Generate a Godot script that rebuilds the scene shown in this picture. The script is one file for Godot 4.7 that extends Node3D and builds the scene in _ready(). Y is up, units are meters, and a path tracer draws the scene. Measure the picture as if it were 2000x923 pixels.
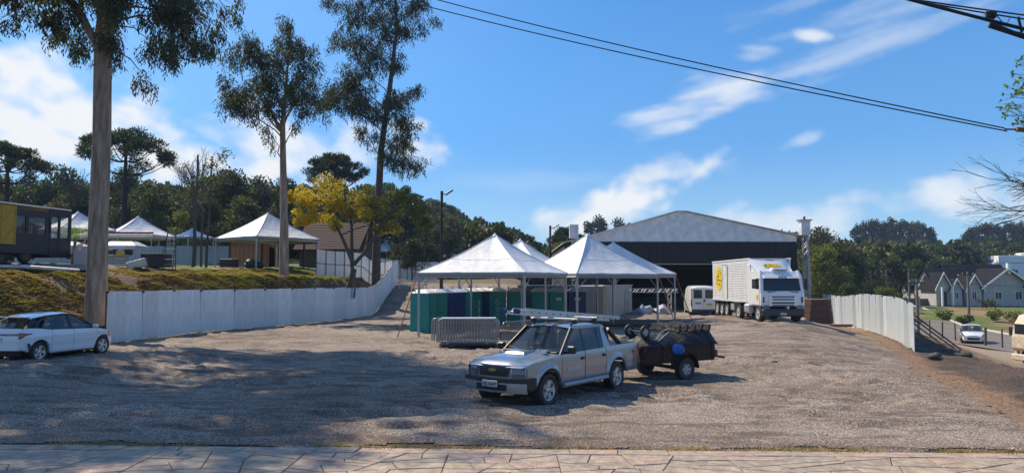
extends Node3D

# Collects faces into one mesh; every face's normal follows its winding.
class Mb:
	var v := PackedVector3Array()
	var n := PackedVector3Array()
	var c := PackedColorArray()
	var ix := PackedInt32Array()
	var col := Color(1, 1, 1)
	var t := Transform3D()
	func tri(a: Vector3, b: Vector3, d: Vector3, away = null):
		a = t * a
		b = t * b
		d = t * d
		var m := (d - a).cross(b - a)
		if m.length_squared() < 1e-14:
			return
		if away != null and m.dot((a + b + d) / 3.0 - t * away) < 0.0:
			var k := b
			b = d
			d = k
			m = -m
		m = m.normalized()
		var s := v.size()
		v.append(a)
		v.append(b)
		v.append(d)
		for i in 3:
			n.append(m)
			c.append(col)
			ix.append(s + i)
	func quad(a, b, d, e, away = null):
		tri(a, b, d, away)
		tri(a, d, e, away)
	func hexa(p: Array):
		var m := Vector3.ZERO
		for q in p:
			m += q / 8.0
		for f in [[0, 1, 2, 3], [4, 5, 6, 7], [0, 1, 5, 4], [1, 2, 6, 5], [2, 3, 7, 6], [3, 0, 4, 7]]:
			quad(p[f[0]], p[f[1]], p[f[2]], p[f[3]], m)
	func box(p: Vector3, s: Vector3, b := Basis()):
		var q := []
		for y in [-0.5, 0.5]:
			for k in [[-0.5, -0.5], [0.5, -0.5], [0.5, 0.5], [-0.5, 0.5]]:
				q.append(p + b * Vector3(k[0] * s.x, y * s.y, k[1] * s.z))
		hexa(q)
	# box with chamfered edges
	func cbox(p: Vector3, s: Vector3, e: float, b := Basis()):
		var h := s * 0.5
		var f := func(sx, sy, sz, ax) -> Vector3:
			var q := Vector3(sx * (h.x - e), sy * (h.y - e), sz * (h.z - e))
			q[ax] += [sx, sy, sz][ax] * e
			return p + b * q
		for ax in 3:
			for s0 in [-1, 1]:
				var r := []
				for k in [[-1, -1], [1, -1], [1, 1], [-1, 1]]:
					var g := [0, 0, 0]
					g[ax] = s0
					g[(ax + 1) % 3] = k[0]
					g[(ax + 2) % 3] = k[1]
					r.append(f.call(g[0], g[1], g[2], ax))
				quad(r[0], r[1], r[2], r[3], p)
				for s1 in [-1, 1]:
					var a2: int = (ax + 1) % 3
					var a3: int = (ax + 2) % 3
					var g0 := [0, 0, 0]
					g0[ax] = s0
					g0[a2] = s1
					g0[a3] = -1
					var g1 := g0.duplicate()
					g1[a3] = 1
					quad(f.call(g0[0], g0[1], g0[2], ax), f.call(g1[0], g1[1], g1[2], ax), f.call(g1[0], g1[1], g1[2], a2), f.call(g0[0], g0[1], g0[2], a2), p)
		for sx in [-1, 1]:
			for sy in [-1, 1]:
				for sz in [-1, 1]:
					tri(f.call(sx, sy, sz, 0), f.call(sx, sy, sz, 1), f.call(sx, sy, sz, 2), p)
	# smooth surface through rows of points
	func grid(g: Array, closed := false):
		var s := v.size()
		var w: int = g[0].size()
		for r in g:
			for p in r:
				v.append(t * p)
				n.append(Vector3.ZERO)
				c.append(col)
		for i in g.size() - 1:
			for j in (w if closed else w - 1):
				var a := s + i * w + j
				var b := s + i * w + (j + 1) % w
				var d := b + w
				var e := a + w
				for q in [[a, b, d], [a, d, e]]:
					var m := (v[q[2]] - v[q[0]]).cross(v[q[1]] - v[q[0]])
					for k in q:
						n[k] += m
						ix.append(k)
		for i in range(s, v.size()):
			n[i] = n[i].normalized() if n[i].length_squared() > 1e-16 else Vector3.UP
	func tube(pts: Array, rad, sides := 8, caps := true):
		var g := []
		var up := Vector3.UP
		for i in pts.size():
			var d: Vector3 = (pts[mini(i + 1, pts.size() - 1)] - pts[maxi(i - 1, 0)]).normalized()
			if absf(d.dot(up)) > 0.95:
				up = Vector3.RIGHT if absf(d.x) < 0.9 else Vector3.BACK
			var x := d.cross(up).normalized()
			var y := x.cross(d)
			up = y
			var r: float = rad[i] if rad is Array else rad
			var row := PackedVector3Array()
			for k in sides:
				var a := TAU * k / sides
				row.append(pts[i] + (x * cos(a) - y * sin(a)) * r)
			g.append(row)
		grid(g, true)
		if caps:
			for e in [0, pts.size() - 1]:
				for k in sides:
					tri(pts[e], g[e][k], g[e][(k + 1) % sides], pts[pts.size() / 2] if e == 0 or pts.size() > 2 else pts[0])
	# outline in x and y pushed from z0 to z1
	func prism(o: PackedVector2Array, z0: float, z1: float):
		var tr := Geometry2D.triangulate_polygon(o)
		var m := Vector3(0, 0, (z0 + z1) / 2)
		for p in o:
			m += Vector3(p.x, p.y, 0) / o.size()
		var cw := Geometry2D.is_polygon_clockwise(o)
		for i in range(0, tr.size(), 3):
			for z in [z0, z1]:
				tri(Vector3(o[tr[i]].x, o[tr[i]].y, z), Vector3(o[tr[i + 1]].x, o[tr[i + 1]].y, z), Vector3(o[tr[i + 2]].x, o[tr[i + 2]].y, z), m)
		for i in o.size():
			var a := o[i]
			var b := o[(i + 1) % o.size()]
			if cw != (z1 < z0):
				var k := a
				a = b
				b = k
			quad(Vector3(a.x, a.y, z0), Vector3(a.x, a.y, z1), Vector3(b.x, b.y, z1), Vector3(b.x, b.y, z0))
	# (radius, height) pairs turned round the z axis
	func lathe(prof: Array, seg := 20):
		var g := []
		for p in prof:
			var row := PackedVector3Array()
			for k in seg:
				var a := TAU * k / seg
				row.append(Vector3(p[0] * cos(a), p[0] * sin(a), p[1]))
			g.append(row)
		grid(g, true)
	func leaf(p: Vector3, d: Vector3, s: Vector3, l: float, w: float, k: Color):
		var i := v.size()
		var m := d.cross(s).normalized()
		v.append(p)
		v.append(p + d * (l * 0.45) + s * w + m * (w * 0.3))
		v.append(p + d * l)
		v.append(p + d * (l * 0.45) - s * w + m * (w * 0.3))
		for j in 4:
			n.append(m)
			c.append(k)
		for j in [0, 1, 2, 0, 2, 3]:
			ix.append(i + j)
	func mesh() -> ArrayMesh:
		var a := []
		a.resize(Mesh.ARRAY_MAX)
		a[Mesh.ARRAY_VERTEX] = v
		a[Mesh.ARRAY_NORMAL] = n
		a[Mesh.ARRAY_COLOR] = c
		a[Mesh.ARRAY_INDEX] = ix
		var m := ArrayMesh.new()
		m.add_surface_from_arrays(Mesh.PRIMITIVE_TRIANGLES, a)
		return m

var mats := {}
var noises := {}
var rng := RandomNumberGenerator.new()
var nz := FastNoiseLite.new()
var used := {}

func rnd(a: float, b: float) -> float:
	return rng.randf_range(a, b)
func V(x, y, z) -> Vector3:
	return Vector3(x, y, z)
func ss(a: float, b: float, x: float) -> float:
	return smoothstep(a, b, x)
func yaw(hx: float, hz: float) -> float:
	return atan2(-hz, hx)
func pl(a: Array, x: float) -> float:
	if x <= a[0][0]:
		return a[0][1]
	for i in a.size() - 1:
		if x <= a[i + 1][0]:
			return lerpf(a[i][1], a[i + 1][1], (x - a[i][0]) / (a[i + 1][0] - a[i][0]))
	return a[-1][1]

func ntex(key: String, size: int, freq: float, lo: Color, hi: Color, kind := FastNoiseLite.TYPE_SIMPLEX_SMOOTH, oct := 4, normal := 0.0, cellret := -1) -> NoiseTexture2D:
	if noises.has(key):
		return noises[key]
	var f := FastNoiseLite.new()
	f.seed = key.hash() % 1000
	f.noise_type = kind
	f.frequency = freq
	f.fractal_octaves = oct
	if oct < 2:
		f.fractal_type = FastNoiseLite.FRACTAL_NONE
	if cellret >= 0:
		f.cellular_return_type = cellret
	var x := NoiseTexture2D.new()
	x.width = size
	x.height = size
	x.seamless = true
	x.noise = f
	if normal > 0.0:
		x.as_normal_map = true
		x.bump_strength = normal
	else:
		var g := Gradient.new()
		g.set_color(0, lo)
		g.set_color(1, hi)
		x.color_ramp = g
	noises[key] = x
	return x

# material from a linear base colour; o: tex, nrm (textures laid in the world every 1/scale metres), scale, vc, alpha, coat, back
func M(nm: String, lin := Color(0.5, 0.5, 0.5), rough := 0.8, metal := 0.0, o := {}) -> StandardMaterial3D:
	if mats.has(nm):
		return mats[nm]
	var m := StandardMaterial3D.new()
	m.resource_name = nm
	m.albedo_color = lin.linear_to_srgb()
	m.roughness = rough
	m.metallic = metal
	m.cull_mode = BaseMaterial3D.CULL_DISABLED
	if o.has("alpha"):
		m.transparency = BaseMaterial3D.TRANSPARENCY_ALPHA
		m.albedo_color.a = o.alpha
	if o.has("vc"):
		m.vertex_color_use_as_albedo = true
	if o.has("tex") or o.has("nrm"):
		m.uv1_triplanar = true
		m.uv1_world_triplanar = o.get("world", true)
		m.uv1_scale = Vector3.ONE * o.get("scale", 1.0)
		if o.get("scale", 1.0) is Vector3:
			m.uv1_scale = o.scale
	if o.has("tex"):
		m.albedo_texture = o.tex
	if o.has("nrm"):
		m.normal_enabled = true
		m.normal_texture = o.nrm
		m.normal_scale = o.get("bump", 1.0)
	if o.has("coat"):
		m.clearcoat_enabled = true
		m.clearcoat = o.coat
		m.clearcoat_roughness = 0.05
	if o.has("back"):
		m.backlight_enabled = true
		m.backlight = o.back
	if o.has("spec"):
		m.metallic_specular = o.spec
	mats[nm] = m
	return m

func numbered(s: String) -> String:
	if not used.has(s):
		used[s] = 0
		return s
	used[s] += 1
	return "%s_%03d" % [s, used[s]]
func tag(o: Node, label: String, category: String, group := "", kind := ""):
	if label:
		o.set_meta("label", label)
	if category:
		o.set_meta("category", category)
	if group:
		o.set_meta("group", group)
	if kind:
		o.set_meta("kind", kind)
	return o
func thing(nm: String, label: String, category: String, at := Vector3.ZERO, turn := 0.0, group := "") -> Node3D:
	var o := Node3D.new()
	o.name = numbered(nm)
	add_child(o)
	o.position = at
	o.rotation.y = turn
	return tag(o, label, category, group)
func obj(nm: String, b, m: Material, parent: Node = self, at := Vector3.ZERO, turn := 0.0) -> MeshInstance3D:
	var o := MeshInstance3D.new()
	o.name = numbered(nm) if parent == self else nm
	o.mesh = b.mesh() if b is Mb else b
	o.material_override = m
	parent.add_child(o, true)
	o.position = at
	o.rotation.y = turn
	return o
func struct(nm: String, b, m: Material) -> MeshInstance3D:
	var o := obj(nm, b, m)
	o.set_meta("kind", "structure")
	return o
func copy(o: Node3D, label: String, at: Vector3, turn := 0.0, sc := Vector3.ONE) -> Node3D:
	var d: Node3D = o.duplicate()
	d.name = numbered(str(o.name).trim_suffix("_001"))
	add_child(d)
	d.transform = Transform3D(Basis(Vector3.UP, turn).scaled_local(sc), at)
	d.set_meta("label", label)
	return d
func mb() -> Mb:
	return Mb.new()
func bx(p: Vector3, s: Vector3, e := 0.0) -> Mb:
	var b := mb()
	if e > 0.0:
		b.cbox(p, s, e)
	else:
		b.box(p, s)
	return b
func tb(pts: Array, r, sides := 8) -> Mb:
	var b := mb()
	b.tube(pts, r, sides)
	return b
func text(nm: String, s: String, size: float, depth: float, m: Material, parent: Node3D, at: Vector3, bas: Basis, bold := true):
	var tm := TextMesh.new()
	tm.text = s
	var f := SystemFont.new()
	f.font_names = PackedStringArray(["Droid Sans"])
	f.font_weight = 700 if bold else 400
	tm.font = f
	tm.font_size = 32
	tm.pixel_size = size / 32.0
	tm.depth = depth
	var o := obj(nm, tm, m, parent)
	o.transform = Transform3D(bas, at)
	return o

# ------------------------------------------------------------------ the lie of the land
const FENCE := [[-95.0, -10.7], [-69.8, -10.75], [-58.5, -11.06], [-50.2, -12.0], [-45.9, -13.3], [-38.7, -16.4], [-31.5, -17.4], [-26.0, -18.4], [-12.0, -19.5], [20.0, -21.0]]
func fx(z: float) -> float:
	return pl(FENCE, z)
func rx(z: float) -> float:   # line of the right fence
	return 19.0 + (-34.5 - z) * 0.291
func cut(z: float) -> float:   # how far the dug-up soil reaches into the lot
	return 2.2 * (1.0 - ss(22.0, 33.0, -z))
func ex(x: float) -> float:   # far edge of the flagstones
	return 11.79 - 0.038 * x
func h(x: float, z: float) -> float:
	var r := -z
	var b := fx(z) - x
	var k := ss(44.0, 56.0, r)
	var y := (lerpf(3.15, 3.0, k) * ss(0.2, lerpf(6.8, 2.8, k), b) + 0.5 * lerpf(ss(6.8, 11.0, b), ss(4.0, 9.0, b), k)) * ss(8.0, 22.0, r)
	if r > 38.0:
		var q := minf(r, 135.0) - 38.0
		y += 0.0005 * q * q * ss(3.0, 12.0, b)
	if r > 55.0:
		y = maxf(y, 2.4 * ss(57.0, 70.0, r) * (1.0 - ss(0.0, 6.0, x)) + 0.02 * maxf(0.0, minf(r, 130.0) - 70.0))
	y += 0.35 * ss(8.0, 13.0, x) * ss(32.0, 40.0, r) * (1.0 - ss(46.0, 57.0, r))
	y += 0.25 * ss(-9.0, -13.0, x) * (1.0 - ss(26.0, 30.0, r)) * ss(14.0, 19.0, r)
	y -= 0.75 * ss(-6.0, -0.5, x - rx(z)) * ss(20.0, 32.0, r) * (1.0 - ss(80.0, 95.0, r))
	if r > 20.0 or x > 8.0:
		y -= 1.6 * ss(0.8, 8.5, x - rx(z)) * (1.0 if r < 85.0 else 1.0)
	if r > 100.0:
		var az := x / r
		y += 11.0 * ss(110.0, 240.0, r) * (1.0 - ss(-0.12, 0.12, az))
		y += 6.0 * ss(150.0, 330.0, r) * ss(0.22, 0.42, az)
		y += 3.0 * ss(120.0, 300.0, r)
	return y
const RUTS := [[8.0, -25.0, 9.5], [8.0, -25.0, 11.0], [12.5, -40.0, 19.0], [12.5, -40.0, 20.5], [2.0, -31.0, 14.0], [2.0, -31.0, 15.5], [-6.0, -46.0, 25.0], [-6.0, -46.0, 26.5], [20.0, -8.0, 15.0], [20.0, -8.0, 16.5], [-12.0, -14.0, 12.0], [-12.0, -14.0, 13.5], [14.0, -20.0, 5.5], [14.0, -20.0, 7.0]]
func rut(x: float, z: float) -> float:   # wheel tracks pressed into the gravel
	var y := 0.0
	for c in RUTS:
		var d := absf(Vector2(x - c[0], z - c[1]).length() - c[2] + 0.5 * nz.get_noise_2d(x * 1.5 + c[2] * 9.0, z * 1.5))
		if d < 0.6:
			y += (-0.045 * exp(-d * d / 0.016) + 0.05 * exp(-(d - 0.24) * (d - 0.24) / 0.008)) * ss(-0.15, 0.2, nz.get_noise_2d(x * 2.0, z * 2.0 + c[2] * 30.0))
	return y
func lotmask(x: float, z: float) -> float:
	return minf(minf(x - fx(z) + 0.1, rx(z) - 0.9 - cut(z) - x), minf(-z - ex(x) - 0.22, 71.0 + z)) + 0.45 * nz.get_noise_2d(x * 6.0, z * 6.0)
func G(x: float, z: float, up := 0.0) -> Vector3:
	return Vector3(x, h(x, z) + up, z)

func _ready():
	rng.seed = 7
	nz.seed = 3
	nz.frequency = 0.05
	nz.fractal_octaves = 3
	setup_view()
	ground()
	pavement()
	buildings()
	fences()
	tents()
	site_things()
	vehicles()
	terrace_things()
	trees()
	poles()

func setup_view():
	var cam := Camera3D.new()
	cam.name = "camera"
	add_child(cam)
	cam.position = V(0, 2.7, 0)
	cam.rotation_degrees = V(3.51, 0, 0)
	cam.fov = 35.83
	cam.far = 3000.0
	cam.current = true
	var we := WorldEnvironment.new()
	we.name = "world_environment"
	var e := Environment.new()
	e.background_mode = Environment.BG_SKY
	e.tonemap_mode = Environment.TONE_MAPPER_LINEAR
	e.tonemap_exposure = 1.3
	e.sdfgi_enabled = true
	e.ssao_enabled = true
	e.ssil_enabled = true
	e.fog_enabled = true
	e.fog_density = 0.0003
	e.fog_light_color = Color(0.72, 0.82, 0.95)
	var sk := Sky.new()
	var pm := PanoramaSkyMaterial.new()
	pm.panorama = sky_image()
	sk.sky_material = pm
	e.sky = sk
	we.environment = e
	add_child(we)
	var sun := DirectionalLight3D.new()
	sun.name = "sun"
	sun.light_energy = 1.6
	sun.light_color = Color(1.0, 0.94, 0.84)
	sun.light_angular_distance = 0.5
	sun.shadow_enabled = true
	add_child(sun)
	sun.look_at_from_position(V(-50, 74.3, -44), Vector3.ZERO)

# air and clouds: a clear gradient, wisps and low banks spread round the whole sky
func sky_image() -> ImageTexture:
	var W := 2048
	var H := 1024
	var den := PackedFloat32Array()
	den.resize(W * H / 2)
	var f := FastNoiseLite.new()
	f.seed = 11
	f.frequency = 0.011
	f.fractal_octaves = 5
	f.fractal_gain = 0.55
	# azimuth, elevation, half width, half height (degrees), slope, strength, streak
	var cl := [
		[-33.0, 11.0, 11.0, 3.6, -0.10, 1.25, 1.0], [-27.0, 8.6, 14.0, 3.6, -0.1, 1.2, 1.0], [-18.0, 10.3, 7.0, 2.6, -0.22, 0.9, 1.0], [-9.0, 10.6, 5.2, 2.0, -0.06, 1.05, 1.0], [-13.0, 9.4, 6.0, 1.8, -0.02, 0.8, 1.0],
		[8.6, 6.2, 7.5, 2.1, 0.32, 1.15, 1.0], [11.5, 8.2, 4.0, 1.2, 0.2, 0.8, 1.0], [5.5, 4.4, 5.0, 1.6, 0.2, 0.8, 1.0], [14.0, 13.0, 5.6, 2.0, 0.2, 0.8, 2.0], [16.8, 13.9, 4.0, 1.0, 0.05, 0.45, 2.0], [18.8, 16.6, 2.2, 0.8, -0.1, 0.7, 2.0],
		[27.5, 17.4, 8.5, 2.6, 0.26, 0.40, 3.0], [32.0, 19.4, 7.0, 2.4, 0.25, 0.34, 3.0], [23.2, 17.4, 2.0, 0.55, -0.15, 0.8, 1.0], [21.8, 10.2, 1.5, 0.55, 0.3, 0.5, 1.0], [20.0, 3.6, 6.0, 2.0, -0.02, 0.75, 1.0], [22.0, 4.6, 4.0, 1.2, 0.0, 0.55, 1.0],
		[31.0, 5.6, 7.0, 1.5, 0.05, 0.85, 1.0], [36.0, 5.0, 8.0, 1.5, 0.02, 0.7, 1.0], [24.0, 21.0, 9.0, 1.6, 0.2, 0.25, 2.0], [0.0, 8.0, 8.0, 1.2, 0.0, 0.12, 2.0]]
	var r2 := RandomNumberGenerator.new()
	r2.seed = 5
	for i in 80:  # invented clouds out of view, their number raised to whiten the ambient light
		var az := r2.randf_range(45.0, 315.0) if i < 46 else r2.randf_range(0.0, 360.0)
		cl.append([az - 360.0 if az > 180.0 else az, r2.randf_range(3, 34) if i < 46 else r2.randf_range(30, 82), r2.randf_range(4, 13), r2.randf_range(1.2, 3.4), r2.randf_range(-0.2, 0.35), r2.randf_range(0.5, 1.2), 1.0 + i % 2])
	for k in cl:
		var hw: float = k[2] * 1.5
		var hh: float = k[3] * 1.5 + absf(k[4]) * hw
		for y in range(int((90.0 - k[1] - hh) / 180.0 * H), mini(int((90.0 - k[1] + hh) / 180.0 * H) + 1, H / 2)):
			if y < 0:
				continue
			var el := 90.0 - (y + 0.5) / H * 180.0
			for xx in range(int(floor((k[0] - hw) / 360.0 * W)), int((k[0] + hw) / 360.0 * W) + 1):
				var az := (xx + 0.5) / W * 360.0
				var x := posmod(xx, W)
				var u: float = (az - k[0]) / k[2]
				var w: float = (el - k[1] - (az - k[0]) * k[4]) / k[3]
				var d := 1.0 - u * u - w * w * (0.8 if w > 0 else 1.5)
				if d < -1.2:
					continue
				var q: float = f.get_noise_2d(az * 14.0 / k[6] + el * 3.0, (el * 22.0 - az * k[4] * 16.0) * (k[6] * 0.7 + 0.3))
				var m := ss(-0.05, 0.95, d * 0.62 + q * 0.95)
				den[y * W + x] = maxf(den[y * W + x], m * k[5])
	var bytes := PackedFloat32Array()
	bytes.resize(W * H * 3)
	var sun := V(-0.5, 0.743, -0.44).normalized()
	for y in H:
		var el := deg_to_rad(90.0 - (y + 0.5) / H * 180.0)
		var s := maxf(sin(el), 0.0)
		var base := Color(0.43, 0.72, 0.93).lerp(Color(0.155, 0.42, 0.86), ss(0.0, 0.20, s)).lerp(Color(0.088, 0.29, 0.70), ss(0.15, 0.42, s)).lerp(Color(0.06, 0.185, 0.50), ss(0.4, 1.0, s))
		for x in W:
			var i := (y * W + x) * 3
			if el <= 0.0:
				bytes[i] = 0.20
				bytes[i + 1] = 0.20
				bytes[i + 2] = 0.19
				continue
			var az := (x + 0.5) / W * TAU
			var cs := sin(az) * cos(el) * sun.x + sin(el) * sun.y - cos(az) * cos(el) * sun.z
			var g := 1.0 + 0.42 * ss(0.35, 1.0, cs)
			var wh := 0.16 * ss(0.6, 1.0, cs)
			var d := clampf(den[y * W + x], 0.0, 1.0)
			bytes[i] = 0.78 * lerpf(base.r * g + wh, 0.90, d)
			bytes[i + 1] = 0.78 * lerpf(base.g * g + wh, 0.93, d)
			bytes[i + 2] = 0.78 * lerpf(base.b * g + wh * 0.5, 0.97, d)
	return ImageTexture.create_from_image(Image.create_from_data(W, H, false, Image.FORMAT_RGBF, bytes.to_byte_array()))

func axis(bands: Array) -> Array:   # [from, to, step] bands to one list
	var a := []
	for b in bands:
		var x: float = b[0]
		while x < b[1] - 0.001:
			a.append(x)
			x += b[2] * (1.0 if b.size() < 4 else maxf(1.0, absf(x - b[3]) * b[4]))
	a.append(bands[-1][1])
	return a

func ground():
	var xs := axis([[-900, -160, 30], [-160, -60, 4], [-60, -32, 1], [-32, 34, 0.4], [34, 80, 1], [80, 200, 5], [200, 900, 30]])
	var zs := axis([[-900, -340, 25], [-340, -130, 5], [-130, -75, 1.5], [-75, -10, 0.4], [-10, 30, 5], [30, 300, 40]])
	var b := mb()
	var g := []
	var green := Color(0.085, 0.10, 0.03)
	for z in zs:
		var row := PackedVector3Array()
		for x in xs:
			var m := lotmask(x, z)
			var y := h(x, z)
			var bk: float = fx(z) - x
			if bk > 0.3 and -z > 12.0 and -z < 100.0:
				y += 0.2 * nz.get_noise_2d(x * 14.0, z * 14.0) * ss(0.3, 2.0, bk)
			var rr: float = x - rx(z) + cut(z)
			if rr > -0.8 and rr < 7.0 and -z < 45.0 and -z > 12.0:
				y += 0.3 * maxf(0.0, nz.get_noise_2d(x * 14.0 + 50.0, z * 14.0)) * (1.0 - ss(3.0, 7.0, rr))
			row.append(V(x, y - 0.12 * clampf((m - 0.5) / 0.6, 0.0, 1.0) - (0.25 if -z < ex(x) - 0.4 else 0.0), z))
		g.append(row)
	b.grid(g)
	for i in b.v.size():
		b.c[i] = ground_color(b.v[i].x, b.v[i].z)
	var gm := M("soil_and_grass", Color(1, 1, 1), 0.95, 0.0, {"vc": 1, "tex": ntex("clod", 512, 0.03, Color(0.62, 0.6, 0.56), Color(1, 1, 1)), "nrm": ntex("clodn", 512, 0.04, Color.BLACK, Color.WHITE, FastNoiseLite.TYPE_SIMPLEX_SMOOTH, 5, 9.0), "scale": 0.45})
	struct("ground", b, gm)
	# gravel lot: its own sheet of crushed stone with raked ridges
	var l := mb()
	var lz := []
	var z := -71.0
	while z < -11.0:
		lz.append(z)
		z += maxf(0.11, -z * 0.0062)
	var lx := axis([[-21, -16, 0.4], [-16, 20, 0.16], [20, 32, 0.4]])
	var idx := {}
	var rid := FastNoiseLite.new()
	rid.seed = 8
	rid.frequency = 0.35
	rid.fractal_octaves = 2
	for i in lz.size():
		for j in lx.size():
			var x: float = lx[j]
			var zz: float = lz[i]
			var m := lotmask(x, zz)
			var q := rid.get_noise_2d(x * 0.55 + zz * 0.2, zz * 2.3)
			var q2 := nz.get_noise_2d(x * 25.0 + 300.0, zz * 40.0)
			var y := 0.085 * ss(0.25, 0.6, 1.0 - absf(q) * 3.0) * ss(0.05, 0.3, nz.get_noise_2d(x * 1.5 + 90.0, zz * 3.0) + 0.2) + 0.04 * q2 + 0.04 * nz.get_noise_2d(x * 3.0, zz * 5.0)
			var rt := rut(x, zz)
			y += rt
			l.v.append(V(x, h(x, zz) + 0.012 + (y + 0.02) * clampf(m, 0.0, 1.0), zz))
			l.n.append(Vector3.UP)
			var k := 0.5 + 1.1 * nz.get_noise_2d(x * 3.0 + 40.0, zz * 5.0) + 0.8 * q2
			var col := Color(0.74, 0.64, 0.57).lerp(Color(1.0, 0.95, 0.9), clampf(k, 0.0, 1.0))
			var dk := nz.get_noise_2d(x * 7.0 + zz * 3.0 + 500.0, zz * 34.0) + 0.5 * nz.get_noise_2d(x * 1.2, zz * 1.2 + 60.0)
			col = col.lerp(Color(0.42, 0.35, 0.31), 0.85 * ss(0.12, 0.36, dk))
			col = col.lerp(Color(0.70, 0.62, 0.56), clampf(-rt * 14.0, 0.0, 0.5))
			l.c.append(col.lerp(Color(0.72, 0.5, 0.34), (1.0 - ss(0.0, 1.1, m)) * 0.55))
			idx[i * 4096 + j] = m
	for i in lz.size() - 1:
		for j in lx.size() - 1:
			if minf(minf(idx[i * 4096 + j], idx[i * 4096 + j + 1]), minf(idx[i * 4096 + 4096 + j], idx[i * 4096 + 4097 + j])) < 0.0:
				continue
			var a: int = i * lx.size() + j
			for q in [a, a + 1, a + lx.size() + 1, a, a + lx.size() + 1, a + lx.size()]:
				l.ix.append(q)
	var acc := l.n
	acc.fill(Vector3.ZERO)
	for i in range(0, l.ix.size(), 3):
		var m := (l.v[l.ix[i + 2]] - l.v[l.ix[i]]).cross(l.v[l.ix[i + 1]] - l.v[l.ix[i]])
		for k in 3:
			acc[l.ix[i + k]] += m
	for i in acc.size():
		acc[i] = acc[i].normalized() if acc[i].length_squared() > 0 else Vector3.UP
	l.n = acc
	var gr := ntex("gravel", 1024, 0.16, Color.BLACK, Color.WHITE, FastNoiseLite.TYPE_CELLULAR, 1, 0.0, FastNoiseLite.RETURN_CELL_VALUE)
	var ramp := Gradient.new()
	ramp.offsets = PackedFloat32Array([0.0, 0.25, 0.5, 0.75, 1.0])
	ramp.colors = PackedColorArray([Color(0.30, 0.27, 0.245), Color(0.455, 0.42, 0.385), Color(0.54, 0.50, 0.46), Color(0.60, 0.56, 0.52), Color(0.78, 0.745, 0.705)])
	gr.color_ramp = ramp
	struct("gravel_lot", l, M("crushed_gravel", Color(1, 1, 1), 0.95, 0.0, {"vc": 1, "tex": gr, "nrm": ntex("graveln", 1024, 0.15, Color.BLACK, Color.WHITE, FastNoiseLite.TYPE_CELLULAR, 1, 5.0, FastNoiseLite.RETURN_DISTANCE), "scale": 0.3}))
	# loose stones lying on it
	var st := mb()
	for k in 8:
		var a := TAU * k / 8.0
		var a2 := TAU * (k + 1) / 8.0
		var p := V(cos(a), 0, sin(a) * 0.8)
		var p2 := V(cos(a2), 0, sin(a2) * 0.8)
		st.tri(p, p2, V(0.15, 0.75, 0.1), V(0, -1, 0))
	var tr := []
	var cs := []
	for i in 44000:
		var r := 11.7 + 20.0 * pow(rng.randf(), 1.8)
		var x := rnd(-0.72, 0.72) * r
		if lotmask(x, -r) < 0.02:
			continue
		var s := rnd(0.006, 0.017) * (2.0 if rng.randf() < 0.04 else 1.0)
		tr.append(Transform3D(Basis(Vector3.UP, rnd(0, TAU)).scaled(V(s, s * rnd(0.7, 1.3), s)), G(x, -r, 0.02)))
		var k := rnd(0.10, 0.42)
		cs.append(Color(k, k * 0.87, k * 0.80))
	multi("loose_stones", st, tr, cs, M("stones", Color(1, 1, 1), 0.9, 0.0, {"vc": 1}), self, "small loose gravel stones scattered over the near lot", "gravel")
	# grass on the bank behind the fence and along the flagstones
	var tf := mb()
	for k in 7:
		var a := rnd(0, TAU)
		var d := V(cos(a) * 0.45, 1, sin(a) * 0.45).normalized()
		tf.leaf(V(cos(a), 0, sin(a)) * 0.05, d, V(-sin(a), 0, cos(a)), rnd(0.12, 0.3), 0.02, Color(1, 1, 1))
	tr = []
	cs = []
	for i in 75000:
		var zz := rnd(-66, -17)
		var bk := rnd(0.4, 9.0)
		var x: float = fx(zz) - bk
		var k := nz.get_noise_2d(x * 9.0, zz * 9.0) + nz.get_noise_2d(x * 2.0 + 70.0, zz * 2.0)
		if k < rnd(-1.0, -0.35) or (zz < -50.0 and bk < 3.0 and k < 0.25):
			continue
		var s := rnd(0.5, 1.0)
		tr.append(Transform3D(Basis(Vector3.UP, rnd(0, TAU)).scaled(V(1.7, s * 0.27, 1.7)), G(x, zz, -0.03 + 0.2 * nz.get_noise_2d(x * 14.0, zz * 14.0))))
		cs.append(Color(0.40, 0.27, 0.15).lerp(Color(0.33, 0.30, 0.09), clampf(0.5 + k * 2.2 + rnd(-0.35, 0.35), 0.0, 1.0)) * rnd(0.75, 1.15))
	for i in 1800:
		var x := rnd(-10.5, 10.5)
		if nz.get_noise_2d(x * 12.0, 5.0) < rnd(-0.3, 0.25):
			continue
		tr.append(Transform3D(Basis(Vector3.UP, rnd(0, TAU)).scaled(V(0.8, rnd(0.12, 0.34), 0.8)), V(x, 0.0, -ex(x) - rnd(0.0, 0.3) * rng.randf())))
		cs.append(Color(0.36, 0.24, 0.11).lerp(Color(0.22, 0.19, 0.06), rng.randf()))
	multi("grass", tf, tr, cs, M("grass_blades", Color(1, 1, 1), 0.9, 0.0, {"vc": 1, "back": Color(0.85, 0.9, 0.5)}), self, "patchy yellow green grass on the bank and along the flagstones", "grass")
	# street below the lot
	var sp := [[34.0, -26.0], [37.0, -45.0], [40.0, -60.0], [45.0, -80.0], [52.0, -100.0], [60.0, -125.0]]
	var rd := mb()
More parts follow.
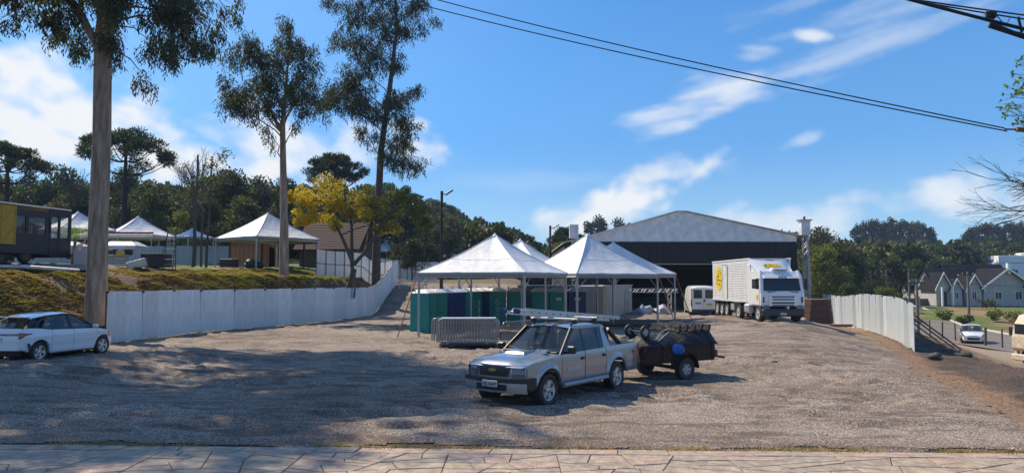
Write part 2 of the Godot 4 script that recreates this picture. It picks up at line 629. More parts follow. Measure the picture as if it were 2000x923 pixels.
	for side in [0, 1]:
		var g2 := []
		for p in sp:
			var row := PackedVector3Array()
			for k in ([-4.0, -2.0, 0.0, 2.0, 4.0] if side == 0 else [4.0, 4.02, 4.28, 4.3]):
				row.append(V(p[0] + k, h(p[0] + k, p[1]) + (0.03 if side == 0 else [-0.1, 0.14, 0.14, -0.1][[4.0, 4.02, 4.28, 4.3].find(k)]), p[1]))
			g2.append(row)
		rd = mb()
		rd.grid(g2)
		if side == 0:
			struct("street", rd, M("street_asphalt", Color(0.24, 0.21, 0.19), 0.9, 0.0, {"tex": noises["clod"], "scale": 0.5}))
		else:
			struct("kerb", rd, M("kerb_concrete", Color(0.42, 0.4, 0.37), 0.9))
	# roadway on which the photographer stands
	var dr := bx(V(0, -0.09, 4.0), V(60, 0.1, 25.0))
	struct("road", dr, M("road_asphalt", Color(0.06, 0.06, 0.06), 0.9, 0.0, {"tex": noises["clod"], "scale": 0.8}))

func multi(nm: String, b: Mb, tr: Array, cs: Array, m: Material, parent: Node, label := "", cat := ""):
	var mm := MultiMesh.new()
	mm.transform_format = MultiMesh.TRANSFORM_3D
	mm.use_colors = true
	mm.mesh = b.mesh()
	mm.instance_count = tr.size()
	for i in tr.size():
		mm.set_instance_transform(i, tr[i])
		mm.set_instance_color(i, cs[i])
	var o := MultiMeshInstance3D.new()
	o.name = numbered(nm) if parent == self else nm
	o.multimesh = mm
	o.material_override = m
	parent.add_child(o, true)
	tag(o, label, cat, "", "stuff")
	return o

func ground_color(x: float, z: float) -> Color:
	var r := -z
	var n1 := nz.get_noise_2d(x * 9.0, z * 9.0)
	var n2 := nz.get_noise_2d(x * 2.0 + 70.0, z * 2.0)
	var bk := fx(z) - x
	var rr := x - rx(z) + cut(z)
	var soil := Color(0.19, 0.125, 0.075)
	if r > 105.0:
		return Color(0.035, 0.045, 0.018)
	if rr > -1.6 and (r > 14.0 or x > 10.0):
		var c := Color(0.07, 0.052, 0.042).lerp(Color(0.13, 0.085, 0.06), clampf(0.5 + n1 * 2.0, 0, 1))
		c = c.lerp(Color(0.40, 0.25, 0.15), ss(2.5, 4.0, rr + n1 - cut(z)) if r < 46.0 else 1.0)
		c = c.lerp(Color(0.42, 0.34, 0.26), ss(5.0, 8.0, rr + n1) * (1.0 - ss(10.5, 13.0, rr + n1)))
		if r > 66.0 or rr > 20.0:
			c = c.lerp(Color(0.15, 0.21, 0.02), ss(-0.1, 0.15, n2 + 0.15))
		if rr < -0.2:
			c = c.lerp(Color(0.36, 0.22, 0.13), 0.7)
		return c
	if bk > 0.0:
		var grass := Color(0.28, 0.24, 0.085).lerp(Color(0.19, 0.19, 0.055), clampf(0.5 + n2 * 1.5, 0, 1))
		var c := soil.lerp(grass, ss(-0.2, 0.15, n1 + n2))
		if r > 48.0 and bk < 6.0:
			c = Color(0.10, 0.065, 0.045).lerp(c, ss(0.1, 0.4, n1 + n2))
		if bk > 7.5:
			c = Color(0.27, 0.19, 0.13).lerp(Color(0.10, 0.17, 0.02), ss(0.0, 0.2, n2 + (0.3 if r > 55.0 else -0.2)))
		return c
	if r > 60.0:
		return Color(0.25, 0.17, 0.10).lerp(Color(0.15, 0.15, 0.04), ss(-0.1, 0.2, n1))
	return soil

# crazy paving: every flagstone a slab of its own on a mortar bed
func pavement():
	var zf := 9.2
	var p := thing("flagstone_pavement", "", "")
	p.set_meta("kind", "structure")
	var q := mb()
	q.hexa([V(-15, -0.12, -zf), V(15, -0.12, -zf), V(15, -0.12, -ex(15)), V(-15, -0.12, -ex(-15)), V(-15, 0.036, -zf), V(15, 0.036, -zf), V(15, 0.036, -ex(15)), V(-15, 0.036, -ex(-15))])
	obj("mortar_bed", q, M("mortar", Color(0.17, 0.14, 0.115), 0.95, 0.0, {"tex": noises["clod"], "scale": 1.5}), p)
	var tones := [Color(0.455, 0.345, 0.26), Color(0.43, 0.345, 0.255), Color(0.40, 0.325, 0.25), Color(0.46, 0.33, 0.255), Color(0.46, 0.36, 0.25), Color(0.38, 0.315, 0.25)]
	var ms := []
	for i in tones.size():
		ms.append(M("flagstone_%d" % i, tones[i], 0.75, 0.0, {"tex": ntex("slab", 512, 0.012, Color(0.72, 0.7, 0.7), Color(1, 1, 1), FastNoiseLite.TYPE_SIMPLEX_SMOOTH, 6), "nrm": ntex("slabn", 512, 0.03, Color.BLACK, Color.WHITE, FastNoiseLite.TYPE_SIMPLEX_SMOOTH, 5, 3.0), "scale": 0.6}))
	var polys := []
	var x := -9.8
	var shift := 0.0
	while x < 9.8:
		var w := rnd(0.6, 1.25)
		var s2 := rnd(-0.12, 0.12)
		polys.append(PackedVector2Array([Vector2(x + shift, ex(x) - 0.34), Vector2(x + w + s2, ex(x + w) - 0.34), Vector2(x + w + s2 * 0.3, ex(x + w) - 0.01), Vector2(x + shift * 0.3, ex(x) - 0.01)]))
		x += w
		shift = s2
	# each slab is broken across again and again until the pieces are flagstone size
	var todo := []
	x = -9.8
	while x < 9.7:
		var w := rnd(1.6, 2.6)
		todo.append(PackedVector2Array([Vector2(x, zf + 0.02), Vector2(x + w, zf + 0.02), Vector2(x + w, ex(x + w) - 0.36), Vector2(x, ex(x) - 0.36)]))
		x += w
	while todo.size():
		var p0: PackedVector2Array = todo.pop_back()
		var area := 0.0
		var lo := p0[0]
		var hi := p0[0]
		for k in p0.size():
			area += p0[k].cross(p0[(k + 1) % p0.size()]) * 0.5
			lo = lo.min(p0[k])
			hi = hi.max(p0[k])
		if absf(area) < rnd(0.13, 0.42):
			polys.append(p0)
			continue
		var c0 := (lo + hi) / 2.0 + Vector2(rnd(-0.12, 0.12) * (hi.x - lo.x), rnd(-0.12, 0.12) * (hi.y - lo.y))
		var n0 := Vector2(1, 0).rotated(rnd(-0.55, 0.55)) if hi.x - lo.x > 1.7 * (hi.y - lo.y) else Vector2(0, 1).rotated(rnd(-0.45, 0.45))
		for q0 in [clip(p0, c0, n0), clip(p0, c0, -n0)]:
			if q0.size() > 2:
				todo.append(q0)
	for poly in polys:
		var c := Vector2.ZERO
		for k in poly:
			c += k / poly.size()
		var inset := []
		for e in [0.008, 0.014]:
			var o: Array = Geometry2D.offset_polygon(poly, -e)
			inset.append(o[0] if o.size() else PackedVector2Array())
		if inset[0].size() != inset[1].size() or inset[1].size() < 3:
			inset = [poly, poly]
		var y := 0.05 + rnd(-0.004, 0.005)
		var tx := rnd(-0.006, 0.006)
		var b := mb()
		var a0: PackedVector2Array = inset[0]
		var a1: PackedVector2Array = inset[1]
		var tri := Geometry2D.triangulate_polygon(a1)
		for k in range(0, tri.size(), 3):
			b.tri(V(a1[tri[k]].x, y + tx * (a1[tri[k]].x - c.x), -a1[tri[k]].y), V(a1[tri[k + 1]].x, y + tx * (a1[tri[k + 1]].x - c.x), -a1[tri[k + 1]].y), V(a1[tri[k + 2]].x, y + tx * (a1[tri[k + 2]].x - c.x), -a1[tri[k + 2]].y), V(c.x, -5, -c.y))
		for k in a0.size():
			var k2 := (k + 1) % a0.size()
			var u := V(a1[k].x, y + tx * (a1[k].x - c.x), -a1[k].y)
			var u2 := V(a1[k2].x, y + tx * (a1[k2].x - c.x), -a1[k2].y)
			var w := V(a0[k].x, y - 0.007, -a0[k].y)
			var w2 := V(a0[k2].x, y - 0.007, -a0[k2].y)
			b.quad(u, u2, w2, w, V(c.x, y - 0.05, -c.y))
			b.quad(w, w2, w2 - V(0, 0.03, 0), w - V(0, 0.03, 0), V(c.x, y - 0.02, -c.y))
		obj("flagstone", b, ms[rng.randi() % ms.size()], p)

func clip(poly: PackedVector2Array, p: Vector2, nrm: Vector2) -> PackedVector2Array:
	var o := PackedVector2Array()
	for i in poly.size():
		var a := poly[i]
		var b := poly[(i + 1) % poly.size()]
		var da := (a - p).dot(nrm)
		var db := (b - p).dot(nrm)
		if da <= 0.0:
			o.append(a)
		if (da < 0.0 and db > 0.0) or (da > 0.0 and db < 0.0):
			o.append(a + (b - a) * (da / (da - db)))
	return o

func wood(nm: String, lin: Color) -> StandardMaterial3D:
	return M(nm, lin, 0.8, 0.0, {"tex": ntex("grain", 512, 0.02, Color(0.55, 0.52, 0.5), Color(1, 1, 1), FastNoiseLite.TYPE_SIMPLEX_SMOOTH, 5), "scale": Vector3(2.2, 0.25, 2.2), "world": false})
func cloth(nm: String, lin: Color, rough := 0.6) -> StandardMaterial3D:
	return M(nm, lin, rough, 0.0, {"tex": ntex("soil_film", 512, 0.006, Color(0.86, 0.86, 0.86), Color(1, 1, 1), FastNoiseLite.TYPE_SIMPLEX_SMOOTH, 5), "nrm": ntex("crease", 512, 0.01, Color.BLACK, Color.WHITE, FastNoiseLite.TYPE_SIMPLEX_SMOOTH, 4, 6.0), "scale": 0.3, "bump": 0.6, "world": false})
func sheet(nm: String, lin: Color, rough := 0.45, metal := 0.0) -> StandardMaterial3D:
	return M(nm, lin, rough, metal, {"tex": ntex("dull", 512, 0.01, Color(0.88, 0.88, 0.87), Color(1, 1, 1), FastNoiseLite.TYPE_SIMPLEX_SMOOTH, 5), "nrm": ntex("crease", 512, 0.01, Color.BLACK, Color.WHITE, FastNoiseLite.TYPE_SIMPLEX_SMOOTH, 4, 6.0), "bump": 0.5, "scale": Vector3(0.5, 0.18, 0.5), "world": true})
func glass() -> StandardMaterial3D:
	return M("tinted_glass", Color(0.02, 0.025, 0.03), 0.03, 0.0, {"alpha": 0.55})
func black(nm := "black_plastic", k := 0.018, r := 0.6) -> StandardMaterial3D:
	return M(nm, Color(k, k, k * 1.05), r)

# lattice of four chords and zigzag braces between two points
func truss(b: Mb, p: Vector3, q: Vector3, w: float, step: float, r := 0.022):
	var d := (q - p).normalized()
	var x := d.cross(Vector3.UP if absf(d.y) < 0.9 else Vector3.BACK).normalized() * w * 0.5
	var y := x.cross(d).normalized() * w * 0.5
	var c := [x + y, x - y, -x - y, -x + y]
	for k in 4:
		b.tube([p + c[k], q + c[k]], r, 6)
		var n := int(p.distance_to(q) / step)
		for i in n:
			var a: Vector3 = p.lerp(q, float(i) / n) + c[(k + i) % 4 if false else (k if i % 2 else (k + 1) % 4)]
			var e: Vector3 = p.lerp(q, float(i + 1) / n) + c[(k + 1) % 4 if i % 2 else k]
			b.tube([a, e], r * 0.6, 4, false)

# block with a gabled roof of tile courses; ridge along local x
func gabled(t: Node3D, at: Vector3, turn: float, l: float, w: float, wall: float, ridge: float, wm: Material, rm: Material, courses: int, over := 0.4, board: Material = null):
	var tr := Transform3D(Basis(Vector3.UP, turn), at)
	var b := mb()
	b.t = tr * Transform3D(Basis(Vector3.UP, PI / 2), Vector3.ZERO)
	b.prism(PackedVector2Array([Vector2(-w / 2, 0), Vector2(w / 2, 0), Vector2(w / 2, wall), Vector2(0, ridge - 0.06), Vector2(-w / 2, wall)]), -l / 2, l / 2)
	obj("wall", b, wm, t)
	var rf := Node3D.new()
	rf.name = "roof"
	t.add_child(rf, true)
	var sl := (ridge - wall) / (w / 2)
	for s in [-1, 1]:
		for i in courses:
			var f0 := float(i) / courses
			var f1 := float(i + 1) / courses
			var hw := w / 2 + over
			var y0 := ridge - sl * hw * (1.0 - f0)
			var y1 := ridge - sl * hw * (1.0 - f1)
			var z0: float = s * hw * (1.0 - f0)
			var z1: float = s * hw * (1.0 - f1)
			var c := mb()
			c.t = tr
			var L := l / 2 + over
			c.hexa([V(-L, y0 + 0.02, z0), V(L, y0 + 0.02, z0), V(L, y1 - 0.01, z1), V(-L, y1 - 0.01, z1), V(-L, y0 + 0.09, z0), V(L, y0 + 0.09, z0), V(L, y1 + 0.05, z1), V(-L, y1 + 0.05, z1)])
			obj("tile_course", c, rm, rf)
		if board:
			for e in [-1, 1]:
				var c := mb()
				c.t = tr
				var X: float = e * (l / 2 + over + 0.03)
				var yb := ridge - sl * (w / 2 + over)
				c.hexa([V(X - 0.03, yb - 0.2, s * (w / 2 + over)), V(X + 0.03, yb - 0.2, s * (w / 2 + over)), V(X + 0.03, ridge - 0.2, 0), V(X - 0.03, ridge - 0.2, 0), V(X - 0.03, yb + 0.1, s * (w / 2 + over)), V(X + 0.03, yb + 0.1, s * (w / 2 + over)), V(X + 0.03, ridge + 0.1, 0), V(X - 0.03, ridge + 0.1, 0)])
				obj("barge_board", c, board, t)

func window(t: Node3D, at: Vector3, turn: float, w: float, hh: float, fm: Material, nm := "window"):
	var o := Node3D.new()
	o.name = nm
	t.add_child(o, true)
	o.position = at
	o.rotation.y = turn
	var f := mb()
	for s in [-1, 1]:
		f.box(V(s * (w / 2 - 0.03), 0, 0), V(0.06, hh, 0.08))
		f.box(V(0, s * (hh / 2 - 0.03), 0), V(w - 0.12, 0.06, 0.08))
	f.box(V(0, 0, 0), V(0.04, hh - 0.12, 0.06))
	obj("frame", f, fm, o)
	obj("pane", bx(V(0, 0, -0.01), V(w - 0.1, hh - 0.1, 0.02)), M("dark_pane", Color(0.02, 0.025, 0.03), 0.08), o)

func buildings():
	var grey := sheet("galvanised_truss", Color(0.5, 0.5, 0.52), 0.4, 0.8)
	# ---- big marquee
	var zf := -66.0
	var t := thing("event_marquee", "large grey white gabled marquee with black curtained front", "marquee", V(0, h(15, -66), 0))
	var y0: float = -h(15, -66)
	var gc := cloth("marquee_white", Color(0.80, 0.79, 0.79))
	var out := PackedVector2Array([Vector2(4.9, 6.26 + y0), Vector2(25.75, 6.26 + y0), Vector2(25.75, 6.85 + y0), Vector2(15.8, 8.98 + y0), Vector2(15.4, 9.04 + y0), Vector2(14.9, 8.98 + y0)])
	var b := mb()
	b.prism(out, zf - 0.04, zf)
	obj("gable_cloth", b, gc, t)
	b = mb()
	for k in [[Vector2(4.6, 6.12), Vector2(14.9, 9.02)], [Vector2(14.9, 9.02), Vector2(15.8, 9.02)], [Vector2(15.8, 9.02), Vector2(26.0, 6.85)]]:
		b.hexa([V(k[0].x, k[0].y + y0, zf + 0.25), V(k[1].x, k[1].y + y0, zf + 0.25), V(k[1].x, k[1].y + y0, zf - 24), V(k[0].x, k[0].y + y0, zf - 24), V(k[0].x, k[0].y + y0 + 0.06, zf + 0.25), V(k[1].x, k[1].y + y0 + 0.06, zf + 0.25), V(k[1].x, k[1].y + y0 + 0.06, zf - 24), V(k[0].x, k[0].y + y0 + 0.06, zf - 24)])
	obj("roof_membrane", b, gc, t)
	var bc := cloth("black_curtain", Color(0.022, 0.022, 0.023), 0.9)
	var g := []
	for i in 2:
		var row := PackedVector3Array()
		for k in 160:
			row.append(V(4.95 + 20.75 * k / 159.0, [6.27, 4.32][i] + y0, zf + 0.10 + 0.05 * sin(k * 0.9 + sin(k * 0.31) * 2.0)))
		g.append(row)
	b = mb()
	b.grid(g)
	obj("upper_curtain", b, bc, t)
	for s in [[4.95, 9.3], [21.0, 25.7]]:
		g = []
		for i in 2:
			var row := PackedVector3Array()
			for k in 60:
				row.append(V(lerpf(s[0], s[1], k / 59.0), [4.3, 0.0][i] + y0 * (1 - i), zf - 0.02 + 0.05 * sin(k * 0.8 + sin(k * 0.4))))
			g.append(row)
		b = mb()
		b.grid(g)
		obj("lower_curtain", b, bc, t)
	obj("opening_beam", bx(V(15, 4.26 + y0, zf - 0.1), V(13, 0.07, 0.12)), M("pale_beam", Color(0.5, 0.5, 0.5), 0.5), t)
	b = mb()
	b.box(V(4.8, 3.1, zf - 12), V(0.05, 6.2, 23.8))
	b.box(V(25.8, 3.1, zf - 12), V(0.05, 6.2, 23.8))
	b.box(V(15.3, 3.1, zf - 23.9), V(20.9, 6.2, 0.05))
	obj("side_wall", b, bc, t)
	b = mb()
	b.prism(PackedVector2Array([Vector2(4.9, 6.1), Vector2(25.75, 6.1), Vector2(25.75, 6.5), Vector2(15, 8.6)]), zf - 23.95, zf - 23.9)
	obj("rear_gable", b, bc, t)
	for x in [5.0, 9.4, 20.9, 25.6]:
		obj("mast", bx(V(x, 3.1, zf - 0.3), V(0.14, 6.2, 0.2), 0.02), grey, t)
	obj("stage_deck", bx(V(15, 0.45, zf - 15), V(14, 0.9, 8), 0.02), black(), t)
	# ---- lifting towers with white boxed tops
	for k in [[25.95, -64.6, 6.75, "lattice tower with white boxed top at the marquee's right corner"], [5.45, -64.2, 6.45, "lattice tower with white wrapped top behind the tent peaks"]]:
		var at := G(k[0], k[1])
		t = thing("lifting_tower", k[3], "tower", at, 0.0, "lifting towers beside the marquee")
		b = mb()
		truss(b, V(0, 0, 0), V(0, k[2] - at.y, 0), 0.36, 0.42)
		obj("mast", b, grey, t)
		var top: float = k[2] - at.y
		var wb := cloth("box_cloth", Color(0.72, 0.72, 0.74))
		obj("cover", bx(V(0, top + 0.62, 0), V(0.78, 1.24, 0.7), 0.04), wb, t)
		if k[0] > 10.0:
			b = mb()
			b.hexa([V(-0.39, top + 1.2, -0.35), V(0.39, top + 1.2, -0.35), V(0.39, top + 1.2, 0.35), V(-0.39, top + 1.2, 0.35), V(-0.58, top + 1.4, -0.5), V(0.58, top + 1.4, -0.5), V(0.58, top + 1.4, 0.5), V(-0.58, top + 1.4, 0.5)])
			obj("flared_cap", b, wb, t)
			obj("finial", tb([V(0, top + 1.38, 0), V(0, top + 1.55, 0), V(0, top + 1.68, 0)], [0.14, 0.09, 0.11], 10), black(), t)
			obj("sleeve", tb([V(0.3, 0.3, -0.1), V(0.34, 3, -0.1), V(0.26, top, -0.1)], [0.13, 0.16, 0.12], 8), cloth("sleeve_cloth", Color(0.4, 0.36, 0.4)), t)
		obj("foot", bx(V(0, 0.05, 0), V(0.9, 0.1, 0.9), 0.02), grey, t)
	# ---- board cabin and tiled shed on the terrace
	var oak := wood("pine_boards", Color(0.56, 0.29, 0.125))
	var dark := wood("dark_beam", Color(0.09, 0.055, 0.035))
	var rust := M("clay_tiles", Color(0.13, 0.075, 0.055), 0.9, 0.0, {"tex": noises["clod"] if noises.has("clod") else null, "scale": 1.2})
	var ca := G(-24.0, -70.0)
	t = thing("board_cabin", "small cabin of upright orange pine boards under the terrace tent", "cabin", ca, -0.44)
	# front wall of boards along local x, side wall along local -z
	var k := 0
	for side in 2:
		var n := 22 if side == 0 else 16
		for i in n:
			if side == 1 and i in [5, 6, 7, 8]:
				continue
			var u := (i + 0.5) * 0.19
			var p := V(-u, 1.25, 0.0) if side == 0 else V(0.0, 1.25, -u)
			var sz := V(0.182, 2.5, 0.05 + 0.012 * (i % 2)) if side == 0 else V(0.05 + 0.012 * (i % 2), 2.5, 0.182)
			obj("board", bx(p, sz), [oak, wood("pine_boards_b", Color(0.48, 0.245, 0.10)), wood("pine_boards_c", Color(0.62, 0.34, 0.155))][(i * 7 + k) % 3], t)
			k += 1
	obj("door_head", bx(V(0.0, 2.25, -1.33), V(0.06, 0.5, 0.76)), oak, t)
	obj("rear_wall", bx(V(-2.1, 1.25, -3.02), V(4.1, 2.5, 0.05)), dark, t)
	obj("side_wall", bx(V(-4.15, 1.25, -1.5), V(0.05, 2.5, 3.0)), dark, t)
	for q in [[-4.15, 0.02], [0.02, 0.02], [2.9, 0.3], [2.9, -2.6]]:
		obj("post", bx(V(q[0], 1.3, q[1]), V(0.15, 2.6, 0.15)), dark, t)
	var rf := Node3D.new()
	rf.name = "roof"
	t.add_child(rf, true)
	for i in 9:
		var f0 := i / 9.0
		var f1 := (i + 1) / 9.0
		b = mb()
		b.hexa([V(-4.7, 2.5 + f0 * 0.7, 0.8 - f0 * 2.4), V(3.4, 2.5 + f0 * 0.7, 0.8 - f0 * 2.4), V(3.4, 2.49 + f1 * 0.7, 0.8 - f1 * 2.4), V(-4.7, 2.49 + f1 * 0.7, 0.8 - f1 * 2.4), V(-4.7, 2.57 + f0 * 0.7, 0.8 - f0 * 2.4), V(3.4, 2.57 + f0 * 0.7, 0.8 - f0 * 2.4), V(3.4, 2.55 + f1 * 0.7, 0.8 - f1 * 2.4), V(-4.7, 2.55 + f1 * 0.7, 0.8 - f1 * 2.4)])
		obj("tile_course", b, rust, rf)
	b = mb()
	b.hexa([V(-4.7, 3.19, -1.6), V(3.4, 3.19, -1.6), V(3.4, 2.4, -4), V(-4.7, 2.4, -4), V(-4.7, 3.25, -1.6), V(3.4, 3.25, -1.6), V(3.4, 2.46, -4), V(-4.7, 2.46, -4)])
	obj("rear_slope", b, rust, rf)
	t = thing("tiled_shed", "brown tile roofed wooden shed behind the yellow flowering tree", "shed", G(-18.6, -78.0))
	gabled(t, Vector3.ZERO, -0.16, 6.2, 5.4, 2.5, 5.0, wood("grey_boards", Color(0.16, 0.11, 0.075)), rust, 16, 0.5)
	for i in 12:
		obj("gable_board", bx(V(3.1 * cos(0.16) + 0.06 + 0.16 * (2.2 - i * 0.4) , 1.3 + 1.0, 0.0) + V(-0.16 * 0.0, 0, 2.2 - i * 0.4), V(0.05, 2.6 + 2.0 * (1.0 - absf(2.2 - i * 0.4) / 2.4), 0.2)), [wood("gable_pine", Color(0.27, 0.17, 0.09)), wood("grey_boards", Color.BLACK)][i % 2], t)
	window(t, V(1.4, 1.3, 2.95), -0.16, 1.0, 0.9, dark)
	window(t, V(-1.2, 1.3, 2.55), -0.16, 1.0, 0.9, dark)
	# ---- house across the street
	var slate := M("slate_tiles", Color(0.022, 0.023, 0.027), 0.9, 0.0, {"spec": 0.15})
	var pale := M("pale_render", Color(0.50, 0.485, 0.455), 0.9, 0.0, {"tex": noises["soil_film"], "scale": 0.4})
	var trim := M("white_trim", Color(0.78, 0.77, 0.75), 0.7)
	var ha := G(68.0, -108.0)
	t = thing("gabled_house", "pale house with steep dark tiled gables and white barge boards", "house", ha)
	gabled(t, V(-3.6, 0, -2), 0.0, 4.6, 6.0, 2.8, 5.4, pale, slate, 14, 0.4)
	gabled(t, V(2.6, 0, -4.5), 0.0, 8.5, 6.0, 3.2, 6.1, pale, slate, 14, 0.4)
	gabled(t, V(3.2, 0, -0.4), PI / 2, 6.0, 6.6, 3.0, 5.4, pale, slate, 15, 0.7, trim)
	gabled(t, V(-3.9, 0, 1.4), PI / 2, 2.0, 1.7, 2.5, 3.9, pale, slate, 8, 0.3, trim)
	gabled(t, V(-1.6, 0, 1.2), PI / 2, 3.2, 2.2, 2.7, 4.5, pale, slate, 10, 0.35, trim)
	gabled(t, V(-5.7, 0, 0.2), PI / 2, 4.0, 2.0, 2.9, 4.8, pale, slate, 10, 0.35, trim)
	obj("chimney", bx(V(3.4, 5.4, 2.9), V(0.45, 1.5, 0.4)), trim, t)
	obj("carport_roof", bx(V(7.9, 2.8, 2.5), V(4.6, 0.22, 3.6), 0.03), slate, t)
	for x in [6.2, 9.9]:
		obj("carport_post", bx(V(x, 1.4, 4.0), V(0.22, 2.7, 0.22)), trim, t)
	for q in [[-3.9, 1.5, 2.44, 0.6, 1.0], [-1.6, 1.5, 2.84, 0.7, 1.2], [2.0, 1.5, 2.64, 1.0, 1.1], [4.9, 1.5, 2.64, 1.0, 1.2]]:
		window(t, V(q[0], q[1], q[2]), 0.0, q[3], q[4], trim)
	obj("door", bx(V(-5.6, 1.05, 2.25), V(0.9, 2.1, 0.08), 0.01), wood("door_wood", Color(0.12, 0.07, 0.04)), t)
	for x in [-6.4, -4.9]:
		obj("porch_column", bx(V(x, 1.35, 3.2), V(0.24, 2.7, 0.24), 0.02), trim, t)
	# ---- white flat-roofed building and a low house beyond
	t = thing("flat_roofed_building", "white modern building with flat roofs behind the gabled house", "building", G(104.0, -152.0))
	for q in [[0, 3.3, 0, 14, 6.6, 10], [-2.5, 7.2, 1, 7, 1.6, 8], [3.5, 7.6, 0, 4, 2.2, 6], [5.5, 2.0, 6, 6, 4.0, 4]]:
		obj("wall", bx(V(q[0], q[1], q[2]), V(q[3], q[4], q[5]), 0.05), M("white_render", Color(0.75, 0.75, 0.74), 0.85), t)
	for q in [[-3, 4.6, 5.06], [0.5, 4.6, 5.06], [-3, 1.6, 5.06], [4.6, 2.2, 8.06], [6.6, 2.2, 8.06], [3.4, 7.6, 3.06]]:
		window(t, V(q[0], q[1], q[2]), 0.0, 1.6, 1.2, trim)
	t = thing("low_house", "low house with dark roof and white sign board across the street", "house", G(75.0, -134.0))
	gabled(t, Vector3.ZERO, 0.0, 5.0, 4.0, 2.6, 4.0, pale, slate, 7, 0.4)
	obj("sign_board", bx(V(-2.2, 3.1, 2.6), V(2.2, 0.9, 0.12), 0.02), trim, t)
	window(t, V(0.8, 1.4, 2.06), 0.0, 1.1, 1.0, trim)
	t = thing("garden_wall", "low brown wall beside the lawn of the gabled house", "wall", G(58.5, -108.0))
	for i in 5:
		obj("pillar", bx(V(i * 1.5 - 3, 0.65, 0), V(0.25, 1.3, 0.25), 0.02), pale, t)
		if i < 4:
			obj("panel", bx(V(i * 1.5 - 2.25, 0.5, 0), V(1.25, 1.0, 0.12)), M("brown_render", Color(0.16, 0.11, 0.08), 0.9), t)

# panels along a line of ground points; returns the fence
func panel_fence(nm: String, label: String, pts: Array, w: float, hh: float, pm: Array, sm: Material, studs: int, back: Vector3, lift := 0.0):
	var L := [0.0]
	for i in pts.size() - 1:
		L.append(L[-1] + Vector2(pts[i + 1][0] - pts[i][0], pts[i + 1][1] - pts[i][1]).length())
	var at := func(s: float) -> Vector3:
		for i in pts.size() - 1:
			if s <= L[i + 1] or i == pts.size() - 2:
				var f: float = (s - L[i]) / (L[i + 1] - L[i])
				var x: float = lerpf(pts[i][0], pts[i + 1][0], f)
				var z: float = lerpf(pts[i][1], pts[i + 1][1], f)
				return V(x, h(x, z), z)
		return Vector3.ZERO
	var o: Vector3 = at.call(0.0)
	var t := thing(nm, label, "fence", o)
	var n := int(L[-1] / w)
	for i in n:
		var p: Vector3 = at.call(i * w + 0.006) - o
		var q: Vector3 = at.call((i + 1) * w - 0.006) - o
		var d := (q - p).normalized()
		var k := back.normalized() * 0.018
		var j := V(rnd(-0.02, 0.02), 0, rnd(-0.02, 0.02)) + back.normalized() * (0.012 * (i % 2))
		var u := V(0, hh + rnd(-0.025, 0.025), 0)
		var e := V(0, lift + rnd(0.0, 0.05), 0)
		# three folds along the sheet
		var b := mb()
		b.hexa([p + e, q + e, q + e + k, p + e + k, p + u + j, q + u + j, q + u + k + j, p + u + k + j])
		obj("panel", b, pm[rng.randi() % pm.size()], t)
		if i % studs == 0:
			var pp := p + back.normalized() * (0.06 if studs > 1 else -0.03)
			obj("post", tb([pp - V(0, 0.2, 0), pp + u + V(0, 0.04, 0)], 0.03, 6), sm, t)
			if studs > 1:
				obj("clip", bx(p + u + V(0, -0.03, 0), V(0.09, 0.09, 0.12), 0.01), black(), t)
	return t

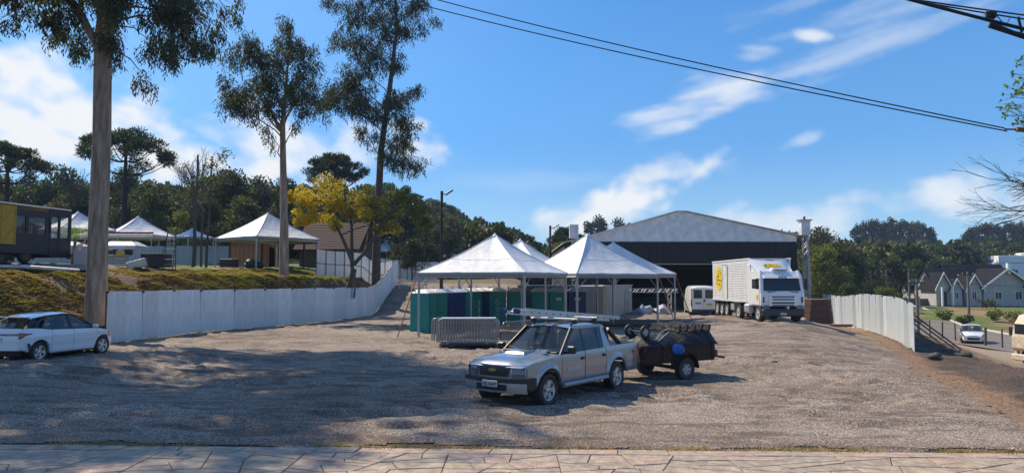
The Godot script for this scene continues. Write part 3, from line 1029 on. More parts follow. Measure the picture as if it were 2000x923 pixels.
func fences():
	var steel := black("dark_post", 0.03)
	var w1 := sheet("zinc_sheet", Color(0.82, 0.81, 0.79), 0.5)
	var w2 := sheet("zinc_sheet_b", Color(0.75, 0.74, 0.72), 0.5)
	var w3 := sheet("zinc_sheet_c", Color(0.86, 0.85, 0.83), 0.5)
	var pts := []
	for i in range(FENCE.size() - 1, -1, -1):
		if FENCE[i][0] <= -31.4 and FENCE[i][0] >= -70.0:
			if pts.size():
				for s in 3:
					pts.append([lerpf(pts[-1][0], FENCE[i][1], 1.0 / (3 - s)), lerpf(pts[-1][1], FENCE[i][0], 1.0 / (3 - s))])
			else:
				pts.append([FENCE[i][1], FENCE[i][0]])
	panel_fence("sheet_fence", "long curving pale grey sheet metal fence below the grass bank", pts, 1.2, 2.25, [w1, w2, w3], steel, 2, V(-1, 0, -0.3), 0.02)
	var t: Node3D = panel_fence("braced_fence", "pale panel fence with dark studs stepping down behind the bent tree", [[-16.2, -60.4], [-14.5, -63.3], [-12.8, -66.4], [-11.0, -69.5]], 1.1, 2.25, [w1, w3], steel, 1, V(-0.86, 0, -0.5), 0.05)
	t.set_meta("group", "")
	t.remove_meta("group")
	for i in 9:
		var p := V(-16.2 + i * 0.58, 0, -60.4 - i * 1.02)
		var q := p + V(0.58, 0, -1.02)
		p.y = h(p.x, p.z) + 1.1
		q.y = h(q.x, q.z) + 1.1
		obj("rail", tb([p + V(0.05, 0, 0.03) - t.position, q + V(0.05, 0, 0.03) - t.position], 0.025, 5), steel, t)
	panel_fence("studded_fence", "far pale panel fence with thin dark studs beyond the tall dark eucalyptus", [[-18.0, -88.0], [-8.6, -88.5]], 0.9, 2.25, [w1, w3], steel, 1, V(0, 0, -1), 0.03)
	panel_fence("backdrop_fence", "plain grey panel fence on the lawn behind the white tents", [[-60.0, -88.0], [-30.0, -89.0]], 1.5, 2.2, [sheet("grey_panel", Color(0.46, 0.46, 0.46)), sheet("grey_panel_b", Color(0.42, 0.42, 0.42))], steel, 2, V(0, 0, -1), 0.03)
	var z1 := sheet("zinc_bright", Color(0.66, 0.72, 0.78), 0.35, 0.25)
	var z2 := sheet("zinc_bright_b", Color(0.52, 0.58, 0.64), 0.35, 0.25)
	var z3 := sheet("zinc_bright_c", Color(0.74, 0.80, 0.86), 0.35, 0.2)
	t = panel_fence("zinc_fence", "bright galvanised sheet fence along the right edge of the gravel lot", [[28.6, -67.5], [19.0, -34.6]], 1.0, 2.3, [z1, z2, z3, z1], steel, 3, V(0.96, 0, 0.0), 0.0)
	var tim := wood("brace_timber", Color(0.22, 0.16, 0.11))
	for i in 4:
		var z := -35.2 - i * 2.4
		for q in [1.7, 0.9]:
			var p := V(rx(z) + 0.1, h(rx(z), z) + q, z)
			var e := V(rx(z) + 0.9 + q, h(rx(z) + 0.9 + q, z) - 0.05, z + 0.3)
			obj("brace", tb([p - t.position, e - t.position], 0.04, 6), tim, t)
	# wire fence of thin posts beside the street
	var w := thing("wire_fence", "row of thin weathered posts with wires beside the street", "fence", G(35.0, -50.0))
	var last = null
	for i in 14:
		var z := -44.0 - i * 2.6
		var p := G(34.6 + i * 0.42, z) - w.position
		obj("post", tb([p - V(0, 0.1, 0), p + V(rnd(-0.05, 0.05), 1.5, 0)], 0.06 if i != 5 else 0.1, 6), tim, w)
		if last != null:
			for q in [0.5, 1.0, 1.4]:
				obj("wire", tb([last + V(0, q, 0), p + V(0, q, 0)], 0.008, 3), steel, w)
		last = p

func tent(label: String, c: Vector2, near: Vector2, eave: float, peak: float, group: String, straps := [], hide := []):
	var y := h(c.x, c.y)
	var t := thing("canopy_tent", label, "tent", V(c.x, y, c.y), 0.0, group)
	var pm := cloth("tent_membrane", Color(0.68, 0.685, 0.70), 0.55)
	var gm := sheet("tent_steel", Color(0.42, 0.43, 0.45), 0.45, 0.7)
	var cr := []
	for k in 4:
		var d := near.rotated(-k * PI / 2)
		cr.append(V(d.x, eave - y, d.y))
	var top := V(0, peak - y, 0)
	for k in 4:
		var a: Vector3 = cr[k]
		var b: Vector3 = cr[(k + 1) % 4]
		var g := []
		for i in 13:
			var f := i / 12.0
			var row := PackedVector3Array()
			for j in 11:
				var u := j / 10.0
				var p := a.lerp(b, u).lerp(top, f)
				var sag := sin(f * PI) * (0.13 + 0.10 * sin(u * PI)) + 0.06 * nz.get_noise_2d(p.x * 16.0 + k * 40.0, p.z * 16.0 + f * 60.0) * sin(u * PI)
				row.append(p - V(0, sag, 0))
			g.append(row)
		var m := mb()
		m.grid(g)
		obj("roof_panel", m, pm, t)
		var hip := []
		for i in 13:
			hip.append(g[i][0] + V(0, 0.008, 0))
		obj("hip_seam", tb(hip, 0.022, 5), pm, t)
		obj("cross_seam", tb(Array(g[5]), 0.014, 4), pm, t)
		m = mb()
		var e := (b - a).normalized()
		var out2 := e.cross(Vector3.UP).normalized()
		if out2.dot(a + b) < 0.0:
			out2 = -out2
		m.hexa([a + out2 * 0.01 - V(0, 0.13, 0), b + out2 * 0.01 - V(0, 0.13, 0), b + out2 * 0.02 - V(0, 0.13, 0), a + out2 * 0.02 - V(0, 0.13, 0), a + out2 * 0.01, b + out2 * 0.01, b + out2 * 0.02, a + out2 * 0.02])
		obj("valance", m, M("grey_valance", Color(0.30, 0.31, 0.33), 0.6), t)
		obj("eave_beam", tb([a * V(0.97, 1, 0.97) - V(0, 0.2, 0), b * V(0.97, 1, 0.97) - V(0, 0.2, 0)], 0.055, 8), gm, t)
		if not k in hide:
			var p := a * V(0.97, 1, 0.97) - V(0, 0.1, 0)
			var gy := h(c.x + p.x, c.y + p.z) - y
			obj("pole", tb([V(p.x, gy, p.z), p], 0.062, 10), gm, t)
			obj("foot_plate", bx(V(p.x, gy + 0.03, p.z), V(0.3, 0.05, 0.3), 0.01), gm, t)
			obj("corner_brace", tb([p + V(0, -0.75, 0), p + (b - a).normalized() * 0.7 - V(0, 0.1, 0)], 0.025, 6), gm, t)
		if k in straps:
			var p := a * V(0.98, 1, 0.98)
			var q := p + V(p.x, 0, p.z).normalized() * 1.0
			q.y = h(c.x + q.x, c.y + q.z) - y + 0.02
			obj("tie_strap", tb([p, q], 0.028, 5), M("orange_webbing", Color(0.42, 0.11, 0.05), 0.8), t)
	obj("peak_cap", tb([top - V(0, 0.12, 0), top + V(0, 0.02, 0), top + V(0, 0.07, 0)], [0.16, 0.07, 0.02], 10), pm, t)
	return t

func tents():
	var g := "white pyramid tents pitched on the gravel lot"
	tent("white pyramid tent nearest the crowd barriers, over the toilet row", Vector2(-0.85, -36.7), Vector2(1.45, 3.75), 3.12, 5.05, g, [3])
	tent("white pyramid tent half hidden behind the one by the crowd barriers", Vector2(0.5, -44.2), Vector2(1.4, 3.7), 3.2, 5.2, g)
	tent("white pyramid tent over the dark floor, with orange strap on its pole", Vector2(4.4, -42.4), Vector2(-1.0, 3.95), 3.12, 5.4, g, [1])
	tent("white pyramid tent almost hidden behind the dark floored tent, nearest the van", Vector2(6.7, -48.2), Vector2(-0.6, 4.0), 3.2, 5.25, g, [1])
	g = "white tents on the terrace"
	tent("bright white pyramid tent in front of the pine board cabin", Vector2(-20.8, -62.0), Vector2(0.55, 4.3), 6.3, 8.5, g)
	tent("white pyramid tent right of the thick trunk, above the red edged awning", Vector2(-37.0, -72.0), Vector2(-0.3, 3.9), 7.1, 9.1, g)
	tent("small white tent showing between the black bus and the thick trunk", Vector2(-36.4, -61.0), Vector2(0.5, 3.0), 7.0, 8.5, g)
	tent("low white tent behind the thin trunks by the step ladder", Vector2(-38.0, -86.5), Vector2(0.6, 2.4), 7.9, 8.95, g)
	tent("far white tent top left of the tall dark eucalyptus trunk", Vector2(-21.0, -104.0), Vector2(0.8, 2.6), 6.9, 8.5, g)
	tent("far white tent top just right of the tall dark eucalyptus trunk", Vector2(-17.6, -102.0), Vector2(0.6, 3.0), 6.8, 8.9, g)
	tent("small far white tent top left of the lamp pole", Vector2(-12.6, -106.0), Vector2(0.6, 2.8), 6.4, 7.7, g)
	tent("tiny far white tent top right of the lamp pole", Vector2(-8.7, -104.0), Vector2(0.6, 2.4), 5.9, 7.0, g)

# ------------------------------------------------------------------ vehicles: x forward, z to the right
var wheels := {}
func wheel(t: Node3D, at: Vector3, r: float, w: float, rim: Material, spokes: int, side: float, rr := 0.62):
	var key := "%s %s %s %s" % [r, w, spokes, rr]
	if not wheels.has(key):
		var a := mb()
		var q := r * rr
		a.lathe([[q, -w * 0.42], [r * 0.86, -w * 0.5], [r * 0.97, -w * 0.4], [r, -w * 0.2], [r, w * 0.2], [r * 0.97, w * 0.4], [r * 0.86, w * 0.5], [q, w * 0.42], [q * 0.94, w * 0.1]], 28)
		for k in 28:
			var an := TAU * k / 28.0
			a.box(V(cos(an), sin(an), 0) * r * 0.995, V(r * 0.03, r * 0.07, w * 0.7), Basis(Vector3.BACK, an + 0.3))
		var b := mb()
		b.lathe([[q * 1.0, w * 0.43], [q * 0.93, w * 0.44], [q * 0.88, w * 0.3], [q * 0.86, -w * 0.3]], 28)
		for k in spokes:
			var an := TAU * k / spokes
			b.t = Transform3D(Basis(Vector3.BACK, an), Vector3.ZERO)
			var s := q * (1.15 / spokes + 0.03)
			b.hexa([V(q * 0.15, -s * 0.8, w * 0.28), V(q * 0.9, -s * 1.15, w * 0.28), V(q * 0.9, s * 1.15, w * 0.28), V(q * 0.15, s * 0.8, w * 0.28), V(q * 0.15, -s * 0.6, w * 0.38), V(q * 0.9, -s * 0.9, w * 0.41), V(q * 0.9, s * 0.9, w * 0.41), V(q * 0.15, s * 0.6, w * 0.38)])
		b.t = Transform3D()
		b.lathe([[q * 0.3, w * 0.25], [q * 0.28, w * 0.4], [q * 0.12, w * 0.43], [0.001, w * 0.43]], 14)
		var d := mb()
		d.lathe([[q * 0.9, w * 0.12], [0.001, w * 0.12]], 20)
		wheels[key] = [a.mesh(), b.mesh(), d.mesh()]
	var o := Node3D.new()
	o.name = "wheel"
	t.add_child(o, true)
	o.position = at
	if side < 0.0:
		o.rotation.y = PI
	obj("tyre", wheels[key][0], black("tyre_rubber", 0.02, 0.9), o)
	obj("rim", wheels[key][1], rim, o)
	obj("brake", wheels[key][2], black("brake_dark", 0.03, 0.7), o)

# side sheet between x0 and x1 from bot(x) to top(x), standing out by wid(x, y)
func side_sheet(x0: float, x1: float, s: float, bot: Callable, top: Callable, wid: Callable, ny := 10) -> Mb:
	var b := mb()
	var g := []
	var nx := maxi(2, int(ceil((x1 - x0) / 0.035)))
	for i in nx + 1:
		var x := lerpf(x0, x1, float(i) / nx)
		var row := PackedVector3Array()
		var lo: float = bot.call(x)
		var hi: float = maxf(top.call(x), lo + 0.005)
		for j in ny + 1:
			var y := lerpf(lo, hi, float(j) / ny)
			row.append(V(x, y, s * wid.call(x, y)))
		row.insert(0, V(x, lo, s * (wid.call(x, lo) - 0.07)))
		g.append(row)
	b.grid(g)
	return b
# surface over x and z
func top_sheet(xs: Array, zn: int, hw: Callable, y: Callable) -> Mb:
	var b := mb()
	var g := []
	for x in xs:
		var row := PackedVector3Array()
		for j in zn + 1:
			var u := -1.0 + 2.0 * j / zn
			row.append(V(x, y.call(x, u), u * hw.call(x)))
		g.append(row)
	b.grid(g)
	return b
# curved front or rear strip: y from y0 to y1, z from z0 to z1, x given by f(y, z)
func nose(y0: float, y1: float, z0: float, z1: float, f: Callable, th := 0.0, taper := 0.0) -> Mb:
	var b := mb()
	var g := []
	for i in 5:
		var y := lerpf(y0, y1, i / 4.0)
		var row := PackedVector3Array()
		for j in 17:
			var z := lerpf(z0, z1, j / 16.0) * (1.0 + taper * (i / 4.0))
			row.append(V(f.call(y, z) + th, y, z))
		g.append(row)
	b.grid(g)
	return b
func flat(pts: Array, f: Callable, th: float) -> Mb:   # outline in (x, y) carried to z = f(y), th thick
	var b := mb()
	var o := PackedVector2Array()
	for p in pts:
		o.append(Vector2(p[0], p[1]))
	var tr := Geometry2D.triangulate_polygon(o)
	for i in range(0, tr.size(), 3):
		for k in [0.0, th]:
			b.tri(V(o[tr[i]].x, o[tr[i]].y, f.call(o[tr[i]].y) + k), V(o[tr[i + 1]].x, o[tr[i + 1]].y, f.call(o[tr[i + 1]].y) + k), V(o[tr[i + 2]].x, o[tr[i + 2]].y, f.call(o[tr[i + 2]].y) + k))
	for i in o.size():
		var p := o[i]
		var q := o[(i + 1) % o.size()]
		b.quad(V(p.x, p.y, f.call(p.y)), V(q.x, q.y, f.call(q.y)), V(q.x, q.y, f.call(q.y) + th), V(p.x, p.y, f.call(p.y) + th))
	return b
func lamp_glass() -> StandardMaterial3D:
	return M("lamp_glass", Color(0.10, 0.105, 0.11), 0.12, 0.0, {"coat": 1.0})
func red_lens() -> StandardMaterial3D:
	return M("red_lens", Color(0.30, 0.012, 0.012), 0.12, 0.0, {"coat": 1.0})
func alloy() -> StandardMaterial3D:
	return M("alloy", Color(0.55, 0.56, 0.58), 0.3, 0.85)

func pickup() -> Node3D:
	var t := thing("pickup_truck", "silver double cab pickup with black grille parked in the middle of the lot", "pickup", G(1.02, -17.5, 0.02), yaw(-0.6, 0.8))
	var paint := M("silver_paint", Color(0.30, 0.32, 0.36), 0.28, 0.55, {"coat": 0.8})
	var blk := black("trim_black", 0.015, 0.5)
	var arch := func(x: float) -> float:
		for a in [1.5, -1.5]:
			if absf(x - a) < 0.45:
				return maxf(0.43, 0.36 + sqrt(0.45 * 0.45 - (x - a) * (x - a)))
		return 0.43
	var top := func(x: float) -> float: return pl([[-2.6, 1.12], [-1.02, 1.12], [-0.98, 1.10], [0.95, 1.08], [1.1, 1.05], [2.0, 0.97], [2.25, 0.90]], x)
	var wid := func(x: float, y: float) -> float:
		var w := 0.86 - 0.16 * pow(maxf(0.0, 0.72 - y), 1.5) - 0.35 * pow(maxf(0.0, y - 0.86), 2.0) - 0.10 * ss(1.7, 2.35, x) - 0.02 * ss(2.2, 2.6, -x)
		w -= 0.012 * ss(0.70, 0.66, y) * ss(0.60, 0.66, y)
		for a in [1.5, -1.5]:
			var d := Vector2(x - a, y - 0.36).length()
			w += 0.035 * (1.0 - ss(0.50, 0.56, d))
		return w
	for s in [-1.0, 1.0]:
		obj("fender", side_sheet(1.0, 2.27, s, arch, top, wid), paint, t)
		for d in [[0.03, 0.985], [-0.945, 0.005]]:
			var door := obj("door", side_sheet(d[0], d[1], s, arch, top, wid), paint, t)
			obj("door_handle", bx(V(d[0] + 0.12, 0.93, s * 0.868), V(0.13, 0.06, 0.035), 0.01), blk, door)
			if d[0] > 0.0 and s < 0.0:
				text("door_lettering", "EXECUTIVE", 0.11, 0.004, M("pale_letter", Color(0.75, 0.75, 0.74), 0.5), door, V(0.53, 0.735, -0.876), Basis(Vector3.UP, PI), false)
		obj("bed_side", side_sheet(-2.6, -0.96, s, arch, top, wid), paint, t)
		if s < 0.0:
			text("bed_lettering", "4x4", 0.09, 0.004, M("dark_letter", Color(0.05, 0.05, 0.06), 0.5), t, V(-2.32, 0.90, -0.865), Basis(Vector3.UP, PI), true)
		# leaning cab side: frame pieces and panes
		var lean := func(y: float) -> float: return s * (0.815 - (y - 1.08) * 0.32)
		for q in [[[1.02, 1.08], [0.92, 1.08], [0.20, 1.60], [0.30, 1.64]], [[0.30, 1.64], [0.20, 1.59], [-1.02, 1.59], [-1.06, 1.64]], [[0.02, 1.08], [-0.08, 1.08], [-0.10, 1.59], [-0.02, 1.59]], [[-0.90, 1.08], [-1.24, 1.08], [-1.06, 1.64], [-0.98, 1.59]]]:
			obj("pillar", flat(q, lean, 0.03 * -s), paint if q[0][0] != 0.02 and q[0][0] < 0.9 else blk, t)
		for q in [[[0.91, 1.085], [0.02, 1.085], [-0.02, 1.585], [0.21, 1.585]], [[-0.08, 1.085], [-0.66, 1.085], [-0.72, 1.585], [-0.10, 1.585]], [[-0.69, 1.085], [-0.90, 1.085], [-0.97, 1.585], [-0.75, 1.585]]]:
			obj("side_window", flat(q, lean, 0.012 * -s), glass(), t)
		obj("sill_step", tb([V(0.95, 0.40, s * 0.86), V(-0.98, 0.40, s * 0.86)], 0.055, 8), M("step_grey", Color(0.33, 0.34, 0.36), 0.45, 0.3), t)
		var mir := obj("door_mirror", bx(V(0.80, 1.17, s * 0.98), V(0.12, 0.17, 0.2), 0.03), blk, t)
		obj("mirror_arm", bx(V(0.80, 1.10, s * 0.87), V(0.06, 0.05, 0.12)), blk, mir)
		obj("headlight", nose(0.68, 0.87, s * 0.47, s * 0.79, func(y, z): return 2.385 - 0.26 * z * z - 0.25 * maxf(0.0, y - 0.78), 0.012), lamp_glass(), t)
		obj("fog_light", nose(0.46, 0.55, s * 0.5, s * 0.70, func(_y, z): return 2.44 - 0.24 * z * z, 0.01), lamp_glass(), t)
		obj("tail_light", bx(V(-2.6, 0.88, s * 0.79), V(0.06, 0.34, 0.14), 0.015), red_lens(), t)
		# sport bar behind the cab
		obj("sport_bar", tb([V(-1.28, 1.10, s * 0.72), V(-1.30, 1.50, s * 0.62), V(-1.36, 1.56, s * 0.5), V(-1.36, 1.56, 0)], 0.05, 8), blk, t)
		obj("sport_bar", tb([V(-1.85, 1.10, s * 0.74), V(-1.40, 1.50, s * 0.62)], 0.06, 8), blk, t)
		obj("roof_rail", tb([V(0.12, 1.66, s * 0.52), V(0.0, 1.72, s * 0.52), V(-0.9, 1.72, s * 0.52), V(-1.0, 1.66, s * 0.52)], 0.022, 6), blk, t)
		for x in [1.5, -1.5]:
			wheel(t, V(x, 0.36, s * 0.74), 0.36, 0.25, alloy(), 5, s)
	var hy := func(x: float, u: float) -> float:
		var a := absf(u)
		return top.call(x) + 0.003 + 0.055 * (1.0 - pow(a, 3.0)) * ss(2.36, 2.2, x) + 0.018 * (1.0 - ss(0.5, 0.62, a)) * ss(2.36, 2.1, x) - 0.02 * ss(2.24, 2.34, x)
	var hx := axis([[0.95, 2.34, 0.07]])
	obj("bonnet", top_sheet(hx, 24, func(x): return wid.call(x, top.call(x)) - 0.006 - 0.03 * ss(2.25, 2.34, x), hy), paint, t)
	var sc := mb()
	sc.hexa([V(1.12, 1.12, -0.24), V(1.62, 1.09, -0.26), V(1.62, 1.09, 0.26), V(1.12, 1.12, 0.24), V(1.2, 1.175, -0.2), V(1.57, 1.135, -0.22), V(1.57, 1.135, 0.22), V(1.2, 1.175, 0.2)])
	var so := obj("bonnet_scoop", sc, paint, t)
	obj("scoop_mouth", bx(V(1.2, 1.168, 0), V(0.1, 0.02, 0.36)), blk, so)
	obj("cowl", bx(V(0.98, 1.10, 0), V(0.16, 0.05, 1.5), 0.01), blk, t)
	# windscreen and roof
	var g := []
	for i in 9:
		var f := i / 8.0
		var row := PackedVector3Array()
		for j in 13:
			var u := -1.0 + j / 6.0
			row.append(V(lerpf(1.02, 0.30, f) - 0.09 * u * u, lerpf(1.10, 1.62, f), u * lerpf(0.74, 0.61, f)))
		g.append(row)
	var b := mb()
	b.grid(g)
	obj("windscreen", b, M("windscreen_glass", Color(0.03, 0.04, 0.045), 0.02, 0.0, {"alpha": 0.3}), t)
	for s in [-0.35, 0.25]:
		obj("wiper", tb([V(1.02, 1.12, s), V(0.93, 1.19, s + 0.42)], 0.012, 5), blk, t)
	obj("roof", top_sheet(axis([[-1.10, 0.30, 0.1]]), 14, func(_x): return 0.66, func(x, u): return 1.655 + 0.035 * (1.0 - u * u) - 0.03 * pow(absf(u), 6.0) - 0.05 * ss(0.0, 0.32, x) - 0.03 * ss(-0.8, -1.1, x)), paint, t)
	for z in [-0.16, 0.17]:
		b = mb()
		for i in 7:
			var x := 0.26 - i * 0.2
			b.box(V(x - 0.1, 1.70 - 0.05 * ss(0.0, 0.32, x) , z), V(0.205, 0.006, 0.12))
		obj("roof_strap", b, blk, t)
	b = mb()
	for x in [0.05, -0.85]:
		b.tube([V(x, 1.80, -0.66), V(x, 1.80, 0.66)], 0.024, 8)
	obj("rack_bar", b, M("rack_white", Color(0.62, 0.6, 0.55), 0.5), t)
	for x in [0.05, -0.85]:
		for s in [-1, 1]:
			obj("rack_foot", bx(V(x, 1.745, s * 0.58), V(0.14, 0.12, 0.1), 0.02), blk, t)
	b = mb()
	b.quad(V(-1.10, 1.62, -0.58), V(-1.10, 1.62, 0.58), V(-1.24, 1.12, 0.70), V(-1.24, 1.12, -0.70))
	obj("rear_window", b, glass(), t)
	obj("cab_back", bx(V(-1.24, 0.86, 0), V(0.04, 0.5, 1.5)), paint, t)
	obj("bed_cover", bx(V(-1.93, 1.10, 0), V(1.34, 0.04, 1.5), 0.015), cloth("black_vinyl", Color(0.02, 0.02, 0.022)), t)
	obj("tailgate", bx(V(-2.62, 0.86, 0), V(0.06, 0.5, 1.5), 0.015), paint, t)
	obj("rear_bumper", bx(V(-2.72, 0.52, 0), V(0.16, 0.16, 1.6), 0.04), blk, t)
	obj("chassis", bx(V(-0.15, 0.48, 0), V(4.6, 0.26, 1.1), 0.03), black("chassis_black", 0.02, 0.9), t)
	obj("dashboard", bx(V(0.72, 1.02, 0), V(0.4, 0.22, 1.4), 0.05), black("dash_grey", 0.03, 0.8), t)
	for q in [[0.0, -0.36], [0.0, 0.36], [-0.85, -0.36], [-0.85, 0.36]]:
		b = mb()
		b.cbox(V(q[0], 0.85, q[1]), V(0.5, 0.16, 0.5), 0.05)
		b.cbox(V(q[0] - 0.26, 1.14, q[1]), V(0.14, 0.62, 0.48), 0.05)
		b.cbox(V(q[0] - 0.28, 1.50, q[1]), V(0.1, 0.14, 0.26), 0.03)
		obj("seat", b, M("seat_grey", Color(0.06, 0.06, 0.065), 0.9), t)
	# face
	var fx2 := func(y: float, z: float) -> float: return 2.36 - 0.22 * z * z - 0.2 * maxf(0.0, y - 0.8)
	obj("grille_surround", nose(0.66, 0.93, -0.80, 0.80, fx2), paint, t)
	obj("grille", nose(0.69, 0.905, -0.38, 0.38, fx2, 0.016, 0.14), black("grille_black", 0.012, 0.4), t)
	b = mb()
	for i in 5:
		b.box(V(2.375, 0.72 + i * 0.04, 0), V(0.01, 0.008, 0.66))
	obj("grille_bars", b, blk, t)
	b = mb()   # gold emblem: a slanted cross
	b.prism(PackedVector2Array([Vector2(-0.1, -0.024), Vector2(-0.035, -0.024), Vector2(-0.045, -0.038), Vector2(0.035, -0.038), Vector2(0.045, -0.024), Vector2(0.1, -0.024), Vector2(0.11, 0.024), Vector2(0.045, 0.024), Vector2(0.05, 0.038), Vector2(-0.03, 0.038), Vector2(-0.04, 0.024), Vector2(-0.09, 0.024)]), 0.0, 0.02)
	var em := obj("emblem", b, M("gold_emblem", Color(0.45, 0.30, 0.10), 0.3, 0.7), t)
	em.transform = Transform3D(Basis(Vector3.UP, PI / 2), V(2.385, 0.82, 0))
	var fb := func(_y: float, z: float) -> float: return 2.46 - 0.24 * z * z
	b = nose(0.57, 0.66, -0.84, 0.84, func(_y, z): return 2.48 - 0.26 * z * z)
	obj("bumper_strip", b, blk, t)
	var ledge := mb()
	var g4 := []
	for i in 2:
		var row := PackedVector3Array()
		for j in 17:
			var z := lerpf(-0.84, 0.84, j / 16.0)
			row.append(V((2.48 if i else 2.28) - 0.26 * z * z, 0.66, z))
		g4.append(row)
	ledge.grid(g4)
	obj("bumper_ledge", ledge, blk, t)
	obj("front_bumper", nose(0.36, 0.57, -0.83, 0.83, func(y, z): return 2.46 - 0.24 * z * z - 0.5 * pow(maxf(0.0, 0.45 - y), 1.2)), M("bumper_silver", Color(0.36, 0.375, 0.40), 0.35, 0.6), t)
	for s in [-1.0, 1.0]:
		obj("bumper_corner", side_sheet(1.96, 2.29, s, func(x): return 0.38 + 0.1 * ss(2.05, 1.96, x), func(_x): return 0.66, func(x, _y): return 0.845 - 0.05 * ss(2.0, 2.3, x), 4), blk, t)
	obj("lower_intake", nose(0.41, 0.535, -0.40, 0.40, fb, 0.012), black("intake_black", 0.008, 0.7), t)
	var pt := obj("number_plate", bx(V(2.485, 0.545, 0), V(0.015, 0.13, 0.40), 0.004), M("plate_grey", Color(0.50, 0.50, 0.50), 0.5), t)
	text("plate_lettering", "IRJ-6447", 0.095, 0.003, M("plate_letter", Color(0.03, 0.03, 0.03), 0.6), pt, V(2.495, 0.535, 0), Basis(Vector3.UP, PI / 2))
	return t

func hatchback(nm: String, label: String, at: Vector3, turn: float, small := false) -> Node3D:
	var t := thing(nm, label, "car", at, turn)
	var paint := M("white_paint", Color(0.74, 0.75, 0.77), 0.25, 0.0, {"coat": 1.0})
	var blk := black("trim_black", 0.015, 0.5)
	var XA := 1.265
	var arch := func(x: float) -> float:
		for a in [XA, -XA]:
			if absf(x - a) < 0.365:
				return maxf(0.25, 0.31 + sqrt(0.365 * 0.365 - (x - a) * (x - a)))
		return pl([[-1.95, 0.42], [-1.7, 0.36], [-1.5, 0.25], [1.55, 0.22], [1.9, 0.28]], x)
	var top := func(x: float) -> float: return pl([[-1.95, 0.98], [-1.7, 1.04], [-1.35, 1.02], [-0.9, 0.96], [0.9, 0.90], [1.3, 0.84], [1.75, 0.70], [1.88, 0.60]], x)
	var wid := func(x: float, y: float) -> float:
		var w := 0.86 - 0.25 * pow(maxf(0.0, 0.62 - y), 2.0) - 0.35 * pow(maxf(0.0, y - 0.72), 2.0) - 0.24 * pow(ss(1.1, 2.0, x), 1.6) - 0.13 * pow(ss(1.2, 2.0, -x), 1.5)
		w -= 0.02 * exp(-pow((y - 0.47) / 0.05, 2.0)) * ss(1.0, 0.7, absf(x))
		w += 0.014 * exp(-pow((y - 0.78) / 0.05, 2.0))
		return w
	for s in [-1.0, 1.0]:
		obj("fender", side_sheet(0.98, 1.88, s, arch, top, wid), paint, t)
		for d in [[0.0, 0.97], [-0.85, -0.01]]:
			var door := obj("door", side_sheet(d[0], d[1], s, arch, top, wid), paint, t)
			obj("door_handle", bx(V(d[0] + 0.13, 0.80, s * 0.868), V(0.16, 0.035, 0.03), 0.01), paint, door)
		obj("quarter_panel", side_sheet(-1.95, -0.86, s, arch, top, wid), paint, t)
		var lean := func(y: float) -> float: return s * (0.80 - (y - 0.92) * 0.42)
		var ol := [[1.08, 0.89], [0.55, 1.20], [0.15, 1.37], [-0.3, 1.425], [-0.9, 1.36], [-1.25, 1.22], [-1.42, 1.03], [-0.9, 0.95]]
		for k in 8:
			var p = ol[k]
			var q = ol[(k + 1) % 8]
			obj("window_frame", flat([p, q, [lerpf(q[0], -0.15, 0.1), lerpf(q[1], 1.15, 0.14)], [lerpf(p[0], -0.15, 0.1), lerpf(p[1], 1.15, 0.14)]], lean, 0.02 * -s), blk, t)
		obj("window_post", flat([[0.02, 0.92], [-0.10, 0.92], [-0.15, 1.40], [-0.03, 1.40]], lean, 0.02 * -s), blk, t)
		obj("window_post", flat([[0.86, 0.90], [0.80, 0.90], [0.60, 1.15], [0.66, 1.15]], lean, 0.02 * -s), blk, t)
		for q in [[[0.78, 0.93], [0.42, 1.18], [0.10, 1.34], [-0.03, 1.36], [0.02, 0.93]], [[-0.10, 0.94], [-0.14, 1.365], [-0.5, 1.36], [-0.85, 1.31], [-1.05, 1.16], [-1.15, 1.02], [-0.85, 0.97]]]:
			obj("side_window", flat(q, lean, 0.008 * -s), M("car_glass", Color(0.04, 0.05, 0.045), 0.03, 0.0, {"alpha": 0.35}), t)
		obj("door_mirror", bx(V(0.80, 0.98, s * 0.93), V(0.12, 0.12, 0.19), 0.03), paint, t)
		obj("headlight", side_sheet(1.52, 1.86, s, func(x): return 0.60 - 0.02 * x * 0.5, func(x): return 0.60 + 0.22 * ss(1.9, 1.5, x), func(x, y): return wid.call(x, y) + 0.012, 4), lamp_glass(), t)
		obj("tail_light", side_sheet(-1.95, -1.56, s, func(x): return lerpf(0.78, 0.86, ss(-1.95, -1.56, x)) - 0.05 * ss(-1.75, -1.95, x), func(x): return lerpf(0.92, 0.89, ss(-1.95, -1.56, x)), func(x, y): return wid.call(x, y) + 0.012, 4), red_lens(), t)
		obj("rear_vent", flat([[-1.72, 0.60], [-1.66, 0.60], [-1.55, 0.42], [-1.66, 0.40]], func(y): return s * (0.845 - 0.0 * y), 0.02 * -s), blk, t)
		obj("sill", bx(V(0.0, 0.235, s * 0.78), V(1.85, 0.07, 0.1), 0.02), blk, t)
		for x in [XA, -XA]:
			wheel(t, V(x, 0.31, s * 0.75), 0.31, 0.19, alloy(), 5, s, 0.66)
	obj("bonnet", top_sheet(axis([[0.95, 1.9, 0.08]]), 14, func(x): return pl([[0.9, 0.79], [1.4, 0.75], [1.9, 0.58]], x), func(x, u): return pl([[0.9, 0.935], [1.35, 0.87], [1.75, 0.735], [1.9, 0.60]], x) + 0.05 * (1.0 - u * u) - 0.02 * u * u * u * u), paint, t)
	var g := []
	for i in 7:
		var f := i / 6.0
		var row := PackedVector3Array()
		for j in 11:
			var u := -1.0 + j / 5.0
			row.append(V(lerpf(1.06, 0.22, f) - 0.1 * u * u, lerpf(0.94, 1.40, pow(f, 0.9)), u * lerpf(0.76, 0.60, f)))
		g.append(row)
	var b := mb()
	b.grid(g)
	obj("windscreen", b, M("car_glass", Color.BLACK), t)
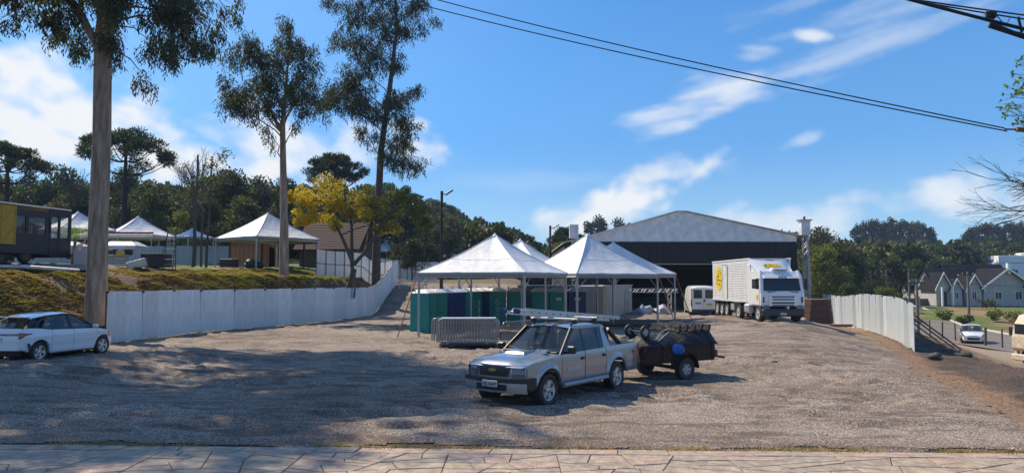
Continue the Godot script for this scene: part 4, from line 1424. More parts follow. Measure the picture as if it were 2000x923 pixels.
	obj("roof", top_sheet(axis([[-1.42, 0.24, 0.08]]), 12, func(x): return pl([[-1.42, 0.57], [-0.4, 0.62], [0.24, 0.62]], x), func(x, u): return pl([[-1.42, 1.33], [-0.9, 1.415], [-0.3, 1.45], [0.0, 1.44], [0.24, 1.395]], x) + 0.03 * (1.0 - u * u) - 0.03 * pow(absf(u), 5.0)), paint, t)
	g = []
	for i in 5:
		var f := i / 4.0
		var row := PackedVector3Array()
		for j in 11:
			var u := -1.0 + j / 5.0
			row.append(V(lerpf(-1.36, -1.80, f) + 0.10 * u * u, lerpf(1.32, 1.02, f), u * lerpf(0.57, 0.68, f)))
		g.append(row)
	b = mb()
	b.grid(g)
	obj("rear_window", b, M("car_glass", Color.BLACK), t)
	for s in [-1, 1]:
		b = mb()
		b.quad(V(-1.30, 1.34, s * 0.56), V(-1.25, 1.20, s * 0.68), V(-1.72, 1.02, s * 0.74), V(-1.72, 1.04, s * 0.66))
		obj("rear_pillar", b, paint if small else blk, t)
	var tl := func(y: float, z: float) -> float: return -1.97 + 0.16 * z * z + 0.3 * pow(maxf(0.0, y - 0.80), 1.3)
	obj("tailgate", nose(0.62, 1.04, -0.74, 0.74, tl), paint, t)
	obj("tail_light_bar", nose(0.83, 0.89, -0.72, 0.72, tl, -0.012), red_lens(), t)
	obj("rear_bumper", nose(0.40, 0.62, -0.76, 0.76, func(_y, z): return -2.0 + 0.17 * z * z), paint, t)
	obj("bumper_skirt", nose(0.22, 0.40, -0.76, 0.76, func(y, z): return -1.98 + 0.17 * z * z + 0.3 * (0.4 - y)), blk, t)
	obj("number_plate", bx(V(-1.97, 0.72, 0), V(0.02, 0.12, 0.38)), M("plate_grey", Color.BLACK), t)
	obj("spoiler", bx(V(-1.42, 1.355, 0), V(0.16, 0.03, 1.1), 0.012), paint, t)
	obj("front_bumper", nose(0.24, 0.62, -0.60, 0.60, func(_y, z): return 1.97 - 0.25 * z * z), paint, t)
	obj("grille", nose(0.32, 0.5, -0.42, 0.42, func(_y, z): return 1.985 - 0.25 * z * z), blk, t)
	obj("chassis", bx(V(0, 0.34, 0), V(3.5, 0.24, 1.1), 0.03), black("chassis_black"), t)
	obj("cabin_floor", bx(V(-0.1, 0.55, 0), V(2.6, 0.2, 1.4)), black("dash_grey"), t)
	obj("dashboard", bx(V(0.85, 0.84, 0), V(0.35, 0.2, 1.35), 0.05), black("dash_grey"), t)
	for q in [[0.1, -0.36], [0.1, 0.36], [-0.85, -0.36], [-0.85, 0.36]]:
		b = mb()
		b.cbox(V(q[0], 0.70, q[1]), V(0.5, 0.16, 0.48), 0.05)
		b.cbox(V(q[0] - 0.26, 0.95, q[1]), V(0.13, 0.55, 0.46), 0.05)
		b.cbox(V(q[0] - 0.28, 1.24, q[1]), V(0.1, 0.14, 0.25), 0.03)
		obj("seat", b, M("seat_grey", Color(0.06, 0.06, 0.065), 0.9), t)
	return t

func logo(t: Node3D, c: Vector3, rx2: float, ry: float, bas: Basis, lines: Array):
	var b := mb()
	var o := PackedVector2Array()
	for k in 36:
		o.append(Vector2(cos(TAU * k / 36.0) * rx2, sin(TAU * k / 36.0) * ry))
	b.prism(o, 0.0, 0.008)
	var e := obj("oval_logo", b, M("logo_yellow", Color(0.72, 0.50, 0.02), 0.45), t)
	e.transform = Transform3D(bas, c)
	b = mb()
	for q in lines:
		b.box(V(q[0] * rx2, q[1] * ry, 0.011), V(q[2] * rx2, q[3] * ry, 0.006))
	obj("logo_mark", b, M("logo_black", Color(0.03, 0.025, 0.01), 0.6), e)

func vehicles():
	var pk := pickup()
	# ---- ladder on the rack
	var al := sheet("ladder_aluminium", Color(0.62, 0.62, 0.62), 0.45, 0.5)
	var t := thing("aluminium_ladder", "aluminium extension ladder with blue feet lying on the pickup's roof rack", "ladder", pk.position, pk.rotation.y)
	var A := V(1.15, 1.97, 0.42)
	var B := V(-3.1, 1.62, 0.14)
	for s in [-0.19, 0.19]:
		for q in [[0.0, A, B.lerp(A, 0.12)], [0.07, A.lerp(B, 0.06), B]]:
			var d: Vector3 = (q[2] - q[1])
			var b := mb()
			b.box((q[1] + q[2]) / 2 + V(0, q[0], s), V(d.length(), 0.09, 0.03), Basis(Vector3.BACK, atan2(-d.y, -d.x) + PI) * Basis(Vector3.UP, 0.065))
			obj("rail", b, al, t)
	for i in 15:
		var p := A.lerp(B, (i + 0.7) / 15.5)
		obj("rung", tb([p + V(0, 0.03, -0.19), p + V(0, 0.03, 0.19)], 0.016, 6), al, t)
		obj("rung_end", bx(p + V(0, 0.03, -0.21), V(0.03, 0.03, 0.012)), black(), t)
	for s in [-0.19, 0.19]:
		obj("foot", tb([A + V(0.0, 0.03, s), A + V(0.12, 0.035, s)], 0.062, 10), M("blue_rubber", Color(0.02, 0.045, 0.16), 0.6), t)
	# ---- trailer, its load and the hand truck on top
	var ta := yaw(-0.85, 0.53)
	var tp := G(4.28, -20.68, 0.02)
	t = thing("cargo_trailer", "rusty brown two wheeled cargo trailer behind the silver pickup", "trailer", tp, ta)
	var rust := M("rusty_steel", Color(0.088, 0.042, 0.027), 0.8, 0.2, {"tex": ntex("rust", 512, 0.02, Color(0.45, 0.42, 0.4), Color(1, 1, 1), FastNoiseLite.TYPE_SIMPLEX_SMOOTH, 5), "scale": 0.9, "world": false})
	for s in [-1, 1]:
		obj("side_wall", bx(V(0.15, 0.74, s * 0.72), V(2.7, 0.42, 0.05), 0.01), rust, t)
		obj("side_rail", bx(V(0.15, 0.97, s * 0.73), V(2.75, 0.04, 0.07), 0.01), rust, t)
		for x in [-1.1, 0.0, 0.75, 1.45]:
			obj("stake", bx(V(x, 0.74, s * 0.76), V(0.06, 0.44, 0.03)), rust, t)
		obj("tail_light", bx(V(-1.32, 0.66, s * 0.62), V(0.09, 0.2, 0.22), 0.02), red_lens(), t)
		var mg := mb()
		var gg := []
		for i in 9:
			var a := PI * i / 8.0
			var row := PackedVector3Array()
			for k in [0.66, 0.92]:
				row.append(V(cos(a) * 0.42, 0.32 + sin(a) * 0.42, s * k))
			gg.append(row)
		mg.grid(gg)
		obj("mudguard", mg, rust, t)
		wheel(t, V(0, 0.31, s * 0.78), 0.31, 0.19, M("white_steel_rim", Color(0.42, 0.42, 0.41), 0.5, 0.4), 6, s, 0.5)
	obj("floor", bx(V(0.15, 0.52, 0), V(2.7, 0.06, 1.46)), rust, t)
	obj("front_wall", bx(V(1.5, 0.72, 0), V(0.05, 0.4, 1.4)), rust, t)
	obj("tail_board", bx(V(-1.22, 0.74, 0), V(0.05, 0.42, 1.44)), rust, t)
	obj("axle", tb([V(0, 0.31, -0.7), V(0, 0.31, 0.7)], 0.05, 8), black(), t)
	obj("rear_bar", tb([V(-1.42, 0.56, -0.9), V(-1.42, 0.56, 0.7)], 0.03, 6), rust, t)
	obj("drawbar", tb([V(1.5, 0.48, -0.5), V(2.1, 0.45, 0)], 0.04, 6), rust, t)
	obj("drawbar", tb([V(1.5, 0.48, 0.5), V(2.1, 0.45, 0)], 0.04, 6), rust, t)
	var tarp := M("black_tarpaulin", Color(0.016, 0.017, 0.02), 0.5, 0.0, {"nrm": ntex("fold", 512, 0.012, Color.BLACK, Color.WHITE, FastNoiseLite.TYPE_SIMPLEX_SMOOTH, 4, 14.0), "scale": 0.9, "world": false, "spec": 0.3})
	t = thing("tarpaulin_load", "lumpy load under shiny black tarpaulin heaped in the trailer", "tarpaulin", tp, ta)
	var g := []
	for i in 34:
		var x := lerpf(-1.34, 1.55, i / 33.0)
		var row := PackedVector3Array()
		for j in 27:
			var u := -1.0 + 2.0 * j / 26.0
			var hgt := 1.20 + 0.17 * ss(0.0, -1.0, x) + 0.09 * nz.get_noise_2d(x * 30.0, u * 20.0) + 0.07 * sin(x * 9.0 + u * 3.0) * 0.5
			var e := pow(absf(u), 3.5)
			var y := lerpf(hgt, 0.95, e) - 0.25 * ss(1.0, 1.55, x)
			if x < -1.28 or x > 1.5:
				y = 0.92
			row.append(V(x + 0.04 * nz.get_noise_2d(u * 30.0, x * 20.0), y + 0.05 * nz.get_noise_2d(x * 70.0 + 9.0, u * 50.0), u * (0.79 + 0.03 * nz.get_noise_2d(x * 60.0, u * 10.0))))
		g.append(row)
	var b := mb()
	b.grid(g)
	obj("tarpaulin", b, tarp, t)
	for i in 5:
		var x := -1.2 + i * 0.24
		b = mb()
		b.cbox(V(x, 1.36 + 0.02 * (i % 2), 0.05 * i), V(0.06, 0.22, 1.2), 0.02, Basis(Vector3.BACK, 0.35))
		obj("folded_panel", b, tarp, t)
	for q in [[[0.3, 1.3, -0.5], [1.5, 0.75, -0.75]], [[0.5, 1.3, 0.2], [1.6, 0.8, -0.3]], [[-0.9, 1.42, 0.3], [0.5, 1.3, -0.4], [1.5, 0.6, -0.75]]]:
		var pts := []
		for p in q:
			pts.append(V(p[0], p[1], p[2]))
		obj("rope", tb(pts, 0.012, 5), M("pale_rope", Color(0.36, 0.34, 0.31), 0.9), t)
	t = thing("blue_bag", "crumpled bright blue plastic bag tucked on the trailer's side", "bag", tp, ta)
	g = []
	for i in 12:
		var row := PackedVector3Array()
		for j in 14:
			var f := i / 11.0
			var a := TAU * j / 14.0
			var r := pow(sin(f * PI), 0.5) * (0.17 + 0.12 * nz.get_noise_2d(i * 60.0, j * 55.0)) + 0.005
			row.append(V(-0.02 + f * 0.5, 0.80 + 0.06 * f + cos(a) * r * 0.9, -0.78 + sin(a) * r * 0.5))
		g.append(row)
	b = mb()
	b.grid(g, true)
	obj("bag_skin", b, M("blue_plastic", Color(0.012, 0.085, 0.36), 0.4, 0.0, {"nrm": noises["fold"], "scale": 1.6, "world": false}), t)
	t = thing("hand_truck", "upturned hand truck with two dark wheels on top of the trailer load", "hand truck", tp + V(0.02, -0.30, 0.1), ta)
	for s in [-0.32, 0.32]:
		wheel(t, V(1.05, 1.62, s), 0.17, 0.07, M("white_steel_rim"), 4, -1.0, 0.55)
		obj("tube_frame", tb([V(0.9, 1.22, s * 0.8), V(1.05, 1.62, s * 0.8), V(0.55, 1.28, s * 0.8), V(-0.1, 1.34, s * 0.8)], 0.02, 6), black(), t)
	obj("axle", tb([V(1.05, 1.62, -0.32), V(1.05, 1.62, 0.32)], 0.018, 6), black(), t)
	# ---- white hatchback on the left
	var hb := hatchback("white_hatchback", "white hatchback parked at the left beside the thick trunk", G(-14.8, -23.6, 0.01), yaw(0.2, -0.98))
	hb.position.y = h(-14.8, -23.6) + 0.015
	hatchback("small_white_car", "small white car on the street behind the wire fence", G(37.9, -60.5, 0.05), yaw(-0.5, 0.87), true)
	lorry()
	van()
	dusty_truck()

func lorry():
	var white := M("lorry_white", Color(0.74, 0.74, 0.74), 0.3, 0.0, {"coat": 0.6})
	var blk := black("trim_black")
	var P := G(15.35, -43.2, 0.01)
	var t := thing("truck_tractor", "white cab-over truck tractor with yellow oval logo on its roof deflector", "truck", P, yaw(0.05, 1.0))
	# cab, front at x = 1.6
	var prof := PackedVector2Array([Vector2(-0.55, 0.95), Vector2(1.45, 0.95), Vector2(1.50, 1.62), Vector2(1.42, 1.75), Vector2(1.24, 2.62), Vector2(1.0, 2.92), Vector2(-0.55, 2.96)])
	var b := mb()
	b.prism(prof, -1.22, 1.22)
	obj("cab_shell", b, white, t)
	for s in [-1, 1]:
		obj("cab_corner", tb([V(1.38, 0.95, s * 1.16), V(1.42, 1.62, s * 1.16), V(1.34, 1.75, s * 1.16), V(1.16, 2.62, s * 1.14), V(0.92, 2.9, s * 1.1)], 0.12, 10), white, t)
		var dr := obj("door", bx(V(0.55, 1.75, s * 1.235), V(1.2, 1.5, 0.03), 0.01), white, t)
		obj("side_window", bx(V(0.6, 2.2, s * 1.25), V(0.95, 0.55, 0.02), 0.005), M("dark_pane"), dr)
		obj("headlight", bx(V(1.50, 0.86, s * 0.98), V(0.12, 0.24, 0.46), 0.05), lamp_glass(), t)
		obj("corner_vent", bx(V(1.50, 1.30, s * 1.12), V(0.06, 0.34, 0.10), 0.02), blk, t)
		obj("door_mirror", bx(V(1.35, 2.2, s * 1.42), V(0.12, 0.62, 0.2), 0.04), blk, t)
		obj("mirror_arm", tb([V(1.3, 2.45, s * 1.25), V(1.35, 2.42, s * 1.42)], 0.03, 6), blk, t)
		for x in [0.75, -2.4]:
			wheel(t, V(x, 0.5, s * 1.05), 0.5, 0.3, M("white_steel_rim"), 8, s, 0.6)
		obj("rear_mudguard", bx(V(-2.4, 1.03, s * 1.0), V(1.2, 0.06, 0.5), 0.02), blk, t)
		obj("side_skirt", bx(V(-0.9, 0.72, s * 1.08), V(1.0, 0.6, 0.3), 0.12), M("tank_aluminium", Color(0.5, 0.5, 0.5), 0.4, 0.6), t)
		obj("deflector_side", bx(V(-0.55, 2.2, s * 1.16), V(0.5, 2.3, 0.06), 0.02), white, t)
	# deflector: swept up to the back
	var g := []
	for i in 8:
		var f := i / 7.0
		var row := PackedVector3Array()
		for j in 13:
			var u := -1.0 + j / 6.0
			row.append(V(lerpf(0.42, -0.30, f) - 0.35 * pow(absf(u), 3.0), lerpf(2.92, 3.55, f) + 0.14 * u * u * f, u * lerpf(1.12, 1.14, f)))
		g.append(row)
	b = mb()
	b.grid(g)
	var df := obj("roof_deflector", b, white, t)
	b = mb()
	for s in [-1, 1]:
		b.quad(V(0.30, 2.92, s * 1.12), V(-0.75, 3.66, s * 1.14), V(-0.85, 2.92, s * 1.14), V(-0.2, 2.92, s * 1.14))
	obj("deflector_cheek", b, white, t)
	logo(df, V(0.06, 3.27, 0.0), 0.55, 0.16, Basis(Vector3(0, 0, -1), Vector3(-0.753, 0.658, 0), Vector3(0.658, 0.753, 0)), [[-0.72, 0.0, 0.3, 0.55], [-0.1, -0.1, 0.55, 0.14], [0.45, -0.05, 0.3, 0.2], [-0.2, 0.3, 0.3, 0.12]])
	var un := obj("roof_cooler", bx(V(0.92, 3.0, 0), V(0.5, 0.22, 0.9), 0.07), white, t)
	obj("cooler_grille", bx(V(1.17, 2.98, 0), V(0.02, 0.08, 0.75)), M("dull_grey", Color(0.25, 0.25, 0.25), 0.7), un)
	b = mb()
	b.hexa([V(1.395, 1.80, -1.08), V(1.395, 1.80, 1.08), V(1.43, 1.80, 1.08), V(1.43, 1.80, -1.08), V(1.255, 2.50, -1.02), V(1.255, 2.50, 1.02), V(1.29, 2.50, 1.02), V(1.29, 2.50, -1.02)])
	obj("windscreen", b, M("dark_pane"), t)
	b = mb()
	b.hexa([V(1.24, 2.5, -1.1), V(1.24, 2.5, 1.1), V(1.52, 2.52, 1.05), V(1.52, 2.52, -1.05), V(1.15, 2.72, -1.1), V(1.15, 2.72, 1.1), V(1.35, 2.70, 1.05), V(1.35, 2.70, -1.05)])
	var vs := obj("sun_visor", b, white, t)
	b = mb()
	for k in 3:
		b.box(V(1.485, 2.58, -0.17 + k * 0.17), V(0.02, 0.05, 0.12))
	obj("visor_lettering", b, blk, vs)
	obj("grille_panel", bx(V(1.50, 1.26, 0), V(0.08, 0.66, 1.66), 0.03), white, t)
	for i in 4:
		obj("grille_slot", bx(V(1.545, [1.46, 1.31, 1.12, 0.98][i], 0), V(0.02, [0.07, 0.07, 0.09, 0.06][i], [1.3, 1.25, 1.3, 1.25][i]), 0.005), blk, t)
	obj("lower_screen_band", bx(V(1.47, 1.70, 0), V(0.06, 0.12, 2.1), 0.02), white, t)
	for s in [-1, 1]:
		obj("wiper", tb([V(1.50, 1.72, s * 0.9), V(1.47, 1.75, s * 0.4)], 0.03, 5), blk, t)
	obj("front_bumper", bx(V(1.50, 0.56, 0), V(0.3, 0.42, 2.46), 0.07), M("bumper_charcoal", Color(0.035, 0.036, 0.04), 0.5), t)
	obj("number_plate", bx(V(1.66, 0.50, 0.05), V(0.015, 0.12, 0.36)), M("plate_grey"), t)
	obj("chassis", bx(V(-1.3, 0.85, 0), V(4.0, 0.26, 0.9), 0.02), black("chassis_black"), t)
	logo(t, V(0.9, 1.42, 1.255), 0.16, 0.2, Basis(), [[0, 0, 1.0, 0.15], [0, 0.4, 0.7, 0.12]])
	# ---- semitrailer
	var q := G(15.85, -49.0, 0.01)
	t = thing("box_semitrailer", "long white corrugated box trailer with big yellow oval logo", "trailer", q, yaw(0.0, 1.0))
	var box := sheet("trailer_white", Color(0.68, 0.69, 0.71), 0.45)
	obj("box_body", bx(V(0, 2.45, 0), V(8.4, 2.7, 2.5), 0.02), box, t)
	for s in [-1, 1]:
		b = mb()
		for i in 22:
			b.cbox(V(0, 1.25 + i * 0.11, s * 1.252), V(8.2, 0.05, 0.03), 0.012)
		obj("corrugation", b, box, t)
		obj("top_rail", bx(V(0, 3.78, s * 1.26), V(8.42, 0.1, 0.05), 0.01), box, t)
		obj("bottom_rail", bx(V(0, 1.14, s * 1.26), V(8.42, 0.12, 0.05), 0.01), box, t)
		for x in [-1.1, -2.25, -3.4]:
			wheel(t, V(x, 0.5, s * 1.05), 0.5, 0.3, M("white_steel_rim"), 8, s, 0.6)
		obj("mudguard", bx(V(-2.25, 1.04, s * 1.05), V(3.5, 0.05, 0.5), 0.02), blk, t)
		obj("side_locker", bx(V(0.2, 0.75, s * 1.0), V(0.8, 0.5, 0.35), 0.03), M("dull_grey"), t)
		obj("landing_leg", bx(V(2.2, 0.55, s * 0.8), V(0.14, 1.08, 0.14), 0.01), blk, t)
		var dd := obj("side_door", bx(V(-1.0, 2.35, s * 1.285), V(1.0, 2.3, 0.02), 0.004), box, t)
		b = mb()
		for e in [-0.5, 0.5]:
			b.box(V(-1.0 + e, 2.35, s * 1.297), V(0.03, 2.3, 0.01))
		b.box(V(-1.0, 3.5, s * 1.297), V(1.0, 0.03, 0.01))
		obj("door_seal", b, M("dull_grey"), dd)
	obj("chassis", bx(V(-0.3, 0.96, 0), V(7.8, 0.24, 1.0), 0.02), black("chassis_black"), t)
	b = mb()
	for z in [-0.95, 0.0, 0.95]:
		b.box(V(4.21, 3.66, z), V(0.02, 0.12, 0.5 if z == 0.0 else 0.3))
	obj("front_vent", b, M("dull_grey"), t)
	logo(t, V(-2.55, 2.6, 1.275), 0.75, 0.85, Basis(), [[0.55, 0.42, 0.22, 0.16], [-0.1, 0.18, 0.5, 0.12], [0.15, 0.6, 0.25, 0.10], [-0.45, -0.1, 0.12, 0.45], [0.5, -0.16, 0.5, 0.10], [-0.05, -0.12, 0.35, 0.12], [-0.5, -0.42, 0.3, 0.10], [0.2, -0.5, 0.45, 0.12], [-0.05, 0.35, 0.08, 0.3]])

func van():
	var white := M("lorry_white")
	var blk := black("trim_black")
	var t := thing("white_van", "white panel van seen from behind left of the big truck", "van", G(15.0, -58.8, 0.01), yaw(0.12, -1.0))
	var g := []
	# rounded body, rear at x = -2.7
	for i in 12:
		var x: float = [-2.7, -2.62, -2.4, -1.0, 0.5, 1.2, 1.6, 2.0, 2.4, 2.6, 2.68, 2.7][i]
		var top: float = [2.2, 2.3, 2.34, 2.36, 2.36, 2.2, 1.85, 1.4, 1.2, 1.1, 1.0, 0.8][i]
		var hw: float = [0.92, 0.97, 0.99, 1.0, 1.0, 1.0, 0.98, 0.96, 0.9, 0.85, 0.8, 0.7][i]
		var row := PackedVector3Array()
		for k in [[-0.94, 0.36], [-1.0, 0.6], [-1.0, 1.15], [-0.97, top * 0.72], [-0.9, top - 0.16], [-0.78, top - 0.04], [-0.4, top], [0.4, top], [0.78, top - 0.04], [0.9, top - 0.16], [0.97, top * 0.72], [1.0, 1.15], [1.0, 0.6], [0.94, 0.36]]:
			row.append(V(x, maxf(0.36, k[1]), k[0] * hw))
		g.append(row)
	var b := mb()
	b.grid(g)
	obj("body", b, white, t)
	for s in [-1, 1]:
		var d := obj("rear_door", bx(V(-2.72, 1.32, s * 0.435), V(0.05, 1.72, 0.85), 0.02), white, t)
		obj("door_window", bx(V(-2.75, 1.72, s * 0.43), V(0.02, 0.66, 0.64), 0.008), M("dark_pane"), d)
		obj("tail_light", bx(V(-2.70, 1.05, s * 0.93), V(0.1, 0.5, 0.08), 0.02), red_lens(), t)
		obj("corner_panel", bx(V(-2.66, 1.75, s * 0.90), V(0.1, 0.8, 0.1), 0.03), M("logo_yellow"), t)
		for x in [1.6, -1.6]:
			wheel(t, V(x, 0.33, s * 0.85), 0.33, 0.22, alloy(), 6, s)
		obj("door_mirror", bx(V(1.5, 1.5, s * 1.1), V(0.1, 0.3, 0.2), 0.03), blk, t)
	obj("rear_bumper", bx(V(-2.74, 0.45, 0), V(0.14, 0.2, 1.84), 0.04), M("bumper_charcoal"), t)
	obj("door_latch", bx(V(-2.77, 1.22, 0.06), V(0.03, 0.16, 0.13), 0.01), blk, t)
	obj("plate_recess", bx(V(-2.76, 1.02, -0.42), V(0.02, 0.15, 0.46), 0.005), M("dull_grey"), t)
	logo(t, V(-2.75, 0.93, 0.42), 0.26, 0.10, Basis(Vector3.UP, -PI / 2), [[0, 0, 1.0, 0.3]])

func dusty_truck():
	var dust := M("dusty_white", Color(0.62, 0.58, 0.50), 0.6, 0.0, {"tex": ntex("dust", 512, 0.008, Color(0.82, 0.74, 0.64), Color(1, 1, 1)), "scale": 0.9})
	var blk := black("trim_black")
	var t := thing("dusty_truck", "dusty cream truck cab at the right edge on the dirt road", "truck", G(29.5, -40.2, 0.02), yaw(-1.0, 0.12))
	var b := mb()
	b.prism(PackedVector2Array([Vector2(-0.7, 0.85), Vector2(1.25, 0.85), Vector2(1.38, 1.0), Vector2(1.36, 1.6), Vector2(1.18, 2.3), Vector2(0.85, 2.8), Vector2(0.5, 2.86), Vector2(-0.7, 2.86)]), -1.15, 1.15)
	obj("cab_shell", b, dust, t)
	for s in [-1, 1]:
		var d := obj("door", bx(V(0.5, 1.55, s * 1.165), V(1.1, 1.35, 0.03), 0.01), dust, t)
		b = mb()
		b.prism(PackedVector2Array([Vector2(0.1, 1.62), Vector2(1.05, 1.62), Vector2(0.98, 2.2), Vector2(0.1, 2.2)]), s * 1.17, s * 1.19)
		obj("side_window", b, M("dark_pane"), d)
		obj("door_handle", bx(V(0.1, 1.45, s * 1.19), V(0.16, 0.05, 0.03), 0.01), blk, d)
		obj("door_mirror", bx(V(1.25, 1.9, s * 1.35), V(0.1, 0.5, 0.2), 0.03), blk, t)
		obj("mudguard", bx(V(1.15, 0.65, s * 1.05), V(0.2, 0.75, 0.25), 0.05), dust, t)
		obj("mudguard", bx(V(-0.2, 0.7, s * 1.05), V(0.14, 0.7, 0.25), 0.04), dust, t)
		for x in [0.45, -3.4]:
			wheel(t, V(x, 0.48, s * 0.98), 0.48, 0.28, M("dirty_rim", Color(0.16, 0.11, 0.08), 0.8), 8, s, 0.6)
	obj("front_bumper", bx(V(1.38, 0.5, 0), V(0.2, 0.35, 2.3), 0.05), dust, t)
	obj("windscreen", bx(V(1.3, 1.95, 0), V(0.04, 0.75, 2.0), 0.01), M("dark_pane"), t)
	obj("chassis", bx(V(-2.2, 0.8, 0), V(5.0, 0.24, 0.9), 0.02), black("chassis_black"), t)
	obj("load_body", bx(V(-3.2, 1.65, 0), V(4.2, 1.3, 2.4), 0.03), black("dark_body", 0.03, 0.7), t)

func site_things():
	var steel := sheet("barrier_zinc", Color(0.42, 0.42, 0.42), 0.4, 0.7)
	# ---- portable toilets
	var teal := M("teal_plastic", Color(0.008, 0.27, 0.25), 0.45, 0.0, {"tex": noises["dull"], "scale": 0.8})
	var navy := M("navy_plastic", Color(0.012, 0.04, 0.18), 0.45, 0.0, {"tex": noises["dull"], "scale": 0.8})
	var roof := M("translucent_white", Color(0.66, 0.66, 0.64), 0.5)
	var spots := []
	for i in 8:
		spots.append([-4.62 + 0.36 * i * 1.17, -38.1 - 0.933 * i * 1.17 - 0.4, yaw(0.933, 0.36), teal if i in [0, 1, 4, 5, 7] else navy, ["nearest portable toilet of the row, teal, beside the tent's corner pole", "second portable toilet of the receding row, teal", "third portable toilet of the receding row, dark blue", "fourth portable toilet of the receding row, dark blue", "fifth portable toilet of the receding row, teal", "sixth portable toilet of the row, teal with pale printed door strip", "seventh portable toilet of the receding row, dark blue", "last portable toilet of the receding row, teal"][i]])
	spots.append([-0.95, -46.0, yaw(0.1, 1.0), teal, "sunlit teal portable toilet with pale print, left of the gap"])
	spots.append([0.25, -46.1, yaw(0.1, 1.0), teal, "narrow sunlit teal portable toilet right of the gap"])
	spots.append([1.75, -45.6, yaw(0.05, 1.0), teal, "plain teal portable toilet leftmost against the grey cabin"])
	spots.append([2.85, -45.6, yaw(0.05, 1.0), teal, "teal portable toilet with small sign beside the navy one"])
	spots.append([4.0, -45.6, yaw(0.05, 1.0), navy, "navy portable toilet with white sign against the grey cabin"])
	var ti := 0
	for s in spots:
		var t := thing("portable_toilet", s[4], "toilet", G(s[0], s[1]), s[2], "portable toilets under the tents")
		var m: Material = s[3]
		obj("shell", bx(V(0, 1.07, 0), V(1.08, 2.06, 1.08), 0.03), m, t)
		for k in 5:
			for f in [[-0.545, 0.0], [0.0, 0.545], [0.0, -0.545]]:
				obj("wall_rib", bx(V(f[0], 0.32 + k * 0.38, f[1]), V(0.03 if f[1] == 0.0 else 0.82, 0.17, 0.82 if f[1] == 0.0 else 0.03), 0.012), m, t)
		var d := obj("door", bx(V(0.555, 1.02, 0), V(0.03, 1.86, 0.72), 0.01), m, t)
		for k in 3:
			obj("door_panel", bx(V(0.573, 0.45 + k * 0.56, 0), V(0.016, 0.46, 0.56), 0.006), m, d)
		obj("latch", bx(V(0.585, 1.05, 0.3), V(0.03, 0.12, 0.06), 0.01), black(), d)
		if ti in [5, 8]:
			var b := mb()
			for k in 3:
				b.tube([V(0.59, 0.55 + k * 0.42, -0.13), V(0.59, 0.72 + k * 0.42, 0.0), V(0.59, 0.55 + k * 0.42, 0.13), V(0.59, 0.40 + k * 0.42, 0.0), V(0.59, 0.55 + k * 0.42, -0.13)], 0.035, 5, false)
			obj("door_print", b, M("pale_print", Color(0.5, 0.6, 0.56), 0.6), d)
		if ti in [11, 12]:
			obj("door_sign", bx(V(0.59, 1.62, 0.0), V(0.012, 0.16, 0.34)), M("sign_white", Color(0.6, 0.62, 0.64), 0.6), d)
		var g := []
		for i in 9:
			var row := PackedVector3Array()
			for j in 9:
				var u := -1.0 + i / 4.0
				var w := -1.0 + j / 4.0
				row.append(V(u * 0.57, 2.09 + 0.19 * (1.0 - pow(maxf(absf(u), absf(w)), 3.0)) + 0.02 * cos(i * PI), w * 0.57))
			g.append(row)
		var b := mb()
		b.grid(g)
		b.cbox(V(0, 2.08, 0), V(1.15, 0.05, 1.15), 0.015)
		obj("domed_roof", b, roof, t)
		obj("vent_pipe", tb([V(-0.42, 2.0, 0.42), V(-0.42, 2.36, 0.42)], 0.045, 8), black(), t)
		ti += 1
	# ---- grey cabin and long container
	var grey := sheet("cabin_grey", Color(0.30, 0.30, 0.31), 0.6)
	var t := thing("site_cabin", "plain grey site cabin behind the teal and navy toilets", "cabin", G(2.2, -49.5))
	obj("wall", bx(V(0, 1.2, 0), V(3.6, 2.36, 5.0), 0.03), grey, t)
	obj("roof_edge", bx(V(0, 2.4, 0), V(3.7, 0.08, 5.1), 0.02), grey, t)
	var cg := sheet("container_grey", Color(0.42, 0.42, 0.40), 0.6)
	t = thing("shipping_container", "long pale grey corrugated container receding behind the white tents", "container", G(7.35, -58.2), yaw(0.315, -0.949))
	obj("box", bx(V(0, 1.2, 0), V(12.6, 2.34, 2.36), 0.02), cg, t)
	for s in [-1, 1]:
		var b := mb()
		for i in 44:
			b.hexa([V(-6.1 + i * 0.28, 0.12, s * 1.18), V(-5.95 + i * 0.28, 0.12, s * 1.18), V(-5.98 + i * 0.28, 0.12, s * 1.215), V(-6.07 + i * 0.28, 0.12, s * 1.215), V(-6.1 + i * 0.28, 2.3, s * 1.18), V(-5.95 + i * 0.28, 2.3, s * 1.18), V(-5.98 + i * 0.28, 2.3, s * 1.215), V(-6.07 + i * 0.28, 2.3, s * 1.215)])
		obj("corrugation", b, cg, t)
		for y in [0.08, 2.36]:
			obj("rail", bx(V(0, y, s * 1.2), V(12.7, 0.12, 0.1), 0.02), cg, t)
	# ---- dark floor under the tent and a truss frame
	t = thing("floor_platform", "low dark floor platform under the strapped white tent", "platform", G(7.4, -46.0), yaw(0.949, 0.3))
	for i in 5:
		obj("deck_board", bx(V(0, 0.1, -2.5 + i * 1.24), V(4.6, 0.16, 1.22), 0.015), wood("dark_deck", Color(0.055, 0.045, 0.04)), t)
	t = thing("truss_frame", "grey lattice truss beam on two lattice legs before the marquee", "truss", G(11.0, -60.0))
	var gt: Material = mats["galvanised_truss"]
	var b2 := mb()
	truss(b2, V(-2.4, 1.95, 0), V(2.6, 1.95, 0), 0.3, 0.3, 0.025)
	obj("beam", b2, gt, t)
	for x in [-1.6, 1.9]:
		b2 = mb()
		truss(b2, V(x, 0.0, 0), V(x, 1.8, 0), 0.28, 0.3, 0.022)
		obj("leg", b2, gt, t)
